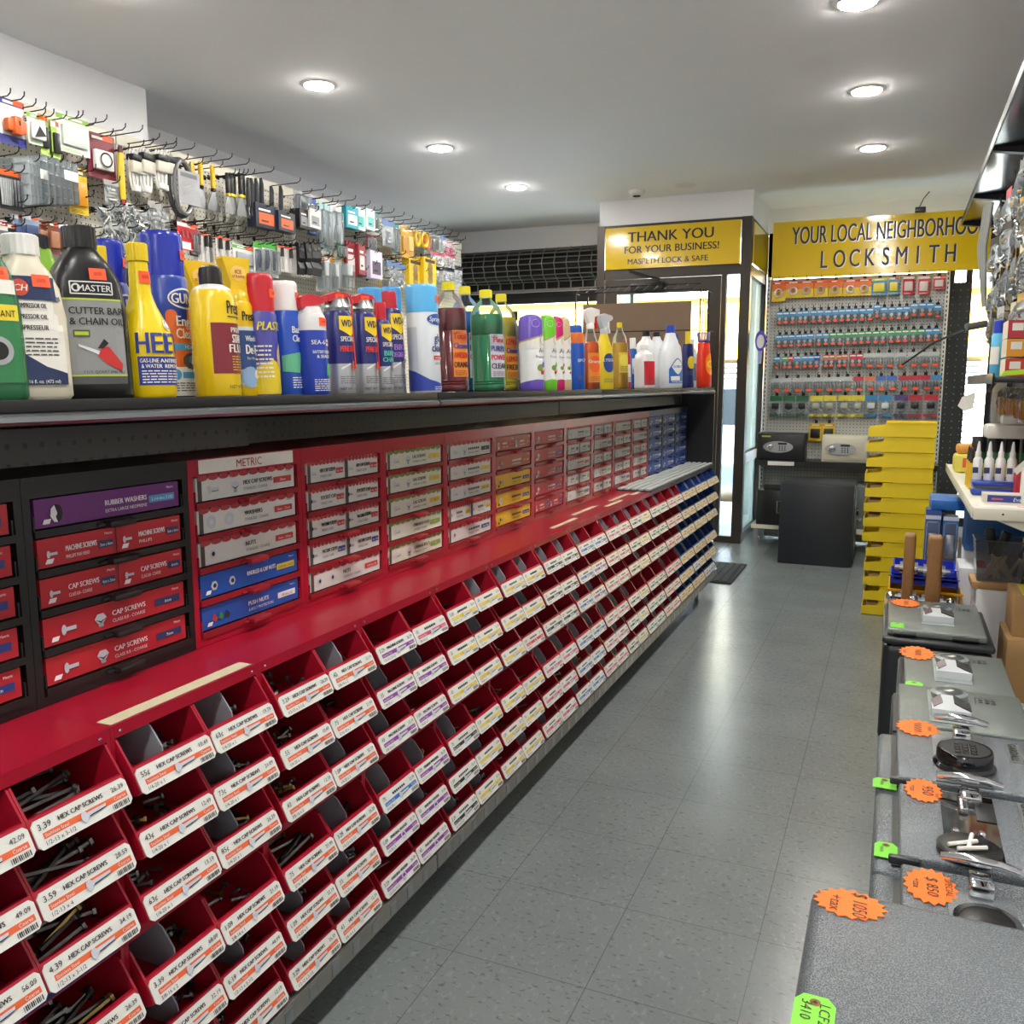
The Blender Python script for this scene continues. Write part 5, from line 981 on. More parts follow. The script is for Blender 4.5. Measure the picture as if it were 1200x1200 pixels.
YELCAN = P_('e4c318'); BLUECAN = P_('2450b4')
K = {
 'greenjug': ('green jug with yellow label band, cut by the frame edge, at shelf end', 'bottle', 'lubricant_jug', lambda t, W, H: k_oil_jug(t, .084, .25, dict(c=P_('2c6a44'), cap=P_('2c6a44'), lab=lab_green))),
 'airoil': ('cream air compressor oil bottle with white cap beside the green jug', 'bottle', 'oil_bottle', lambda t, W, H: k_oil_jug(t, W * 1.08, H, dict(c=mat('milky_plastic', 'd6cfba', .35, vary=.04, scale=12), cap=P_('e6e5e0'), lab=lab_airoil))),
 'limebottle': ('lime green bottle with black cap behind the two oil jugs', 'bottle', 'lubricant_bottle', lambda t, W, H: k_oval(t, .085, H, P_('86b83a'), P_('1c1c1e'), .08, capr=.42, neck=.4)),
 'chainoil': ('black cutter bar and chain oil jug with grey chainsaw label', 'oil jug', 'oil_jug', lambda t, W, H: k_oil_jug(t, W * 1.08, H, dict(c=mat('black_jug_plastic', '131314', .3, vary=.1, scale=40), cap=P_('141415', .35), lab=lab_chain))),
 'heet': ('yellow long-necked gas line antifreeze bottle', 'bottle', 'antifreeze_bottle', lambda t, W, H: k_heet(t, W, H, None)),
 'gunk': ('blue and orange engine cleaner spray can with blue cap', 'spray can', 'engine_cleaner_can', lambda t, W, H: can(t, min(W, .085), H, [(1, P_('233f9a'))], P_('2233a6', .22), .25, capr=.93, lab=lab_gunk, st=.02)),
 'starter': ('yellow starting fluid spray can with black cap', 'spray can', 'starting_fluid_can', lambda t, W, H: (can(t, min(W, .085), H, [(.93, YELCAN), (1, col('e2e2e2', .3))], P_('151516', .35), .13, capr=.5, lab=lab_starter, dome=1))),
 'deicer': ('yellow windshield de-icer can with ice scraper cap', 'spray can', 'deicer_can', lambda t, W, H: k_ice_cap(t, W, H, None)),
 'plastic': ('purple and yellow spray can with tall red cap', 'spray can', 'plastic_paint_can', lambda t, W, H: can(t, W, H, [(.4, P_('8f88a0')), (1, P_('4a4a9c'))], P_('c0202e'), .29, lab=lab_plastic, st=.015)),
 'battclean': ('blue battery cleaner spray can with white cap', 'spray can', 'battery_cleaner_can', lambda t, W, H: can(t, W, H, [(1, BLUECAN)], P_('e6e6e4'), .24, lab=lab_batt, st=.025)),
 'battprot': ('blue battery spray can with white shoulder and red trigger cap', 'spray can', 'battery_spray_can', None),
 'penetrant': ('navy and silver penetrant spray can with red flip straw', 'spray can', 'penetrant_can', lambda t, W, H: k_wdstraw(t, W, H, None)),
 'bikechain': ('navy and silver bike chain spray can with small red cap', 'spray can', 'bike_chain_can', lambda t, W, H: can(t, W, H, [(.36, SILB), (1, NAVY)], P_('c22030'), .17, capr=.6, lab=lab_wd('BIKE', 'CHAIN', '4ad0b8', '7a8a8a'))),
 'bikedegrease': ('navy and silver bike degreaser spray can with red cap', 'spray can', 'bike_degreaser_can', lambda t, W, H: can(t, W, H, [(.36, SILB), (1, NAVY)], P_('c22030'), .15, capr=.6, lab=lab_wd('BIKE', 'DEGREASER', 'a878d8', '7a7a8a'))),
 'bluecap': ('light blue capped spray can behind the penetrant cans', 'spray can', 'blue_capped_can', lambda t, W, H: can(t, W, H, [(1, P_('dfe4ea'))], P_('4a9ad8'), .22, lab=simple_lab(None, ['GLASS', 'CLEANER'], ['2a4a9a']))),
 'glass': ('white and blue glass cleaner can with light blue cap', 'spray can', 'glass_cleaner_can', lambda t, W, H: can(t, min(W, .088), H, [(1, P_('d8dee4'))], P_('5ab2e8'), .24, capr=1.0, lab=lab_glass, st=.03)),
 'jug_red': ('clear jug of dark red cleaner with yellow cap and orange label', 'cleaner jug', 'red_cleaner_jug', lambda t, W, H: jug(t, W, H, dict(liq=liq('red_cleaner', '7c0d1e'), lab=col('e8862a', .4), txt=['Totally', 'Cleaner', 'AWESOME', 'ORANGE']))),
 'jug_blue': ('clear jug of blue cleaner with yellow cap, behind the red jug', 'cleaner jug', 'blue_cleaner_jug', lambda t, W, H: jug(t, W, H, dict(liq=liq('blue_cleaner', '176ac4'), lab=col('d8d3d6', .4), txt=['Glass', 'BLUE', 'Cleaner', '']))),
 'jug_green': ('clear jug of green cleaner with yellow cap and pale label', 'cleaner jug', 'green_cleaner_jug', lambda t, W, H: jug(t, W, H, dict(liq=liq('green_cleaner', '1f8a5a'), lab=col('c9c6d4', .4), txt=['Pine', 'PURPLE', 'POWER', 'CLEAN']))),
 'jug_yellow': ('clear jug of yellow cleaner with yellow cap, beyond the green jug', 'cleaner jug', 'yellow_cleaner_jug', lambda t, W, H: jug(t, W, H, dict(liq=liq('yellow_cleaner', 'c2b41c'), lab=col('e0932a', .4), txt=['LEMON', 'Cleaner', 'LEMON', 'FRESH']))),
 'greybottle': ('grey bottle with black pump top between yellow jug and purple can', 'bottle', 'grey_bottle', lambda t, W, H: k_oval(t, W, H, P_('6f7276'), P_('1c1c1e'), .1, lab=simple_lab(col('a9adb2', .4), ['', ''], ['2a2a2c']))),
 'wick_purple': ('purple and white air freshener can, first of the four fresheners', 'air freshener', 'air_freshener_can', lambda t, W, H: wick('6a50b8', '')(t, W, H, None)),
 'wick_lime': ('lime green and white air freshener can beside the purple one', 'air freshener', 'air_freshener_can', lambda t, W, H: wick('6cc42a', '')(t, W, H, None)),
 'wick_pink': ('magenta and white air freshener can beside the lime one', 'air freshener', 'air_freshener_can', lambda t, W, H: wick('c4186a', '')(t, W, H, None)),
 'wick_tan': ('tan and white air freshener can, last of the four fresheners', 'air freshener', 'air_freshener_can', lambda t, W, H: wick('c8b48a', '')(t, W, H, None)),
 'spot': ('blue and red stain remover bottle beside the tan air freshener', 'bottle', 'stain_remover_bottle', lambda t, W, H: can(t, W, H, [(.8, P_('2358b8')), (1, P_('d86a2a'))], P_('2358b8'), .1, capr=.8, lab=simple_lab(None, ['SPOT', ''], ['e8e8f0', 'e8c83a']))),
 'spray_orange': ('orange cleaner spray bottle with red and white trigger', 'spray bottle', 'orange_spray_bottle', None),
 'spray_yellow': ('yellow cleaner spray bottle with grey trigger and oval label', 'spray bottle', 'yellow_spray_bottle', None),
 'pump_yellow': ('amber dish soap bottle with clear pull-up cap', 'bottle', 'dish_soap_bottle', lambda t, W, H: k_oval(t, W, H, CLEARBOT, P_('e8c81e'), .07, lab=simple_lab(col('d8c03a', .4), [''], ['b03020'], .25, .55, 'e8d85a', .6), liquid=(liq('amber_soap', 'd8a818'), .7))),
 'red_small': ('small red capped bottle beside the dish soap', 'bottle', 'red_bottle', lambda t, W, H: k_oval(t, W, H, P_('b82434'), P_('c42838'), .14, capr=.5, lab=simple_lab(col('e8d8d0', .4), [''], ['2a2a6a'], .15, .5))),
 'blue_small': ('small blue bottle with white top beside red capped bottle', 'bottle', 'blue_bottle', lambda t, W, H: k_oval(t, W, H, P_('2a62a8'), P_('e6e6e6'), .2, capr=.6, lab=simple_lab(col('d8e0e8', .4), [''], ['2a3a7a'], .3, .6))),
 'white_spout': ('white jug with black cap standing behind the red-labelled jug', 'jug', 'white_cleaner_jug', lambda t, W, H: k_oval(t, W, H, P_('e4e6e8'), P_('1a1a1c'), .09, capr=.3, ratio=.7)),
 'redlabel': ('white bottle with red label in front of the bleach jugs', 'bottle', 'drain_cleaner_bottle', lambda t, W, H: k_oval(t, W, H, P_('e4e4e2'), P_('e4e4e2'), .1, capr=.4, n=4, ratio=.8, lab=simple_lab(col('c62c3a', .4), ['', ''], ['f0e8e8'], .08, .62, None, .8))),
 'jug_white': ('white jug with colourful label strip and black cap', 'jug', 'detergent_jug', lambda t, W, H: k_oval(t, W, H, P_('e2e6ea'), P_('1b1b1d'), .08, capr=.3, ratio=.7, lab=simple_lab(col('c8d8e6', .4), ['', '', ''], ['2a4a9a', 'c23040'], .1, .7, 'e07a3a', .5))),
 'bleach': ('big white bleach jug with blue diamond label and blue cap', 'bleach jug', 'bleach_jug', None),
 'bluecapjug': ('white jug with blue and yellow cap behind the bleach jug', 'jug', 'white_detergent_jug', lambda t, W, H: k_oval(t, W, H, P_('dfe3ea'), P_('2a3ea8'), .1, capr=.4)),
 'navy_bottle': ('navy bottle with yellow sprayer cap near the red softener bottle', 'bottle', 'navy_cleaner_bottle', lambda t, W, H: k_oval(t, W, H, P_('20285e'), P_('e2c41e'), .22, capr=.35, lab=simple_lab(None, [''], ['e8d23a'], .2, .6, 'd8c02a', .7))),
 'mint_bottle': ('pale bottle with floral label between the navy and red bottles', 'bottle', 'pale_cleaner_bottle', lambda t, W, H: k_oval(t, W, H, P_('c8d6dc'), P_('e4e4e6'), .12, capr=.4, lab=simple_lab(col('5a78b8', .4), [''], ['e8e8f0'], .15, .5))),
 'softener': ('orange-red detergent bottle with clear purple-tinted cap at shelf end', 'bottle', 'detergent_bottle', None)}
def lab_glass(m, S, r, z):
    m.disc(S, r * .5, z * .89, r * .85, col('2a5aa8', .4), .0012, 22, z * .07); m.text(S, 'Sprayway', r * .5, z * .865, z * .06, PAPER, .002, maxw=r * 1.4, slant=.15, bold=.02)
    m.text(S, 'glass', r * .6, z * .62, z * .1, col('20307a', .4), .002, bold=.02, sx=.8); m.text(S, 'cleaner', r * .6, z * .5, z * .1, col('20307a', .4), .002, bold=.02, sx=.7, maxw=r * 1.4); m.rect(S, r * .0, z * .4, r * 1.3, z * .45, col('c22a30', .4), .0016, 6); m.text(S, 'WORLD BEST', r * .6, z * .41, z * .025, PAPER, .002); m.text(S, 'AEROSOL', r * .5, z * .34, z * .03, INK, .002)
    m.poly(S, [(-r * 2, .006), (r * 2, .006), (r * 2, z * .1), (r * .6, z * .11), (-r * .3, z * .16), (-r * 1.2, z * .26), (-r * 2, z * .3)], col('2a3fa0', .4), .0012); smallprint(m, S, 0, r * 1.3, z * .03, z * .08, 2, PAPER); m.rect(S, -r * 1.9, z * .1, -r * 1.0, z * .8, col('c4ccd6', .4), .001, 6)
def k_battprot(t, W, H):
    r = W / 2; zb = H * .82; L = Loft(rnd(0, zb, r, r, .004, .012)); m = MB(); L.body(m, [(zb * .78, P_('2242b0')), (zb, P_('dcdcdc'))]); m.build('body', t)
    m = MB(); rd = P_('c22030'); m.lathe([(r * .85, zb - .004), (r * .7, zb + .012)], P_('dcdcdc'), 22); m.prism([(-r * .95, zb + .008), (-r * .92, H * .96), (-r * .3, H), (r * .6, H * .985), (r * .9, H * .95), (r * .9, H * .92), (r * .3, zb + .016)], 0, -.014, .014, rd); m.build('actuator', t)
    MB().tube([(0, r * .75, H * .95), (0, r * 1.0, H * .9), (0, r * .95, zb - .004)], .0035, STEEL, 6).build('straw', t)
    S, h = L.S(zb * .4); m = MB(); lab_batt2(m, S, r, zb * .78); m.build('label', t); sticker(t, S, .01, zb * .88, .026, .018)
def k_spray(t, W, H, body, lq, label, head, trig):
    ry = W * .5; hb = H - .085
    L = Loft([(0, ry * .9, ry * .55), (.008, ry, ry * .6), (hb * .5, ry * .97, ry * .6), (hb * .72, ry * .98, ry * .6), (hb * .88, ry * .55, ry * .45), (hb, .015, .015)], 2.5)
    m = MB(); L.body(m, body); m.build('body', t)
    if lq: m = MB(); L.body(m, lq, .003, hb * .78, 28, .002); m.build('liquid', t)
    m = MB(); trigger(m, .017, hb - .002, head, trig); m.build('trigger_head', t)
    S, h = L.S(hb * .4); m = MB(); label(m, S, ry, hb); m.build('label', t)
def k_softener(t, W, H):
    ry = W * .5; L = Loft([(0, ry * .88, ry * .5), (.008, ry * .98, ry * .58), (H * .3, ry, ry * .6), (H * .62, ry * .84, ry * .55), (H * .8, ry * .76, ry * .5), (H * .82, ry * .6, ry * .45)], 2.6)
    m = MB(); L.body(m, P_('d83418')); m.build('body', t); m = MB(); m.lathe([(ry * .56, H * .81), (ry * .6, H * .83), (ry * .6, H * .87)], P_('3a2f86'), 24); m.build('collar', t)
    m = MB(); m.lathe([(ry * .66, H * .84), (ry * .72, H * .99), (ry * .70, H)], clear_mat('lilac_clear_cap', 'b8b0d8', .35, .1), 24); m.build('cap', t)
    S, h = L.S(H * .4); m = MB(); m.disc(S, ry * .3, H * .42, ry * .6, col('f08a1e', .4), .0014, 24, H * .2); m.ring(S, ry * .3, H * .42, ry * .3, ry * .42, col('f2d23a', .4), .002); m.build('label', t)
def k_bleach(t, W, H):
    ry = W * .5; rx = ry * .62; Wt = P_('e3e7ec')
    L = Loft([(0, ry * .92, rx * .9), (.008, ry, rx), (H * .5, ry, rx), (H * .62, ry * .8, rx * .95), (H * .78, ry * .45, rx * .7), (H * .88, .024, .024), (H * .9, .022, .022)], 3)
    m = MB(); L.body(m, Wt); m.build('body', t); ribcap(MB(), .027, H * .88, H, P_('2444b4'), 18).build('cap', t)
    MB().tube([(0, ry * .22, H * .8), (0, ry * .62, H * .78), (0, ry * .95, H * .66), (0, ry * .98, H * .52)], .013, Wt, 10).build('handle', t)
    S, h = L.S(H * .3); m = MB(); B = col('2f66b8', .4); m.poly(S, [(-ry * .8, H * .08), (ry * .8, H * .08), (ry * .8, H * .3), (0, H * .48), (-ry * .8, H * .3)], B, .001); m.poly(S, [(-ry * .5, H * .34), (0, H * .22), (ry * .5, H * .34), (0, H * .46)], PAPER, .0016); m.text(S, 'CLOROX', 0, H * .325, H * .04, B, .0022, bold=.03, maxw=ry * .75); m.rect(S, -ry * .6, H * .12, ry * .1, H * .19, PAPER, .0016, 3); smallprint(m, S, -ry * .5, ry * .6, H * .09, H * .115, 1, PAPER); m.build('label', t)
OVR = {'battprot': k_battprot, 'softener': k_softener, 'bleach': k_bleach,
 'spray_orange': lambda t, W, H: k_spray(t, W, H, CLEARBOT, liq('orange_cleaner', 'e8661c'), simple_lab(col('e88a2a', .4), ['Orange'], ['f4e8d8'], .12, .6, 'e8632a', .75), P_('e4e2dc'), P_('c8242c')),
 'spray_yellow': lambda t, W, H: k_spray(t, W, H, P_('e2c82a'), None, simple_lab(None, ['LYSOL'], ['f0f0f4'], .1, .7, '2a4a8e', .7), P_('b9bdc2'), P_('dfe2e4'))}
seen = {}
extra = {('heet', 0): 'yellow long-necked antifreeze bottle half hidden behind the front antifreeze bottle', ('heet', 1): 'yellow long-necked gas line antifreeze bottle with blue label, in front',
 ('gunk', 0): 'blue-capped engine cleaner can half hidden behind yellow antifreeze bottle', ('gunk', 1): 'blue and orange engine cleaner spray can with blue cap, fully visible',
 ('starter', 0): 'black-capped starting fluid can almost hidden behind the antifreeze bottle', ('starter', 1): 'yellow starting fluid spray can with black cap and maroon label, in front',
 ('deicer', 0): 'yellow scraper-capped de-icer can behind the starting fluid can', ('deicer', 1): 'yellow de-icer can with ice scraper cap beside the red-capped can',
 ('penetrant', 0): 'navy and silver penetrant can with red flip straw, next to white-shouldered battery can', ('penetrant', 1): 'navy and silver penetrant can with red flip straw, next to bike chain can',
 ('bluecap', 0): 'light blue capped can behind the bike chain spray', ('bluecap', 1): 'light blue capped can behind the glass cleaner'}
for kind, x, y, z, W, H in BOTTLES:
    lab, cat_, nm, fn = K[kind]; i = seen.get(kind, 0); seen[kind] = i + 1
    lab = extra.get((kind, i), lab)
    spin = random.uniform(-.06, .06) + {'chainoil': -.5, 'airoil': -.3, 'heet': -.1, 'gunk': -.1, 'glass': -.4, 'greenjug': -.3, 'penetrant': -.36, 'bikechain': -.42, 'bikedegrease': -.42, 'battprot': -.3, 'battclean': -.28, 'plastic': -.25, 'deicer': -.2, 'starter': -.05}.get(kind, -.75 if kind.startswith('wick') else -.3 if kind.startswith('jug') else -.4 if y > 3.5 else -.12)
    t = thing(nm, lab, cat_, (x, y, 1.378 + (x + 1.12) * math.tan(R(2.2)) + .0006), spin, None, TILT)
    (OVR.get(kind) or fn)(t, W, H)
# ------------------------------------------------------------------ pegboard aisle on the far side
PEGW = peg_mat('white_peg_panel', 'cfcabd', '2e2c2a', .0254 * 1.15, (1, 2), .15)
LX = -3.88
for i, (y0, y1) in enumerate(((-.6, 1.55), (1.555, 3.70), (3.705, 5.75), (5.755, 7.80))):
    t = thing('pegboard_panel', 'white pegboard panel hung with tools and packs, %s from the camera end' % ordw(i + 1), 'pegboard', (LX, y0, 0), 0, 'white pegboard panels')
    MB().box((-.02, 0, .1), (0, y1 - y0 - .004, 2.66), PEGW).build('panel', t)
    MB().box((-.03, 0, 2.66), (.006, y1 - y0 - .004, 2.72), CREAM).build('top_strip', t)
    MB().box((-.55, 0, 0), (.30, y1 - y0 - .004, .1), CREAM).build('base_shelf', t)
WIRE = mat('black_hook_wire', '1a1a1b', .35, .6)
def hook_mesh(L, axis):
    m = MB(); f = (lambda a, b: (a, 0, b)) if axis == 0 else (lambda a, b: (0, -a, b))
    m.tube([f(-.004, 0), f(.02, -.002), f(L - .02, .0), f(L, .012), f(L + .003, .03)], .003, WIRE, 5)
    p = f(0, 0); 
    m.box((p[0] - .002, p[1] - .012, -.012), (p[0] + .002, p[1] + .012, .014), WIRE) if axis == 0 else m.box((-.012, -.002, -.012), (.012, .002, .014), WIRE)
    return m.mesh('peg_hook')
HKL = hook_mesh(.23, 0); HKS = hook_mesh(.12, 0); HKB = hook_mesh(.09, 1)
for i, (y, z) in enumerate(LHOOK):
    o = link('peg_hook', HKL, None, (LX + .002, y, z)); tag(o, 'black wire peg hook sticking out of the white pegboard', 'peg hook', 'black wire peg hooks on white pegboard')
CARDC = {'adapter': ('e6e2da', 'd2602a', '3a3f86'), 'fan': ('d8dcd2', 'e4e6e6', '8ac04a'), 'strip': ('9fbf4a', '222325', 'e2e2e0'), 'light': ('e2e4dd', 'cdd2cf', '8ab84a'), 'timer': ('7c2434', 'e4e4e2', '5a1826'), 'amber': ('d8a02a', 'b98a3a', 'e6c84a'), 'gold': ('c89a3a', 'e2c07a', 'a87a2a'),
 'yellowpack': ('e4bf1c', 'd8921e', '5a4a1a'), 'whitered': ('e0dcda', '5a5a5e', 'c23030'), 'black': ('26262a', '7a7a80', 'd8d8d8'), 'bluegrey': ('8a9cb4', '3a4c74', 'd8dde4'), 'rust': ('8a4a32', 'a8765a', '5a3a30'), 'blueorange': ('3a5a9a', 'd8642a', 'e0e0e4'), 'grey': ('8c8e92', '5a5c60', 'd0d0d2'), 'red': ('c4202c', 'd8b8b4', 'f0e8e4'), 'whitegreen': ('e2e4e2', '9aa0a4', '4aa83a'), 'orangecard': ('dc6a2a', '2a2a2c', 'e8c08a'), 'green': ('2f6a4a', '9ab0a4', '1e4a34'), 'teal': ('2a8e9c', 'bfdadc', '1a6a78'), 'maroon': ('7a2834', 'c8b0b0', 'e4d8d8'),
 'orangeyellow': ('e8741c', 'e6c41e', 'c83a1c'), 'yellowblue': ('4a90c0', 'e2cf3a', 'd8d83a'), 'redcard': ('c62430', 'd8c8c4', 'e8e4e0'), 'yellowblack': ('e6c01c', '202022', 'c89a1a'), 'white': ('e0e2e4', 'b8bcc0', '7a8a9a')}
def put(mb, name, t): return mb.build(name, t)
# every maker builds in a frame where +x faces the shopper, y is across, z = 0 at the top edge and the item hangs down
def mk_card(t, w, h, c):
    a, b, d = CARDC[c]; m = MB(); m.box((-.001, -w / 2, -h), (.001, w / 2, 0), col(a, .4)); S = flat((.001, 0, -h), (0, 1, 0), (0, 0, 1))
    m.rect(S, -w / 2, h * .84, w / 2, h * .97, col(d, .4), .0006); m.rect(S, -w * .3, h * .87, w * .3, h * .93, PAPER, .0012)
    for q in range(3): m.rect(S, -w * .4, h * (.09 - .025 * q), w * (.1 + .1 * q), h * (.1 - .025 * q), col(d, .4), .0008)
    m.build('card', t)
    m = MB(); cb = col(b, .35)
    if c == 'timer':
        m.rbox((.002, -w * .33, -h * .82), (.03, w * .33, -h * .38), .008, cb); m.lathe([(w * .22, 0), (w * .21, .008)], col('d8d8d6', .3), 24, (.03, 0, -h * .6), 0); m.ring(flat((.039, 0, -h * .6), (0, 1, 0), (0, 0, 1)), 0, 0, w * .17, w * .22, INK, .0004)
    elif c == 'adapter':
        m.rbox((.002, -w * .36, -h * .74), (.04, w * .36, -h * .46), .012, cb); m.rbox((.01, -w * .16, -h * .80), (.05, w * .16, -h * .4), .012, cb); m.box((.04, -w * .03, -h * .6), (.051, w * .03, -h * .5), INK); m.rect(S, -w / 2, 0, w / 2, h * .2, col('3a3f86', .4), .0008)
    elif c == 'orangeyellow':
        m.rect(S, -w * .5, .0, w * .5, h * .5, cb, .0008); m.tube([(.014, w * .26 * math.cos(q * PI / 7), -h * .6 + h * .2 * math.sin(q * PI / 7)) for q in range(14)], .006, STEEL, 6, True); m.disc(S, 0, h * .4, w * .12, col('b86a2a', .4), .012)
    elif c == 'fan': m.rbox((.002, -w * .4, -h * .85), (.02, w * .4, -h * .3), .01, cb); m.poly(S, [(-w * .3, h * .2), (w * .35, h * .3), (0, h * .6)], col('2a2a2c', .4), .0215)
    elif c == 'red':
        for q in range(4): m.tube([(.008, -w * .3 + q * w * .2, -h * .3), (.008, -w * .25 + q * w * .2, -h * .55)], .003, STEEL, 5)
        m.rect(S, -w * .4, h * .05, w * .1, h * .3, PAPER, .001)
    else:
        m.rbox((.001, -w * .38, -h * .82), (.016, w * .38, -h * .3), .006, cb)
    m.build('product', t)
    if random.random() < .7: m = MB(); m.rect(S, w * .08, h * .86, w * .45, h * .98, ORANGE_STICKER, .002); m.build('price_sticker', t)
def mk_box(t, w, h, c):
    CC = {'navy': ('1c2236', 'd8602a'), 'black': ('1d1d20', '8a8a8e'), 'white': ('dcdcda', '8a8e96'), 'teal': ('1f93a6', 'd4e6e8'), 'mint': ('cfe2dc', '3aa8a0'), 'maroon': ('8a2a36', 'd8c8c8'), 'lilac': ('d4cbe0', '4a3f5e'), 'yellowbox': ('e2bb20', '8a6a1a')}[c]
    d = min(w * .8, .07); MB().box((-d * .5, -w / 2, -h), (d * .5, w / 2, 0), col(CC[0], .4)).build('box', t)
    S = flat((d * .5, 0, -h), (0, 1, 0), (0, 0, 1)); m = MB(); k = col(CC[1], .4)
    if c == 'yellowbox':
        for q in range(3): m.disc(S, 0, h * (.2 + .22 * q), w * .2, k, .001)
        m.rect(S, -w * .4, h * .82, w * .4, h * .94, INK, .001)
    else: m.rect(S, -w * .36, h * .15, w * .36, h * .62, k, .001); m.rect(S, -w * .36, h * .7, w * .2, h * .78, PAPER, .001); m.rect(S, -w * .25, h * .25, w * .1, h * .32, INK, .0016)
    m.build('print', t)
def mk_blister(t, w, h, c, handle=False):
    CC = {'grey': '9a9ca0', 'black': '2a2a2c', 'green': '2f6a4a', 'teal': '2a9a9c', 'maroon': '7a2834', 'gold': 'b8943a', 'blue': '2a52b0', 'aqua': 'a9cdd2', 'white': 'd8dcde'}[c]
    MB().box((-.001, -w / 2, -h), (.001, w / 2, 0), col(CC, .4)).build('card', t)
    MB().rbox((.002, -w * .4, -h * .95), (.03, w * .4, -h * .18), .008, CLEAR).build('blister', t)
    m = MB(); 
    if h > .2: m.rbox((.006, -w * .16, -h * .9), (.022, w * .16, -h * .5), .006, col('d0d4d6', .3)); m.cyl((.014, 0, -h * .5), (.014, 0, -h * .2), w * .06 + .002, STEEL, 8)
    else: m.rbox((.006, -w * .28, -h * .85), (.022, w * .28, -h * .3), .006, STEEL)
    m.build('product', t)
def crumple(w, h, d, mm, c2=None, seed=0):
    rr = random.Random(seed); m = MB(); nu, nv = 5, 6; vs = []
    for side in (1, -1):
        for j in range(nv + 1):
            for i in range(nu + 1):
                u = i / nu - .5; v = j / nv; bul = (1 - (2 * u) ** 2) * math.sin(PI * min(1, v * 1.1)) ; edge = 0 if i in (0, nu) or j in (0, nv) else 1
                vs.append((side * (bul * d * .5 + edge * rr.uniform(-.25, .25) * d), u * w, -h * v))
    fs = []; n = (nu + 1) * (nv + 1)
    for s_ in (0, 1):
        for j in range(nv):
            for i in range(nu): a = s_ * n + j * (nu + 1) + i; f = (a, a + 1, a + nu + 2, a + nu + 1); fs.append(f if s_ else f[::-1])
    m.add(vs, fs, mm); return m
def mk_bag(t, w, h, c, d=.035):
    CC = {'white': ('dfe3e6', '5a7ab0'), 'pink': ('d02a66', 'e8c0d0'), 'pinkwhite': ('dcc8cc', 'b04a66'), 'navywhite': ('d4d0d4', '2a2438'), 'clear': ('d8d6d0', 'a8a6a0')}[c]
    m = MB(); m.box((-.002, -w / 2, -h * .22), (.002, w / 2, 0), col(CC[1], .4)); m.build('header_card', t)
    b = crumple(w * .94, h * .8, d, CLEAR, None, random.random()); b.X = None
    o = b.build('bag', t, (0, 0, -h * .2))
    m = MB()
    for q in range(4): m.rbox((-d * .3, -w * .32 + random.uniform(0, w * .3), -h * (.45 + .13 * q)), (d * .3, w * .05 + random.uniform(0, w * .3), -h * (.35 + .13 * q)), .003, col(CC[0], .35))
    m.build('contents', t)
def mk_cord(t, w, h, c):
    m = MB(); Wc = col('e2e2de', .4)
    for q in range(5):
        a = (q - 2) * w * .13; m.tube([(.012 + .006 * (q % 2), a + w * .16 * math.sin(2 * PI * k / 14), -h * .55 + h * .43 * math.cos(2 * PI * k / 14)) for k in range(14)], .006, Wc, 5, True)
    m.build('cord', t)
    MB().rbox((-.006, -w * .46, -h * .62), (.042, w * .46, -h * .36), .01, col('cfcabc', .5)).build('wrapper', t)
    MB().rbox((-.008, -w * .44, -h * .36), (.044, w * .44, -h * .22), .008, INK).build('label_band', t)
    MB().rbox((.0, -w * .3, -h), (.03, w * .1, -h * .86), .006, Wc).build('plug', t)
def mk_scraper(hc, stripe, blade):
    def f(t, w, h, c):
        m = MB(); m.rbox((-.008, -min(w * .3, .014), -h * .52), (.012, min(w * .3, .014), 0), .006, col(hc, .4)); m.build('handle', t)
        MB().rbox((-.009, -min(w * .28, .013), -h * .58), (.013, min(w * .28, .013), -h * .5), .004, col(stripe, .4)).build('collar', t)
        MB().prism([(-min(w * .2, .012), -h * .58), (min(w * .2, .012), -h * .58), (w * .5, -h * .92), (w * .5, -h), (-w * .5, -h), (-w * .5, -h * .92)], 0, .0, .003, blade).build('blade', t)
    return f
DKSTEEL = mat('dark_blade_steel', '8f9194', .3, .9)
def mk_handle(t, w, h, c):
    MB().tube([(0, 0, 0), (.004, 0, -h * .15), (0, 0, -h * .6), (0, 0, -h * .78)], [.009, .014, .016, .010], col('2c2f32', .4), 8).build('grip', t); MB().box((-.004, -.004, -h), (.004, .004, -h * .76), STEEL).build('shank', t)
def mk_driver(t, w, h, c):
    MB().box((-.001, -w * .5, -h), (.001, w * .5, 0), col('d8d4d0', .4)).build('card', t)
    m = MB(); m.tube([(.012, 0, -h * .08), (.012, 0, -h * .42)], [.011, .013], col('1c1c1e', .35), 8); m.build('grip', t); MB().cyl((.012, 0, -h * .42), (.012, 0, -h * .9), .0045, STEEL, 6).build('shaft', t)
    MB().box((.001, -w * .45, -h * .08), (.003, w * .3, 0), ORANGE_STICKER).build('price_sticker', t)
def mk_stop(t, w, h, c):
    MB().prism([(0, 0), (.02, -.01), (.03, -h * .5), (.012, -h * .62), (.03, -h * .8), (.02, -h), (0, -h)], 1, -w * .36, w * .36, col('18191b', .5)).build('body', t); MB().rbox((.0295, -w * .25, -h * .3), (.031, w * .25, -h * .2), .0005, col('3a3a3c', .5)).build('logo_plate', t)
def mk_brush(t, w, h, c):
    MB().tube([(0, 0, -h * .1), (0, -.004, -h * .5), (0, 0, -h * .92)], [.016, .018, .015], col('d8c22a', .35), 10).build('handle', t); MB().cyl((0, 0, -h * .1), (0, 0, 0), .013, col('5a1c1c', .4), 10).build('cap', t); MB().cyl((0, 0, -h), (0, 0, -h * .91), .014, col('a8242c', .4), 10).build('tip', t)
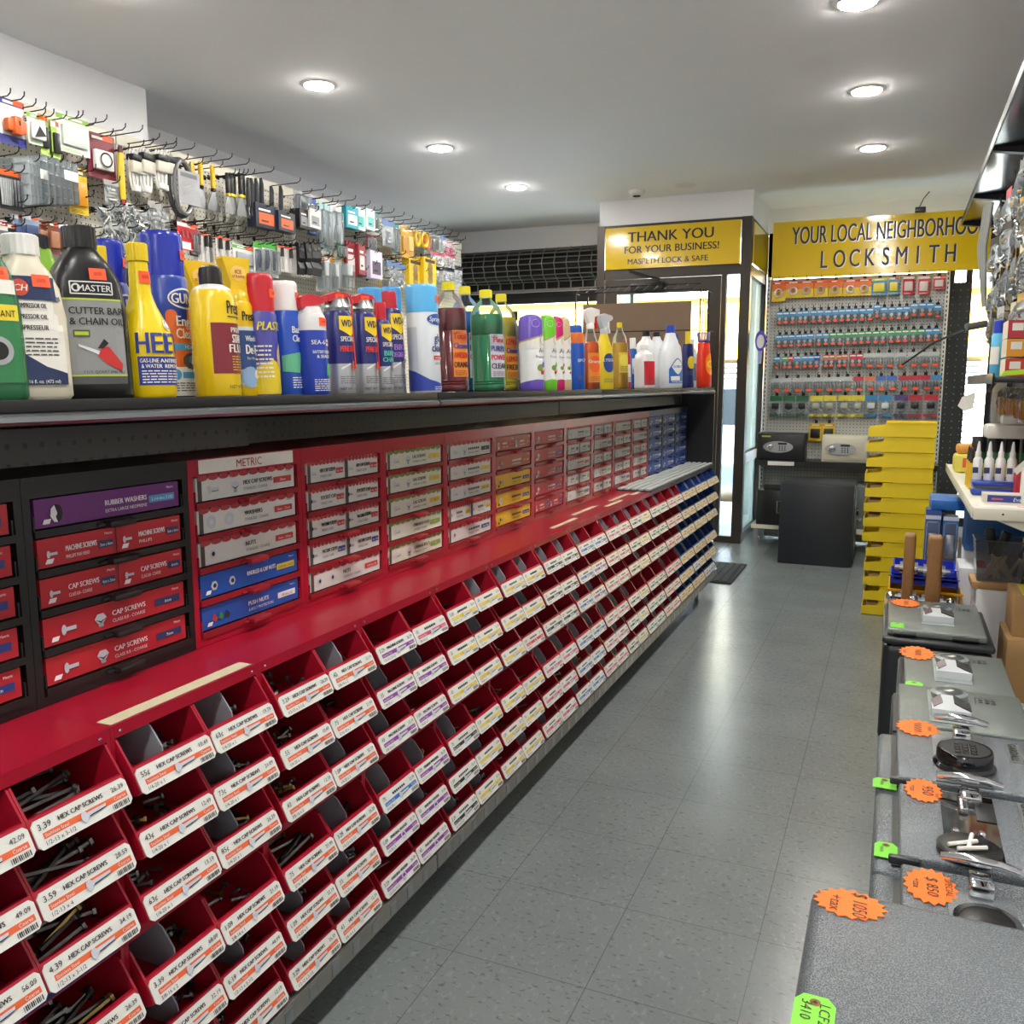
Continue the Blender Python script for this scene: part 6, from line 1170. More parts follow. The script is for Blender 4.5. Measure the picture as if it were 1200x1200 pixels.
def mk_drain(t, w, h, c):
    m = MB(); m.tube([(-.005, w * .42 * math.sin(2 * PI * k / 20), -h * .5 + h * .48 * math.cos(2 * PI * k / 20)) for k in range(20)], .013, col('3c3c3e', .35), 8, True); m.tube([(.02, w * .34 * math.sin(2 * PI * k / 20), -h * .5 + h * .44 * math.cos(2 * PI * k / 20)) for k in range(20)], .011, col('77787a', .35), 8, True); m.build('hose', t)
    MB().box((.034, -w * .28, -h * .78), (.038, w * .5, -h * .22), col('9c9da0', .45)).build('card', t); S = flat((.038, 0, -h * .5), (0, 1, 0), (0, 0, 1)); m = MB(); m.rect(S, -w * .2, h * .17, w * .4, h * .24, col('6d6e72', .4), .001); m.line(S, [(-w * .1, -h * .02), (w * .3, h * .08)], .008, STEEL, .001); m.line(S, [(-w * .1, -h * .12), (w * .3, -h * .04)], .008, STEEL, .001); m.build('print', t)
def mk_organizer(t, w, h, c):
    for q in range(6): 
        y = -w / 2 + q * w / 6; MB().rbox((-.08, y, -h + .006 * q), (.09, y + w / 6 - .006, 0), .006, CLEAR).build('case', t)
    m = MB()
    for q in range(6):
        y = -w / 2 + q * w / 6
        for k in range(4): m.box((-.07, y + .004, -h * (.12 + .22 * k)), (.08, y + w / 6 - .01, -h * (.12 + .22 * k) - .004), col('b9bfc4', .3))
    m.build('dividers', t); MB().rbox((.0905, w * .05, -h * .4), (.092, w * .45, -h * .2), .0005, PAPER).build('label', t)
def mk_toolset(t, w, h, c):
    MB().box((-.002, -w / 2, -h), (.002, w / 2, 0), col('26282a', .4)).build('card', t); MB().box((.002, -w / 2, -h * .16), (.004, w / 2, -h * .02), col('d8622a', .4)).build('header', t)
    for q in range(5): MB().tube([(.01, -w * .38 + q * w * .19, -h * .25), (.01, -w * .38 + q * w * .19, -h * .9)], [.006, .004], STEEL, 6).build('tool', t)
def mk_bits(t, w, h, c):
    m = MB(); rr = random.Random(w * 1e4)
    m.box((-.001, -w * .35, -h * .3), (.001, w * .35, 0), col('d4d2cc', .4)); m.build('card', t); m = MB()
    for q in range(9):
        y = rr.uniform(-w * .4, w * .4); z = -h * rr.uniform(.25, .95); a = rr.uniform(0, 3); L = rr.uniform(.015, .03); m.tube([(.01, y - L * math.cos(a), z - L * math.sin(a)), (.02, y, z + .004), (.012, y + L * math.cos(a), z + L * math.sin(a))], .0035, rr.choice([STEEL, CHROME, col('dcdad4', .3)]), 5)
    m.build('hardware', t); crumple(w, h * .95, .03, CLEAR, None, w).build('bag', t)
def mk_ring(t, w, h, c):
    cc = {'yellow': 'e2bb1c', 'orange': 'd85a22'}[c]
    MB().tube([(0, w * .36 * math.sin(2 * PI * k / 16), -h * .5 + h * .4 * math.cos(2 * PI * k / 16)) for k in range(16)], w * .12, col(cc, .35), 8, True).build('roll', t); MB().box((.0, -w * .2, -h * .2), (.003, w * .2, 0), col('d8d4c8', .4)).build('card', t)
def mk_caulk(t, w, h, c):
    MB().box((-.001, -w / 2, -h), (.001, w / 2, 0), col('dcdcd8', .4)).build('card', t); m = MB(); m.tube([(.02, 0, -h * .2), (.02, 0, -h * .55), (.02, 0, -h * .6), (.02, 0, -h * .9)], [w * .24, w * .22, w * .12, w * .04 + .003], col('c8ccce', .3), 12); m.build('tube', t); MB().disc(flat((.0015, 0, 0), (0, 1, 0), (0, 0, 1)), 0, -h * .1, w * .2, col('c8882a', .4), .0005).build('seal', t); MB().rbox((.001, -w * .4, -h * .94), (.045, w * .4, -h * .17), .01, CLEAR).build('blister', t)
def mk_blisterg(t, w, h, c):
    MB().box((-.001, -w / 2, -h), (.001, w / 2, 0), col('e2e4e2', .4)).build('card', t); MB().box((.001, -w / 2, -h * .18), (.002, w / 2, 0), col('4aa83a', .4)).build('header', t); MB().tube([(.012, 0, -h * .25), (.014, 0, -h * .5), (.012, 0, -h * .8)], [.01, .014, .008], col('23346e', .35), 8).build('tool', t); MB().rbox((.001, -w * .4, -h * .9), (.03, w * .4, -h * .22), .008, CLEAR).build('blister', t)
MK = {'card': (mk_card, 'carded_part', 'carded part'), 'cards4': (None, '', ''), 'boxO': (mk_box, 'boxed_part', 'boxed part'), 'blister': (mk_blister, 'blister_pack', 'blister pack'), 'longblister': (mk_blister, 'long_blister_pack', 'blister pack'), 'tool': (mk_blister, 'blister_tool_pack', 'blister pack'), 'bag': (mk_bag, 'bagged_part', 'bagged part'), 'cordset': (mk_cord, 'extension_cord', 'extension cord'),
 'scraperY': (mk_scraper('e2b818', '1c1c1e', DKSTEEL), 'putty_knife', 'putty knife'), 'scraperK': (mk_scraper('1d1e20', 'd8c02a', DKSTEEL), 'putty_knife', 'putty knife'), 'handle': (mk_handle, 'chisel', 'chisel'), 'driver': (mk_driver, 'screwdriver_card', 'screwdriver'), 'stop': (mk_stop, 'door_stop', 'door stop'), 'brush': (mk_brush, 'hand_file', 'file'), 'drain': (mk_drain, 'drain_hose', 'hose'), 'organizer': (mk_organizer, 'organizer_case_stack', 'organizer case'), 'toolset': (mk_toolset, 'carded_tool_set', 'tool set'), 'bits': (mk_bits, 'bagged_hardware', 'bagged hardware'), 'ring': (mk_ring, 'tape_ring', 'tape roll'), 'caulk': (mk_caulk, 'sealant_pack', 'sealant'), 'blisterG': (mk_blisterg, 'blister_tool_pack', 'blister pack')}
DESC = {'card': '{c} carded part', 'boxO': '{c} boxed part', 'blister': '{c} carded blister pack', 'longblister': 'long {c} blister pack', 'tool': 'blue-headed blister pack', 'bag': '{c} bagged part', 'cordset': 'white coiled extension cord with paper wrapper', 'scraperY': 'putty knife with yellow handle', 'scraperK': 'putty knife with black and yellow handle', 'handle': 'chisel with black grip', 'driver': 'black-handled screwdriver on a card', 'stop': 'black rubber door stop', 'brush': 'yellow-handled file with red ends', 'drain': 'grey hose coil with grey card', 'organizer': 'stack of clear organizer cases', 'toolset': 'orange-headed carded tool set', 'bits': 'clear bag of small metal hardware', 'ring': '{c} ring-shaped tape roll', 'caulk': 'sealant tube in white blister pack', 'blisterG': 'green-headed blister pack with a navy tool'}
CN = {'yellowpack': 'yellow', 'whitered': 'white and red', 'whitegreen': 'white and green', 'blueorange': 'blue and orange', 'orangecard': 'orange', 'bluegrey': 'blue-grey', 'light': 'white and green', 'timer': 'maroon', 'adapter': 'white card with orange adapter,', 'fan': 'white plug-in', 'yellowbox': 'yellow', 'pinkwhite': 'pink and white', 'navywhite': 'navy and white', 'aqua': 'pale aqua', 'strip': 'lime'}
items = []
for k, y, z, w_, h_, c in LWALL:
    if k == 'cards4':
        for q in range(4): items.append(('card', y - w_ * .3 + q * w_ * .18, z - .004 * q, w_ * .4, h_, 'strip', q))
    else: items.append((k, y, z, w_, h_, c, 0))
tot = {}; cnt = {}
def dkey(k, c): return DESC[k].format(c=CN.get(c, c))
for it in items: tot[dkey(it[0], it[5])] = tot.get(dkey(it[0], it[5]), 0) + 1
for k, y, z, w_, h_, c, q in items:
    fn, nm, ct = MK[k]; d = dkey(k, c); cnt[d] = cnt.get(d, 0) + 1
    lab = d + (' hanging on the white pegboard' if tot[d] == 1 else ' on white pegboard, %s of %s from camera end' % (ordw(cnt[d]), tot[d]))
    t = thing(nm, lab, ct, (-3.72 + .02 * random.uniform(-1, 1) - .03 * (k in ('organizer',)), y, z), random.uniform(-.12, .12), 'packs hanging on the white pegboard' if tot[d] > 1 else None)
    fn(t, w_, h_, c)
    if q == 0 and k not in ('handle',):
        o = link('peg_hook', HKL if k not in ('driver', 'stop') else HKL, None, (LX + .002, y + .004, z - .012)); tag(o, 'black wire peg hook sticking out of the white pegboard', 'peg hook', 'black wire peg hooks on white pegboard')
# ------------------------------------------------------------------ key and hardware pegboard by the entrance
PEGG = peg_mat('grey_peg_panel', 'b9b9b4', '4a4a48', .0254 * 1.1, (0, 2), .16)
PY = 8.30
t = thing('key_pegboard', 'light grey pegboard bay under the locksmith sign with hanging packs', 'pegboard', (-.38, PY, 0))
MB().box((-.70, 0, .02), (.70, .02, 2.31), PEGG).build('panel', t)
UPR = mat('upright_slots', 'd2d2ce', .4, .3)
for x in (-.725, .70):
    m = MB(); m.box((x, -.02, .02), (x + .025, .03, 2.33), UPR)
    for j in range(60): m.box((x + .008, -.0212, .1 + j * .037), (x + .017, -.0195, .122 + j * .037), INK)
    m.build('slotted_upright', t)
t = thing('bay_shelf', 'black shelf of the grey pegboard carrying two small safes', 'shelf', (-.38, PY, .742))
MB().box((-.72, -.34, -.02), (.72, -.022, 0), BLK).build('deck', t); MB().box((-.72, -.344, -.045), (.72, -.34, 0), BLK).build('front_lip', t); MB().box((-.62, -.3465, -.04), (-.40, -.344, -.005), PAPER).build('price_label', t)
t = thing('bay_base_shelf', 'white bottom shelf of grey pegboard under the black safe', 'shelf', (-.38, PY, .2))
MB().box((-.72, -.5, -.035), (.72, -.022, 0), CREAM).build('deck', t)
for x in (-.70, .66): MB().box((x, -.48, -.2), (x + .035, -.44, -.035), STEEL).box((x, -.07, -.2), (x + .035, -.03, -.035), STEEL).build('foot', t)
KEYC = {'skyblue': ('4a98cc', '55585a'), 'green': ('4aa06a', '5a5c5c'), 'redp': ('c83848', '6a5050'), 'rustp': ('c8744a', '4a3a34'), 'blue': ('2a52b8', '6a7a9a'), 'clear': ('c4cac8', '8c928f'), 'orangep': ('e07a4a', 'd8b0a0'), 'bluew': ('4a78c8', 'dcdce4')}
BAGC = {'greenbag': ('1f6a44', '141c18'), 'yellowbag': ('dccf3a', 'a8a89a'), 'bluebag': ('3a86b8', 'c8d4d8'), 'purplebag': ('4a3a78', '2a2a34'), 'redbag': ('c02430', '2a2428')}
HOOKB = [0]
def bhook(x, z, kk):
    HOOKB[0] += 1
    o = link('peg_hook', HKB, None, (x, PY - .001, z + .012)); tag(o, 'grey wire peg hook on the grey pegboard bay', 'peg hook', 'wire peg hooks on the grey pegboard')
CNB = {'skyblue': 'sky blue topped key pack', 'green': 'green topped key pack', 'redp': 'red pack', 'rustp': 'rust topped key pack', 'blue': 'royal blue key pack', 'clear': 'clear bagged part', 'orangep': 'orange pack', 'bluew': 'blue and white pack', 'greenbag': 'green bagged lock', 'yellowbag': 'yellow bagged lock', 'bluebag': 'blue bagged lock', 'purplebag': 'purple bagged lock', 'redbag': 'red bagged lock', 'orangeyellow': 'orange and yellow carded part', 'yellowblue': 'blue and yellow carded part', 'redcard': 'red carded part', 'yellowblack': 'yellow carded part with black contents'}
proto = {}
bc = {}; bt = {}
for it in BWALL: bt[it[5]] = bt.get(it[5], 0) + 1
rows = {}
for k, x, z, w_, h_, c in BWALL:
    bc[c] = bc.get(c, 0) + 1
    row = min(7, max(1, 1 + int(round((2.28 - z) / .19)))) if 0 else (1 if z > 2.15 else 2 if z > 1.94 else 3 if z > 1.74 else 4 if z > 1.56 else 5 if z > 1.38 else 6 if z > 1.15 else 7)
    rk = (c, row); rows[rk] = rows.get(rk, 0) + 1
    nrow = sum(1 for q in BWALL if q[5] == c and (1 if q[2] > 2.15 else 2 if q[2] > 1.94 else 3 if q[2] > 1.74 else 4 if q[2] > 1.56 else 5 if q[2] > 1.38 else 6 if q[2] > 1.15 else 7) == row)
    lab = '%s on grey pegboard, %s row%s' % (CNB[c], ordw(row), ', %s of %d from door' % (ordw(rows[rk]), nrow) if nrow > 1 else '')
    rot = -PI / 2 + random.uniform(-.15, .15)
    yy = PY - .05 - .02 * random.random()
    if k == 'card':
        t = thing('carded_part', lab, 'carded part', (x, yy, z), rot, 'packs on the grey pegboard'); mk_card(t, w_, h_, c)
    else:
        key = (k, c)
        if key not in proto:
            t = thing({'key': 'key_pack', 'pouch': 'bagged_part', 'bagb': 'bagged_lock'}[k], lab, {'key': 'key pack', 'pouch': 'bagged part', 'bagb': 'bagged lock'}[k], (x, yy, z), rot, 'packs on the grey pegboard'); proto[key] = t
            if k == 'key':
                a, b = KEYC[c]; w0, h0 = .057, .112; m = MB(); m.box((-.001, -w0 / 2, -h0 * .42), (.0015, w0 / 2, 0), col(a, .4)); m.rect(flat((.0015, 0, 0), (0, 1, 0), (0, 0, 1)), -w0 * .4, -h0 * .2, w0 * .4, -h0 * .1, PAPER, .0006); m.build('header_card', t)
                MB().rbox((-.004, -w0 * .48, -h0), (.010, w0 * .48, -h0 * .40), .003, CLEAR).build('blister', t)
                m = MB(); m.lathe([(.013, 0), (.013, .003)], STEEL, 12, (.002, 0, -h0 * .55), 0); m.box((.002, -.004, -h0 * .95), (.0045, .004, -h0 * .6), STEEL); m.box((-.0035, -w0 * .42, -h0 * .97), (-.002, w0 * .42, -h0 * .44), col(b, .5)); m.build('key', t)
                m = MB(); m.box((.0102, -w0 * .25, -h0 * .92), (.011, w0 * .3, -h0 * .76), ORANGE_STICKER); m.build('price_sticker', t)
            elif k == 'pouch':
                a, b = KEYC[c]; w0, h0 = .082, .125; MB().box((-.0015, -w0 / 2, -h0 * .3), (.0015, w0 / 2, 0), col(a, .4)).build('header_card', t); crumple(w0 * .95, h0 * .8, .02, CLEAR, None, len(c)).build('bag', t, (0, 0, -h0 * .2))
                m = MB()
                for q in range(5): m.tube([(.002, -w0 * .3 + q * w0 * .13, -h0 * .4), (.006, -w0 * .25 + q * w0 * .13, -h0 * .62), (.0, -w0 * .3 + q * w0 * .14, -h0 * .85)], .004, col(b, .35) if q % 2 else STEEL, 6)
                m.build('contents', t); MB().box((.011, -w0 * .1, -h0 * .95), (.0116, w0 * .4, -h0 * .78), ORANGE_STICKER).build('price_sticker', t)
            else:
                a, b = BAGC[c]; w0, h0 = .105, .185; MB().box((-.0015, -w0 / 2, -h0 * .26), (.0015, w0 / 2, 0), col(a, .4)).build('header_card', t); MB().box((-.002, -w0 / 2, -h0), (0, w0 / 2, -h0 * .86), col(a, .4)).build('footer', t)
                m = MB(); m.rbox((.0, -w0 * .28, -h0 * .62), (.03, w0 * .28, -h0 * .34), .01, col(b, .35)); m.tube([(.012, w0 * .2 * math.cos(q * PI / 6), -h0 * .62 - w0 * .2 * math.sin(q * PI / 6)) for q in range(7)], .005, STEEL, 6); m.build('lock', t); crumple(w0, h0 * .85, .03, CLEAR, None, len(c)).build('bag', t, (0, 0, -h0 * .15))
        else: copy_thing(proto[key], (x, yy, z), lab, rot)
    bhook(x, z, k)
# small safes on the bay shelf
def small_safe(x, name_lab, bodyc, W=.40, H=.232):
    t = thing('keypad_safe', name_lab, 'safe', (x, PY - .02, .7425)); bm_ = mat('enamel_' + bodyc, bodyc, .4, bump=.1, scale=300)
    MB().rbox((-W / 2, -.27, 0), (W / 2, -.002, H), .006, bm_).build('body', t); d = MB().rbox((-W / 2 + .018, -.276, .016), (W / 2 - .018, -.268, H - .016), .004, bm_).build('door', t)
    S = flat((0, -.276, H / 2), (1, 0, 0), (0, 0, 1)); m = MB(); p = [(.125 * math.cos(q * PI / 16), .05 * math.sin(q * PI / 16)) for q in range(32)]
    pan = MB().prism([(a, H / 2 + b) for a, b in p], 1, -.288, -.276, mat('satin_silver_plastic', 'b8bbbf', .3, .5)).build('lock_plate', t, (-.03 if W < .39 else -.02, 0, 0))
    S2 = flat((0, -.288, H / 2), (1, 0, 0), (0, 0, 1)); m = MB(); m.rect(S2, .0, .02, .075, .038, INK, .0008)
    for i in range(3):
        for j in range(3): m.disc(S2, .015 + i * .022, .006 - j * .016, .007, col('4a4d52', .4), .001, 10)
    m.build('keypad', pan); MB().lathe([(.028, -.288), (.026, -.300), (.018, -.303)], mat('knob_silver', 'c9ccd0', .25, .7), 20, (-.065, 0, H / 2), 1).tube([(-.088, -.302, H / 2 - .006), (-.042, -.302, H / 2 + .006)], .006, CHROME, 8).build('knob', pan)
    return t
t = small_safe(-.905, 'charcoal keypad safe on the black shelf nearest the door glass', '232529'); MB().box((-.16, -.2775, .2), (-.085, -.2762, .212), col('d8c83a', .4)).build('yellow_sticker', t)
t = small_safe(-.385, 'cream keypad safe on the black shelf beside the yellow bin stack', 'd6d2bd', .36, .226)
# floor safes under the bay
SAFEK = mat('black_safe_enamel', '24282e', .42, bump=.12, scale=260, vary=.06)
t = thing('black_floor_safe', 'small black safe with silver handle on the white bottom shelf', 'safe', (-.93, 8.0, .2006))
MB().rbox((-.13, -.2, 0), (.16, .28, .30), .008, BLK).build('body', t); MB().rbox((-.115, -.206, .012), (.148, -.198, .29), .004, BLK).build('door', t); MB().tube([(.075, -.206, .11), (.045, -.23, .11), (.045, -.23, .21), (.075, -.206, .21)], .006, STEEL, 8).build('handle', t)
t = thing('charcoal_safe', 'large plain charcoal safe standing on floor before the grey pegboard', 'safe', (-.525, 7.46, 0))
MB().rbox((-.272, -.30, .0), (.272, .26, .635), .008, SAFEK).build('body', t); MB().rbox((.2725, -.27, .03), (.28, .23, .61), .004, SAFEK).build('door', t)
MB().tube([(.28, .12, .33), (.31, .12, .33), (.31, .05, .33)], .01, STEEL, 8).lathe([(.03, .28), (.028, .30)], BLK, 18, (0, .0, .40), 0).build('handle', t)
m = MB(); m.lathe([(.0, .0), (.02, 0)], BLK, 4)
t = thing('grey_safe', 'grey safe on the bottom shelf mostly hidden behind charcoal safe', 'safe', (-.12, 8.0, .2006)); MB().rbox((-.16, -.15, 0), (.16, .28, .36), .008, mat('grey_safe_enamel', '6c716f', .4, bump=.1, scale=200)).build('body', t); MB().tube([(.1, -.15, .12), (.1, -.18, .14), (.1, -.18, .24), (.1, -.15, .26)], .008, BLK, 8).build('handle', t)
# ------------------------------------------------------------------ safes lying on their backs along the aisle
HAM = hammertone('hammertone_grey', '5c646b', 'a4abb1'); HAM2 = hammertone('hammertone_sage', '737c78', 'a4aca8'); HAMD = mat('dark_safe_body', '272b2e', .4, bump=.15, scale=250, vary=.08)
STAR = col('ff7a1e', .6); GREENT = col('7fdf3a', .55); PEN = col('3a2a1c', .6); TAN = col('8a5a30', .6)
UP = None
def star_tag(par_label, x, y, z, w, h, words, rz=0, tilt=0.):
    """orange starburst price card lying face up; text reads across -y with its top towards +x"""
    t = thing('starburst_price_card', par_label, 'price card', (x, y, z), rz, 'orange starburst price cards')
    n = 17; pts = []
    for i in range(2 * n):
        a = PI * i / n; k = 1 if i % 2 == 0 else .84; pts.append((w / 2 * k * math.cos(a), h / 2 * k * math.sin(a)))
    m = MB(); m.prism(pts, 2, 0, .0015, STAR); m.build('card', t)
    S = flat((0, 0, .0015), (0, -1, 0), (1, 0, 0)); m = MB()
    for tx, u, v, hh in words: m.text(S, tx, u, v, hh, PEN, .0006, maxw=h * .8, slant=.12)
    m.build('handwriting', t); return t
def green_tag(lab, x, y, z, w=.05, h=.06, words=None, rz=0):
    t = thing('green_tag', lab, 'tag', (x, y, z), rz, 'lime green stock tags')
    m = MB(); m.prism([(-w / 2, -h / 2), (w / 2, -h / 2), (w / 2, h * .3), (w * .3, h / 2), (-w * .3, h / 2), (-w / 2, h * .3)], 2, 0, .0012, GREENT); m.build('card', t)
    S = flat((0, 0, .0012), (1, 0, 0), (0, 1, 0)); m = MB(); m.disc(S, 0, h * .3, .007, TAN, .0004); m.disc(S, 0, h * .3, .003, INK, .0008); m.build('eyelet', t)
    if words:
        S = flat((0, 0, .0012), (0, -1, 0), (1, 0, 0)); m = MB()
        for tx, u, v, hh in words: m.text(S, tx, u, v, hh, PEN, .0005, maxw=h * .8, slant=.1)
        m.build('handwriting', t)
    return t
BRUSH = mat('brushed_lock_plate', 'b9c0c4', .25, .9, vary=.05, scale=3); MIRR = mat('mirror_lock_plate', '8a8784', .06, 1.)
LOGO = mat('logo_badge_silver', 'b4b8ba', .3, .8)
def lying_safe(lab, x0, x1, y0, y1, z, dx0, dz=.028, enamel=None, bodym=None, gap=.012, plate=None, platem=None):
    """safe on its back: body box, gap, raised door on top"""
    t = thing('floor_safe', lab, 'safe', (0, 0, 0)); e = enamel or HAM
    MB().rbox((x0, y0, 0), (x1, y1, z - .004), .012, bodym or e, 3).build('body', t)
    MB().box((dx0 - gap, y0 + .02, z - .004), (x1 - .02, y1 - .02, z), BLK).build('door_seam', t)
    d = MB().rbox((dx0, y0 + .012, z), (x1 - .012, y1 - .010, z + dz), .006, e, 3).build('door', t)
    return t, d
def bar_handle(d, cx, cy, z, L, tilt=.12):
    m = MB(); m.rbox((cx - .02, cy - .06, z), (cx + .02, cy - .0, z + .022), .006, CHROME); m.build('handle_stem', d)
    m = MB(); m.tube([(cx - L / 2, cy + .012, z + .03), (cx - L * .25, cy + .008, z + .034), (cx, cy, z + .038), (cx + L * .25, cy + .004, z + .034), (cx + L / 2, cy - .002, z + .03)], [.007, .009, .011, .009, .007], CHROME, 10); m.build('handle_bar', d)
def hinge(d, x, y, z, L=.07, mm=None):
    MB().rbox((x, y - .008, z), (x + L, y + .008, z + .016), .004, mm or HAMD).build('hinge', d)
def logo(d, x, y, z, txt, L, hh):
    S = flat((x, y, z), (0, -1, 0), (1, 0, 0)); m = MB(); m.rect(S, -L / 2, -hh * .3, L / 2, hh * 1.3, LOGO, .001); m.text(S, txt, 0, 0, hh, INK, .002, bold=.05, maxw=L * .9); m.build('badge', d)
# first safe, nearest the camera
t = thing('floor_safe', 'large grey hammertone safe lying closest to the camera with 1050 price card', 'safe', (0, 0, 0))
MB().rbox((-.079, .62, 0), (.75, 1.392, .62), .022, HAM, 3).build('body', t)
star_tag('orange starburst price card reading 1050 plus tax on the closest safe', -.022, 1.345, .6206, .106, .082, [('$ 1050', 0, .004, .022), ('+tax', .005, -.028, .018)])
green_tag('lime green tag on the corner of the closest safe', -.052, 1.075, .6206, .05, .07, [('LCF2', .0, .006, .014), ('3410', -.004, -.016, .014)])
# second, third, fourth safes
Z = .5; ZT = Z + .0285
t, d = lying_safe('grey hammertone safe behind the closest one with SPECIAL 850 price card', .006, .56, 1.400, 1.695, Z, .055)
MB().box((.128, 1.42, ZT - .0005), (.232, 1.625, ZT + .002), BRUSH).build('lock_plate', d); bar_handle(d, .182, 1.668, ZT, .125)
MB().lathe([(.05, ZT + .002), (.05, ZT + .018), (.042, ZT + .024)], BLK, 28, (.18, 1.50, 0)).ring(flat((.18, 1.50, ZT + .025), (1, 0, 0), (0, 1, 0)), 0, 0, .04, .05, CHROME, 0).build('dial_ring', d)
star_tag('orange starburst price card reading SPECIAL 850 plus tax on the second safe', .102, 1.615, ZT + .001, .09, .125, [('SPECIAL', -.004, .024, .012), ('$ 850', .002, -.006, .02), ('+tax', 0, -.028, .013)])
t, d = lying_safe('grey hammertone safe with mirror lock plate and 950 price card, third from camera', .007, .56, 1.705, 2.055, Z, .052)
MB().box((.132, 1.735, ZT - .0005), (.232, 2.03, ZT + .002), MIRR).build('lock_plate', d); bar_handle(d, .19, 2.035, ZT, .125)
m = MB(); m.rbox((.165, 1.93, ZT + .002), (.182, 2.02, ZT + .016), .004, CHROME); m.rbox((.196, 1.91, ZT + .002), (.232, 2.0, ZT + .004), .001, INK); m.build('handle_column', d)
m = MB(); m.lathe([(.056, ZT + .002), (.056, ZT + .014), (.050, ZT + .018)], BLK, 30, (.172, 1.765, 0)); m.build('dial_ring', d); m = MB()
for (ax, ay, bx, by) in ((.135, 1.745, .185, 1.775), (.15, 1.735, .20, 1.755), (.168, 1.74, .178, 1.80)): m.tube([(ax, ay, ZT + .022), (bx, by, ZT + .024)], .004, PAPER, 6)
m.build('paper_slips', d); MB().lathe([(.008, ZT), (.008, ZT + .012), (.005, ZT + .016)], CHROME, 10, (.152, 1.83, 0)).lathe([(.008, ZT), (.008, ZT + .012), (.005, ZT + .016)], CHROME, 10, (.198, 1.835, 0)).build('bolts', d)
logo(d, .285, 1.975, ZT, 'GARDALL', .12, .018); hinge(d, .034, 1.715, ZT - .02, .055)
star_tag('orange starburst price card reading 950 plus tax on the third safe', .100, 2.018, ZT + .001, .078, .125, [('~', .02, .022, .009), ('950', 0, -.002, .024), ('+tax', 0, -.026, .013)])
green_tag('lime green tag hanging by the hinge of the third safe', .030, 1.775, Z + .0, .042, .062, [('~', 0, -.012, .009)])
t, d = lying_safe('grey hammertone safe with round black keypad dial, fourth from the camera', .006, .56, 2.070, 2.425, Z, .048)
MB().box((.128, 2.085, ZT - .0005), (.242, 2.40, ZT + .002), BRUSH).build('lock_plate', d); bar_handle(d, .195, 2.41, ZT, .12)
kp = MB().lathe([(.066, ZT + .002), (.066, ZT + .006), (.060, ZT + .012), (.060, ZT + .036), (.056, ZT + .042)], mat('black_chrome', '4a4a4c', .12, 1.), 36, (.19, 2.195, 0)).build('keypad_dial', d)
m = MB(); S = flat((.19, 2.195, ZT + .0425), (0, -1, 0), (1, 0, 0)); m.disc(S, 0, 0, .054, INK, 0, 30); m.ring(S, 0, 0, .052, .057, CHROME, .0006, 30)
for i in range(3):
    for j in range(4): m.rect(S, -.030 + j * .017, -.024 + i * .017, -.018 + j * .017, -.011 + i * .017, CHROME, .0006); m.rect(S, -.0285 + j * .017, -.0225 + i * .017, -.0195 + j * .017, -.0125 + i * .017, INK, .001)
m.build('keys', kp); logo(d, .295, 2.32, ZT, 'GARDALL', .12, .018); hinge(d, .034, 2.08, ZT - .02, .055)
star_tag('orange starburst price card with red scribble on fourth safe by its handle', .096, 2.40, ZT + .001, .105, .12, [('~', 0, -.012, .026), ('~', 0, .022, .012)])
green_tag('lime green tag hanging by the hinge of the fourth safe', .024, 2.090, Z + .0, .05, .055, [('~', 0, -.01, .009)])
# sage safes with white keypad wedge
def sage_lock(d, cx, cy, z, s=1.):
    MB().box((cx - .05 * s, cy - .13 * s, z - .0005), (cx + .05 * s, cy + .13 * s, z + .0015), mat('pale_sage_plate', 'aeb8b8', .25, .5)).build('lock_plate', d)
    W8 = col('d4dade', .3); o = MB(); o.prism([(cx - .045 * s, cy - .09 * s), (cx + .05 * s, cy - .09 * s), (cx + .05 * s, cy - .03 * s), (cx + .02 * s, cy + .04 * s), (cx - .02 * s, cy + .04 * s), (cx - .045 * s, cy - .02 * s)], 2, z + .001, z + .022 * s, W8); k = o.build('keypad_housing', d)
    m = MB(); m.prism([(cx + .012 * s, cy + .038 * s), (cx + .05 * s, cy - .028 * s), (cx + .05 * s, cy - .085 * s), (cx + .03 * s, cy - .06 * s), (cx + .012 * s, cy - .03 * s)], 2, z + .02 * s, z + .026 * s, INK); m.build('keypad', k)
    m = MB(); m.prism([(cx - .045 * s, cy - .022 * s), (cx - .02 * s, cy + .036 * s), (cx - .016 * s, cy - .03 * s), (cx - .04 * s, cy - .075 * s)], 2, z + .02 * s, z + .0245 * s, mat('mauve_panel', '7d6c78', .2, .3)); m.build('side_panel', k)
    m = MB(); m.lathe([(.046 * s, z + .001), (.048 * s, z + .016), (.040 * s, z + .02)], col('8d9494', .3), 28, (cx + .005, cy + .085 * s, 0)); kn = m.build('knob_dial', d); MB().lathe([(.036 * s, z + .0202), (.034 * s, z + .021)], col('4c5254', .3), 24, (cx + .005, cy + .085 * s, 0)).poly(flat((cx + .005, cy + .085 * s, z + .0215), (1, 0, 0), (0, 1, 0)), [(-.016, -.006), (.0, -.012), (.014, .004), (.004, .012)], PAPER, .0006).build('dial_face', kn)
def hinges2(d, x0, x1, y, z):
    MB().cyl((x0 + .02, y, z), (x0 + .10, y, z), .010, BLK, 10).build('hinge', d); MB().cyl((x1 - .12, y, z), (x1 - .03, y, z), .010, BLK, 10).build('hinge', d)
def marks(d, x, y, z):
    m = MB(); S = flat((x, y, z), (1, 0, 0), (0, 1, 0))
    for i in range(3):
        for j in range(2): m.rect(S, -.022 + .016 * i, -.008 + .02 * j, -.012 + .016 * i, .002 + .02 * j, INK, .0006)
    m.line(S, [(-.03, -.02), (-.03, .034), (.03, .034)], .002, INK, .0008); m.build('badge', d)
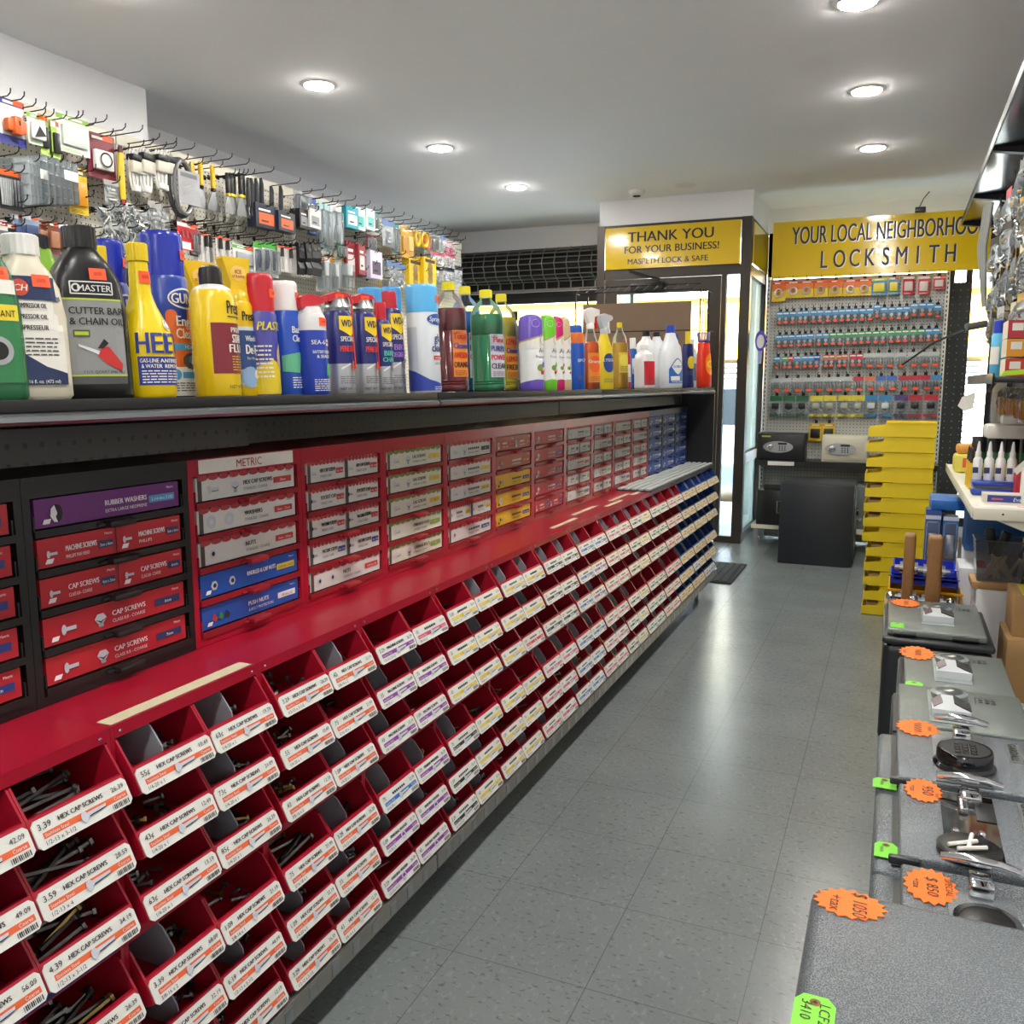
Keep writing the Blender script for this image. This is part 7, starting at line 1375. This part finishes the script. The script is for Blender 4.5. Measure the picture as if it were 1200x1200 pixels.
t, d = lying_safe('sage grey safe with white keypad wedge and no price card of its own', .036, .38, 2.445, 2.800, .49, .052, .03, HAM2, HAMD)
sage_lock(d, .178, 2.62, .5205, 1.0); marks(d, .28, 2.70, .5205)
t, d = lying_safe('sage grey safe with green tag, between keypad wedge safe and dark-cased safe', .055, .385, 2.815, 3.30, .46, .072, .03, HAM2, HAMD)
sage_lock(d, .21, 3.08, .4905, 1.05); marks(d, .30, 3.20, .4905); hinges2(d, .06, .385, 2.83, .475)
star_tag('orange starburst price card on the sage safe behind the keypad wedge safe', .112, 3.235, .492, .115, .17, [('~', 0, -.01, .028), ('~', 0, -.045, .014)])
green_tag('lime green tag on the sage safe behind the keypad wedge safe', .098, 2.875, .4906, .05, .075)
t = thing('floor_safe', 'dark-cased sage-door safe lying last in the row before blue bins', 'safe', (0, 0, 0))
MB().rbox((.003, 3.645, 0), (.388, 4.225, .40), .03, HAMD, 4).build('body', t); MB().rbox((.0, 3.64, .400), (.392, 4.23, .428), .012, HAMD, 3).build('rim', t)
d = MB().rbox((.018, 3.675, .4285), (.365, 4.205, .458), .008, HAM2, 3).build('door', t)
sage_lock(d, .20, 3.93, .4585, 1.15); marks(d, .31, 4.08, .4585); hinges2(d, .02, .365, 3.668, .44)
star_tag('orange starburst price card on the dark-cased safe, last in the row', .085, 4.12, .4600, .12, .15, [('~', 0, -.012, .028)])
green_tag('lime green tag on the dark-cased safe, last in the row', .052, 3.725, .4590, .05, .08)
# ------------------------------------------------------------------ yellow bin stack
YB = mat('yellow_bin_plastic', 'ecd01e', .36, vary=.05, scale=10); BB = mat('blue_hopper_plastic', '1f34b4', .35, vary=.05, scale=10)
def yellow_bin():
    prof = [(-.185, .004), (.185, .004), (.185, .0895), (-.09, .0895), (-.09, .074), (-.10, .064), (-.185, .054)]
    a = [MB().prism(prof, 1, s_, s_ + .005, YB).mesh('side_wall') for s_ in (-.14, .135)]
    m = MB(); m.box((-.185, -.135, .004), (.185, .135, .008), YB).box((.18, -.135, .008), (.185, .135, .09), YB).prism([(-.185, .004), (-.18, .004), (-.178, .054), (-.184, .054)], 1, -.135, .135, YB); b = m.mesh('tray')
    m = MB(); c = [MB().box((-.08, s_, .082), (.17, s_ + .006, .0895), YB).mesh('rim') for s_ in (-.146, .14)]
    m = MB(); m.rbox((-.16, -.12, .01), (-.03, .12, .075), .01, KRAFT); return a, b, c, m.mesh('cardboard_insert')
ym = yellow_bin(); 
for i in range(13):
    z = .0905 * i; dx = .02 if i < 5 else -.002 if i < 9 else -.004 if i < 12 else 0
    dx += random.uniform(-.004, .004); t = thing('stacking_bin', 'yellow plastic stacking bin in the tall stack, %s from the floor' % ordw(i + 1), 'storage bin', (.04 + dx + .0, 5.87, z), random.uniform(-.015, .015), 'yellow stacking bins in the tall stack')
    link('tray', ym[1], t)
    for q in range(2): link('side_wall', ym[0][q], t); link('rim', ym[2][q], t)
    if i < 9 and i % 2 == 0 or i == 7: link('cardboard_insert', ym[3], t)
def hopper(lab, x, y, z, mm, W=.30, H=.14, D=.2):
    t = thing('hopper_bin', lab, 'storage bin', (x, y, z)); h = W / 2
    m = MB(); pf = [(-D / 2 + .01, 0), (D / 2, 0), (D / 2, H), (D / 2 - .03, H), (-D / 2, H * .86)]
    for s_ in (-h, h - .005): MB().prism(pf, 0, s_, s_ + .005, mm).build('side_wall', t)
    m = MB(); m.box((-h + .005, -D / 2 + .01, 0), (h - .005, D / 2, .004), mm).box((-h + .005, D / 2 - .005, .004), (h - .005, D / 2, H), mm).box((-h + .005, -D / 2 + .01, .004), (h - .005, -D / 2 + .015, H * .45), mm); m.build('tray', t)
    m = MB(); m.box((-h - .008, -D / 2 - .006, H * .80), (h + .008, -D / 2 + .002, H * .88), mm); m.build('rim', t); return t
tag(MB().rbox((0, 0, 0), (.33, .4, .33), .004, KRAFT).build('cardboard_carton', None, (.0, 4.46, 0)), 'cardboard carton carrying the blue and yellow hopper bins behind the safes', 'carton')
hopper('yellow hopper bin under the two nested blue hopper bins', .17, 4.60, .3305, mat('deep_yellow_plastic', 'dfa81a', .4, vary=.05, scale=10), .31, .125, .22)
hopper('blue hopper bin, lower of the two blue ones in the nest', .165, 4.63, .4565, BB, .29, .045, .2); hopper('blue hopper bin, topmost of the nest above the yellow one', .165, 4.635, .5025, BB, .27, .045, .2)
WOOD = mat('oak_display_post', '8a6236', .5, vary=.16, scale=40)
def lock_post(lab, x0, x1, z, y0=4.26, y1=4.36):
    t = thing('lock_display_post', lab, 'display post', (0, 0, 0)); m = MB(); m.rbox((x0, y0, 0), (x1, y1, z), .014, WOOD, 3); m.build('post', t)
    m = MB(); m.box((x0 - .03, y0 + .0, 0), (x1 + .03, y1, .02), WOOD); m.build('foot', t)
    for zz in (z - .16, z - .30):
        for s, xx in ((-1, x0), (1, x1)):
            m = MB(); m.cyl((xx, (y0 + y1) / 2, zz), (xx + s * .014, (y0 + y1) / 2, zz), .028, CHROME, 16); m.cyl((xx + s * .014, (y0 + y1) / 2, zz), (xx + s * .035, (y0 + y1) / 2, zz), .012, CHROME, 12)
            if zz < z - .2: m.ball((xx + s * .045, (y0 + y1) / 2, zz), .022, CHROME, 12)
            m.build('lock_cylinder' if zz > z - .2 else 'door_knob', t)
lock_post('wooden lock display post with rounded top, shorter and farther of the pair', .070, .118, .722, 4.365, 4.455); lock_post('wooden lock display post with locks on both sides, taller one of the pair', .166, .226, .735, 4.26, 4.36)
# ------------------------------------------------------------------ wall gondola on the far right of the aisle
RX = .64
PEGK = peg_mat('black_perforated_back', '141516', '7d7f82', .0254 * 2.3, (1, 2), .07)
t = thing('black_gondola', 'tall black perforated gondola along the wall beside the safes', 'gondola', (RX, 3.4, 0))
MB().box((0, 0, .02), (.03, 4.2, 2.56), PEGK).build('back_panel', t); MB().box((-.30, 0, .0), (0, 2.5, .145), CREAM).build('base', t); MB().box((-.302, .0, .02), (-.30, 2.5, .135), peg_mat('cream_perforated_front', 'dcd9c6', '4a4840', .02, (1, 2), .2)).build('kick_plate', t)
for y in (0, 1.4, 2.8, 4.17): MB().box((-.03, y, 0), (.0, y + .03, 2.57), BLK).build('upright', t)
tag(MB().box((.36, 8.56, .1), (.53, 8.60, 2.25), peg_mat('black_end_perforated', '141516', '8a8c90', .058, (0, 2), .07)).build('black_peg_panel'), 'narrow black perforated panel beside the grey pegboard bay', 'gondola panel')
t = thing('black_canopy', 'glossy black canopy shelf high above the wall gondola', 'canopy', (RX, 3.0, 2.6))
MB().box((-.26, 0, 0), (-.05, 4.75, .02), BLKGLOSS).build('deck', t); MB().box((-.266, 0, -.012), (-.26, 4.75, .035), BLK).build('front_lip', t)
for y in (.9, 2.36, 3.64, 4.70): MB().prism([(-.26, 0), (-.02, 0), (-.02, -.05), (-.26, -.014)], 1, y, y + .05, BLK).build('bracket', t)
# hanging packs on the wall gondola
rr = random.Random(11); n = 0
HKR = hook_mesh(.16, 0)
shapes = ['carded', 'bag', 'chain', 'bag', 'carded']
for r_, (z, ys) in enumerate(((2.42, (4.35, 4.62, 4.9, 5.2, 5.5, 5.8)), (2.2, (4.3, 4.5, 4.72, 4.95, 5.2, 5.45, 5.7, 5.95)), (1.98, (4.32, 4.52, 4.74, 4.98, 5.22, 5.46, 5.7)), (1.78, (4.35, 4.6, 4.85, 5.1, 5.4)))):
    for i, y in enumerate(ys):
        n += 1; x = RX - .15 - .05 * rr.random(); kind = ('bag', 'carded', 'silver', 'bag')[(i + r_) % 4]
        t = thing('clear_hardware_pack', '%s on the black gondola, %s row, %s from camera end' % ({'bag': 'clear bag of silver hardware', 'carded': 'clear carded hardware pack', 'silver': 'silver chrome fitting pack'}[kind], ('top', 'second', 'third', 'bottom')[r_], ordw(i + 1)), 'hardware pack', (x, y, z), PI + rr.uniform(-.3, .3), 'clear packs under the black canopy')
        w_, h_ = rr.uniform(.11, .16), rr.uniform(.18, .25)
        hc = rr.choice(['d4d2c8', 'b4b6b8', 'c8a04a', 'c04a58', '3a3c40', 'dcd6b8']); MB().box((-.001, -w_ / 2, -h_ * .2), (.001, w_ / 2, 0), col(hc, .4)).build('header_card', t)
        m = MB()
        for q in range(6):
            yy = rr.uniform(-w_ * .3, w_ * .3); zz = -h_ * rr.uniform(.35, .92); a = rr.uniform(0, 3)
            if kind == 'silver': m.tube([(.0 + .02 * math.cos(k * PI / 5), yy, zz + .025 * math.sin(k * PI / 5)) for k in range(10)], .006, CHROME, 6, True)
            else: m.tube([(.005, yy - .02 * math.cos(a), zz - .02 * math.sin(a)), (.02, yy, zz), (.0, yy + .02 * math.cos(a), zz + .02 * math.sin(a))], .006, rr.choice([STEEL, CHROME, col('d8d4c0', .3), col('b89a4a', .3)]), 6)
        m.build('hardware', t); crumple(w_, h_ * .85, .05, CLEAR, None, rr.random()).build('bag', t, (0, 0, -h_ * .15))
        hk = link('peg_hook', HKR, None, (RX - .002, y, z + .0)); hk.rotation_euler[2] = PI; tag(hk, 'silver peg hook on the black wall gondola', 'peg hook', 'peg hooks on the black gondola')
t = thing('tape_measure', 'black tape measure pack with yellow edge hanging below the canopy', 'tape measure', (.50, 4.05, 2.26), PI)
MB().box((-.001, -.05, -.05), (.001, .05, .02), col('e2c21c', .4)).build('card', t); MB().rbox((.0, -.045, -.16), (.05, .045, -.03), .02, BLK, 3).build('case', t); MB().lathe([(.03, .05), (.028, .054)], col('8ab83a', .4), 20, (0, 0, -.09), 0).build('badge', t)
t = thing('conduit_bundle', 'bundle of grey plastic strips hanging at the far canopy end', 'trim strips', (.47, 6.35, 2.5))
for q in range(4): MB().tube([(-.01 * q, .03 * q, 0), (-.02 - .01 * q, .03 * q, -.25), (.0, .03 * q + .01, -.62)], .012, col('8a8c88', .35), 6).build('strip', t)
# black shelf with bottles and cards
t = thing('black_steel_shelf', 'short black shelf carrying caulk bottles above the cream shelf', 'shelf', (.345, 3.95, 1.43)); MB().rbox((0, 0, -.025), (.262, 1.35, .0), .004, BLK).build('deck', t); MB().rbox((-.008, 0, -.03), (.0, 1.35, .012), .003, BLK).build('front_lip', t)
t = thing('sealant_tube', 'light blue sealant bottle with blue cap on the black shelf end', 'sealant tube', (.42, 4.75, 1.4305)); MB().lathe([(.028, 0), (.030, .004), (.030, .19), (.022, .205)], col('5ab4d8', .3), 20).build('body', t); MB().lathe([(.024, .2), (.024, .255), (.02, .26)], col('1f3ab0', .3), 16).build('cap', t); MB().rect((lambda u, v, off=0: ((.0305 + off) * math.cos(PI + u / .03), (.0305 + off) * math.sin(PI + u / .03), v)), -.07, .06, .05, .14, PAPER, .0004, 12).build('label', t)
t = thing('caulk_tube', 'dark blue caulk bottle with tapered nozzle on the black shelf', 'caulk', (.46, 4.52, 1.4305)); MB().lathe([(.026, 0), (.028, .004), (.028, .16), (.022, .175), (.014, .24), (.006, .3)], col('1c3590', .3), 18).build('body', t); MB().lathe([(.0285, .04), (.0285, .12)], col('d8c84a', .4), 18, caps=False).build('label', t)
t = thing('tape_roll', 'red ringed roll of tape on top of the red and cream boxes', 'tape roll', (.50, 4.28, 1.66), 0); MB().tube([(.0, .04 * math.cos(q * PI / 9), .04 + .04 * math.sin(q * PI / 9)) for q in range(18)], .014, col('b82a40', .35), 8, True).build('roll', t)
for i, (x, y, z, c, lab) in enumerate(((.49, 4.28, 1.4305, 'c2342c', 'red and cream glue box on black shelf, bottom of three'), (.49, 4.28, 1.51, 'e0962c', 'orange and cream glue box on black shelf, middle of three'), (.49, 4.28, 1.585, 'b8283c', 'crimson glue box on the black shelf, topmost of three'))):
    t = thing('glue_box', lab, 'box', (x, y, z), 0, 'glue boxes on the black shelf'); MB().box((-.09, -.1, 0), (.10, .1, .072), col('ded4c0', .45)).build('box', t); S = flat((0, -.1, 0), (1, 0, 0), (0, 0, 1)); m = MB(); m.rect(S, -.09, .0, -.02, .072, col(c, .45)); m.rect(S, .0, .012, .09, .034, col(c, .45)); m.rect(S, .0, .045, .08, .06, PAPER); m.rect(S, -.075, .03, -.035, .06, PAPER, .001); m.build('print', t)
tag(MB().prism([(-.1, 0), (.12, .02), (.13, .035), (.02, .03), (-.09, .02)], 1, -.03, .03, col('b4e62a', .4)).build('lime_card', None, (.47, 4.02, 1.4305)), 'lime green curled card lying on the black shelf', 'card')
for i, (x, y) in enumerate(((.545, 4.62), (.57, 4.45))):
    t = thing('yellow_capped_tube', 'yellow capped tube standing behind the caulk bottle, %s from camera end' % ordw(2 - i), 'glue tube', (x, y, 1.4305), 0, 'yellow capped tubes'); MB().lathe([(.022, 0), (.022, .2)], col('2f6a3a', .35), 16).build('body', t); MB().lathe([(.02, .2), (.02, .25), (.012, .28)], col('e4bc1c', .3), 16).build('cap', t)
t = thing('security_camera', 'small grey camera on an arm in front of the window slit', 'camera', (.38, 5.6, 1.72)); MB().cyl((-.05, -.02, -.01), (.05, .03, .01), .021, col('5d5f62', .4), 14).build('body', t); MB().tube([(.06, .03, .01), (.14, .05, .0), (.22, .05, 0)], .008, BLK, 6).tube([(-.06, -.02, -.02), (-.2, .3, -.08), (-.36, .6, -.2)], .006, BLK, 6).build('arm', t)
t = thing('grey_cable_loop', 'grey cable hanging in a loop below the small camera', 'cable', (.40, 5.2, 1.66)); MB().tube([(.06, 0, .02), (.04, 0, -.08), (.09, 0, -.2), (.03, 0, -.3)], .009, col('7a7c7e', .4), 6).build('cable', t)
t = thing('hanging_price_tag', 'blank white square tag dangling off the black shelf end', 'tag', (.345, 4.6, 1.40)); MB().tube([(0, 0, 0), (-.02, 0, -.04)], .004, CLEAR, 6).build('clip', t); MB().prism([(-.07, -.06), (-.015, -.035), (-.02, -.11), (-.055, -.125), (-.085, -.1)], 1, -.001, .001, PAPER).build('card', t)
for i in range(6):
    y = 4.2 + i * .18; t = thing('brass_fitting_pack', 'clear pack of brass fittings under the black shelf, %s from camera end' % ordw(i + 1), 'hardware pack', (.49, y, 1.385), PI, 'brass fitting packs'); MB().box((-.001, -.06, -.03), (.001, .06, 0), col('c8bfae', .4)).build('header_card', t); m = MB()
    for q in range(4): m.cyl((.01, -.04 + q * .026, -.13), (.015, -.04 + q * .026, -.05), .009, mat('brass', 'b8903a', .25, 1.) if (i + q) % 2 else col('a86a4a', .4), 8)
    m.build('fittings', t); crumple(.12, .15, .05, CLEAR, None, i).build('bag', t)
# cream shelf and its load
t = thing('cream_shelf', 'cream steel shelf with price lip carrying glue and spray bottles', 'shelf', (.295, 3.80, .93)); MB().rbox((0, 0, -.015), (.312, 2.05, 0), .003, CREAM).build('deck', t); MB().rbox((-.006, 0, -.04), (.0, 2.05, .004), .002, CREAM).build('front_lip', t); MB().rbox((0, -.004, -.045), (.312, 0, .0), .002, CREAM).lathe([(.004, -.005), (.004, -.0042)], INK, 10, (.1, 0, -.02), 1).build('end_lip', t)
for q in (.01, 2.0): MB().prism([(.0, -.015), (.312, -.015), (.312, -.12), (.27, -.12)], 1, q, q + .004, CREAM).build('bracket', t)
Zc = .9305
t = thing('glue_display_tray', 'blue and silver tray holding the white tipped glue bottles', 'tray', (.40, 4.28, Zc)); MB().rbox((-.085, -.05, 0), (.085, .05, .03), .008, col('2344b0', .3)).build('lower_tray', t); MB().rbox((-.085, -.05, .04), (.085, .05, .062), .008, col('2344b0', .3)).build('upper_tray', t); MB().box((-.088, -.053, .03), (.088, .053, .04), CLEAR).box((.0, -.055, .062), (.088, -.052, .066), STEEL).build('spacer', t)
for i in range(4):
    t = thing('glue_bottle', 'small white tipped glue bottle on the blue tray, %s from the aisle side' % ordw(i + 1), 'glue bottle', (.335 + i * .043, 4.28, Zc + .0625), 0, 'white tipped glue bottles'); MB().lathe([(.018, 0), (.019, .003), (.019, .085), (.014, .096), (.010, .098)], col('e6e6e4', .3), 16).build('bottle', t); MB().lathe([(.012, .097), (.011, .12), (.008, .126), (.006, .150), (.003, .165)], col('dfe0de', .3), 12).build('nozzle', t); MB().box((-.0195, -.0195, .03), (.002, -.0185, .055), col('26345e', .4)).build('label', t)
for i in range(4):
    t = thing('black_capped_can', 'green can with black cap in the back row of cream shelf, %s from aisle side' % ordw(i + 1), 'spray can', (.36 + i * .068, 4.62, Zc), 0, 'black capped cans on the cream shelf'); MB().lathe([(.03, 0), (.032, .004), (.032, .15), (.028, .165)], col('2f6a44', .35), 20).build('body', t); MB().lathe([(.03, .16), (.03, .225), (.027, .23)], INK, 20).build('cap', t); MB().lathe([(.0325, .05), (.0325, .11)], col('c8b84a', .4), 20, caps=False).build('label', t)
t = thing('yellow_tape_pack', 'clear pack of pale yellow sponge at the far tip of cream shelf', 'pack', (.36, 5.35, Zc)); MB().rbox((-.06, -.08, 0), (.07, .08, .10), .02, col('e2d65a', .5)).build('sponge', t); MB().rbox((-.02, -.083, .03), (.03, -.08, .08), .001, col('d8562a', .5)).build('label', t)
t = thing('orange_pack', 'amber pack lying on the yellow sponge pack', 'pack', (.37, 5.35, Zc + .1005)); MB().rbox((-.06, -.06, 0), (.08, .06, .05), .015, col('dd9a3a', .4)).build('pack', t)
for i in range(5):
    t = thing('marker_tube', 'slim orange or yellow marker tube standing on cream shelf, %s from camera end' % ordw(i + 1), 'marker', (.325 + .006 * (i % 2), 4.46 + i * .05, Zc), 0, 'marker tubes on the cream shelf'); MB().lathe([(.009, 0), (.009, .12)], col(('e2b82a', 'd87a2a')[i % 2], .35), 10).build('barrel', t); MB().lathe([(.008, .12), (.005, .17), (.002, .185)], col(('2a2a2c', 'd8603a')[i % 2], .35), 10).build('tip', t)
t = thing('label_box', 'flat blue and cream carton lying on front of the cream shelf', 'carton', (.44, 4.03, Zc)); MB().box((-.10, -.045, 0), (.11, .045, .035), col('d9d2bf', .45)).build('carton', t); S = flat((0, -.045, 0), (1, 0, 0), (0, 0, 1)); m = MB(); m.rect(S, -.085, .004, .11, .031, col('263a8c', .4)); m.text(S, 'Evapo', .03, .009, .015, PAPER, .0016, slant=.2); m.rect(S, -.07, .012, -.03, .02, col('c05a6a', .4), .0014); m.build('print', t)
t = thing('price_sheet', 'white price sheet lying flat at front of the cream shelf', 'paper', (.42, 3.90, Zc)); MB().box((-.10, -.07, 0), (.12, .06, .001), PAPER).build('sheet', t); m = MB(); S = flat((0, 0, .001), (1, 0, 0), (0, 1, 0)); m.rect(S, -.08, .02, .09, .03, col('c05a5a', .5)); m.rect(S, .03, -.03, .06, -.015, col('c02a2a', .5)); m.build('print', t)
t = thing('red_glue_carton', 'slanted red and white carton on the cream shelf', 'carton', (.54, 4.20, Zc)); MB().prism([(-.07, 0), (.08, 0), (.08, .22), (.02, .2), (-.07, .1)], 1, -.05, .05, col('b8283c', .45)).build('carton', t); m = MB(); S = flat((0, -.05, 0), (1, 0, 0), (0, 0, 1)); m.poly(S, [(-.07, .1), (.02, .2), (-.005, .21), (-.085, .12)], PAPER); m.text(S, 'GORILLA', .01, .06, .018, PAPER, .0016, maxw=.12); m.build('print', t)
t = thing('white_glue_bottle', 'white bottle with green cap beside the red carton', 'bottle', (.50, 4.00, Zc)); MB().lathe([(.03, 0), (.032, .004), (.032, .13), (.024, .145)], col('dfe4d8', .35), 20).build('body', t); MB().lathe([(.022, .143), (.02, .19)], col('1f7a3f', .35), 16).build('cap', t)
t = thing('tape_dispenser', 'white two-tier round dispenser on a box behind the glue bottles', 'dispenser', (.46, 4.50, Zc + .232)); MB().rbox((-.09, -.08, 0), (.09, .08, .06), .012, mat('white_putty_tub', 'd9d7cd', .5, bump=.2, scale=60)).build('base', t); MB().rbox((-.03, -.05, .06), (.07, .05, .10), .01, _M['white_putty_tub']).build('upper_tier', t)
# under the cream shelf: boxes, blister boxes, bin of sticks
Zb = .1455
t = thing('white_carton', 'large plain white carton standing behind the last safe', 'carton', (.455, 4.42, Zb)); MB().rbox((-.085, -.10, 0), (.10, .15, .36), .004, WHITEB).build('carton', t); MB().box((-.005, -.102, .3605), (.02, .15, .3612), col('b8b4a8', .5)).box((-.08, -.08, .3605), (.08, -.06, .361), STEEL).build('tape_seam', t)
t = thing('white_carton', 'white carton beside and behind the large white one', 'carton', (.415, 4.72, Zb)); MB().rbox((-.10, -.13, 0), (.10, .13, .40), .004, WHITEB).build('carton', t); MB().box((-.02, -.1, .4005), (.02, .1, .401), col('c43a34', .5)).build('seal', t)
t = thing('white_carton', 'white carton cut by the frame edge next to large white one', 'carton', (.60, 4.45, Zb)); MB().rbox((-.04, -.10, 0), (.035, .12, .38), .004, WHITEB).build('carton', t); MB().box((-.02, -.08, .3805), (.02, .1, .381), col('c43a34', .5)).build('seal', t)
t = thing('brown_carton', 'brown cardboard carton at frame edge, upper of two', 'carton', (.535, 4.08, .40)); MB().rbox((-.06, -.12, 0), (.10, .12, .17), .004, KRAFT).build('carton', t); MB().box((-.03, -.122, .17), (.02, .1, .1708), col('e2d84a', .5)).build('yellow_sticker', t)
t = thing('brown_carton', 'brown cardboard carton at frame edge, lower of two', 'carton', (.52, 4.06, Zb)); MB().rbox((-.065, -.16, 0), (.11, .14, .254), .004, KRAFT).build('carton', t); MB().box((-.02, -.05, .2542), (.04, .0, .2545), col('d8d0b0', .5)).build('label', t)
tag(MB().rbox((-.11, -.1, 0), (.11, .1, .03), .004, KRAFT).build('cardboard_tray', None, (.46, 4.42, Zb + .3618)), 'flat cardboard tray under the clear bin of sticks', 'tray')
t = thing('clear_bin', 'smoky clear plastic bin with paint sticks on the white carton', 'bin', (.455, 4.42, Zb + .393))
m = MB(); a = [(-.085, -.07), (.085, -.07), (.085, .07), (-.085, .07)]; b = [(x * 1.18, y * 1.18) for x, y in a]
vs = [(x, y, 0) for x, y in a] + [(x, y, .18) for x, y in b]; m.add(vs, [(3, 2, 1, 0), (0, 1, 5, 4), (1, 2, 6, 5), (2, 3, 7, 6), (3, 0, 4, 7)], SMOKE); m.build('body', t); MB().tube([(x, y, .18) for x, y in b], .004, SMOKE, 6, True).build('rim', t)
for i, (x, a, y) in enumerate(((-.03, .5, -.05), (.02, -.55, -.045), (.0, .42, -.04), (.035, -.5, -.035), (-.01, -.3, -.03))):
    tag(MB().rbox((-.006, -.003, 0), (.006, .003, .115), .002, mat('pale_stick_wood', 'd2b98c', .6, vary=.08, scale=30)).build('paint_stick', None, (.455 + x - math.sin(a) * .05, 4.42 + y, Zb + .40)), 'pale wooden stick inside the clear bin, %s from its front wall' % ordw(i + 1), 'wooden stick', 'wooden sticks in the clear bin').rotation_euler = (0, a, 0)
for i, (x, y, a) in enumerate(((-.04, .0, .35), (.0, .03, -.2), (.05, .01, .5))):
    t = thing('foam_brush', 'black brush with wooden handle poking above the clear bin, %s from aisle side' % ordw(i + 1), 'brush', (.455 + x, 4.42 + y, Zb + .42), 0, 'black brushes in the clear bin'); t.rotation_euler = (0, a, 0); MB().rbox((-.02, -.01, .08), (.02, .01, .2), .006, BLK).build('head', t); MB().cyl((0, 0, 0), (0, 0, .08), .007, _M['pale_stick_wood'], 8).build('handle', t)
tag(MB().rbox((0, 0, 0), (.16, .36, .45), .004, KRAFT).build('cardboard_carton', None, (.150, 4.90, 0)), 'cardboard carton under the blue blister boxes next to the yellow stack', 'carton')
for i, (x, y) in enumerate(((.205, 4.98), (.285, 4.96), (.225, 5.12))):
    t = thing('blue_blister_box', 'blue boxed lock in shiny clear wrap beside the wooden post, %s of three' % ordw(i + 1), 'boxed lock', (x, y, .451), 0, 'blue boxed locks'); MB().box((-.035, -.05, 0), (.035, .05, .32 - .03 * (i == 1)), col('3a5a9a' if i != 1 else '2f6aa8', .4)).build('box', t); MB().rbox((-.03, -.075, .03), (.03, -.05, .26), .01, CLEAR).build('blister', t); MB().rbox((-.02, -.068, .08), (.02, -.052, .2), .006, STEEL).build('lock', t); MB().box((-.0355, -.0505, .27), (.0355, -.0495, .29), col('c8ccd4', .3)).build('label', t)
tag(MB().rbox((0, 0, 0), (.20, .3, .05), .004, col('1c62b0', .4)).build('blue_box', None, (.19, 4.92, .7715)), 'flat blue carton lying on top of the wrapped blue locks', 'carton')
tag(MB().rbox((-.13, -.1, 0), (.13, .1, .24), .004, col('2a5a8c', .4)).build('blue_carton', None, (.47, 4.82, .6065)), 'blue carton under the cream shelf behind the clear bin', 'carton')
tag(MB().rbox((-.13, -.15, 0), (.13, .15, .46), .004, WHITEB).build('white_carton', None, (.47, 5.03, Zb)), 'white carton under the blue carton at back of base shelf', 'carton')
# ------------------------------------------------------------------ wire display rack near the door
t = thing('wire_display_rack', 'black wire display rack with brown board before the door', 'display rack', (-1.86, 6.75, 0)); WB = mat('black_rack_wire', '202022', .4, .5)
MB().box((-.46, .06, .9), (.40, .07, 2.02), mat('brown_board', '7d6754', .7, vary=.06, scale=8)).build('board', t)
m = MB()
for z in (.3, .6, .9, 1.2, 1.5, 1.8, 2.1): m.tube([(-.5, .1, z), (-.5, -.0, z), (.42, .0, z), (.52, .12, z), (.52, .3, z)], .004, WB, 5)
for i in range(13): m.tube([(-.5 + i * .077, .0, 2.1), (-.48 + i * .077, .1, 2.15)], .003, WB, 5)
m.tube([(-.5, .1, 2.15), (.46, .1, 2.15)], .004, WB, 5); m.build('front_grid', t); m = MB()
for y in (.0, .1, .2, .3):
    m.tube([(.48 + .0, y, 0), (.48, y, 2.1)], .004, WB, 5)
for z in [i * .08 + .1 for i in range(26)]: m.tube([(.48, 0, z), (.48, .3, z)], .003, WB, 5)
m.build('side_grid', t); m = MB()
for x in (-.5, .48): m.tube([(x, .3, 0), (x, .3, 2.1)], .008, WB, 6); m.tube([(x, 0, 0), (x, 0, 2.1)], .006, WB, 6)
m.build('posts', t)
for i, z in enumerate((1.35, 1.15, .95, .7)): tag(MB().box((0, -.05, -.08), (.006, .05, .08), col('dcdcd8', .5)).build('paper_tag', None, (-1.37, 6.85, z + .08)), 'white paper card clipped on side of the wire rack, %s from the top' % ordw(i + 1), 'card', 'white cards on the wire rack')
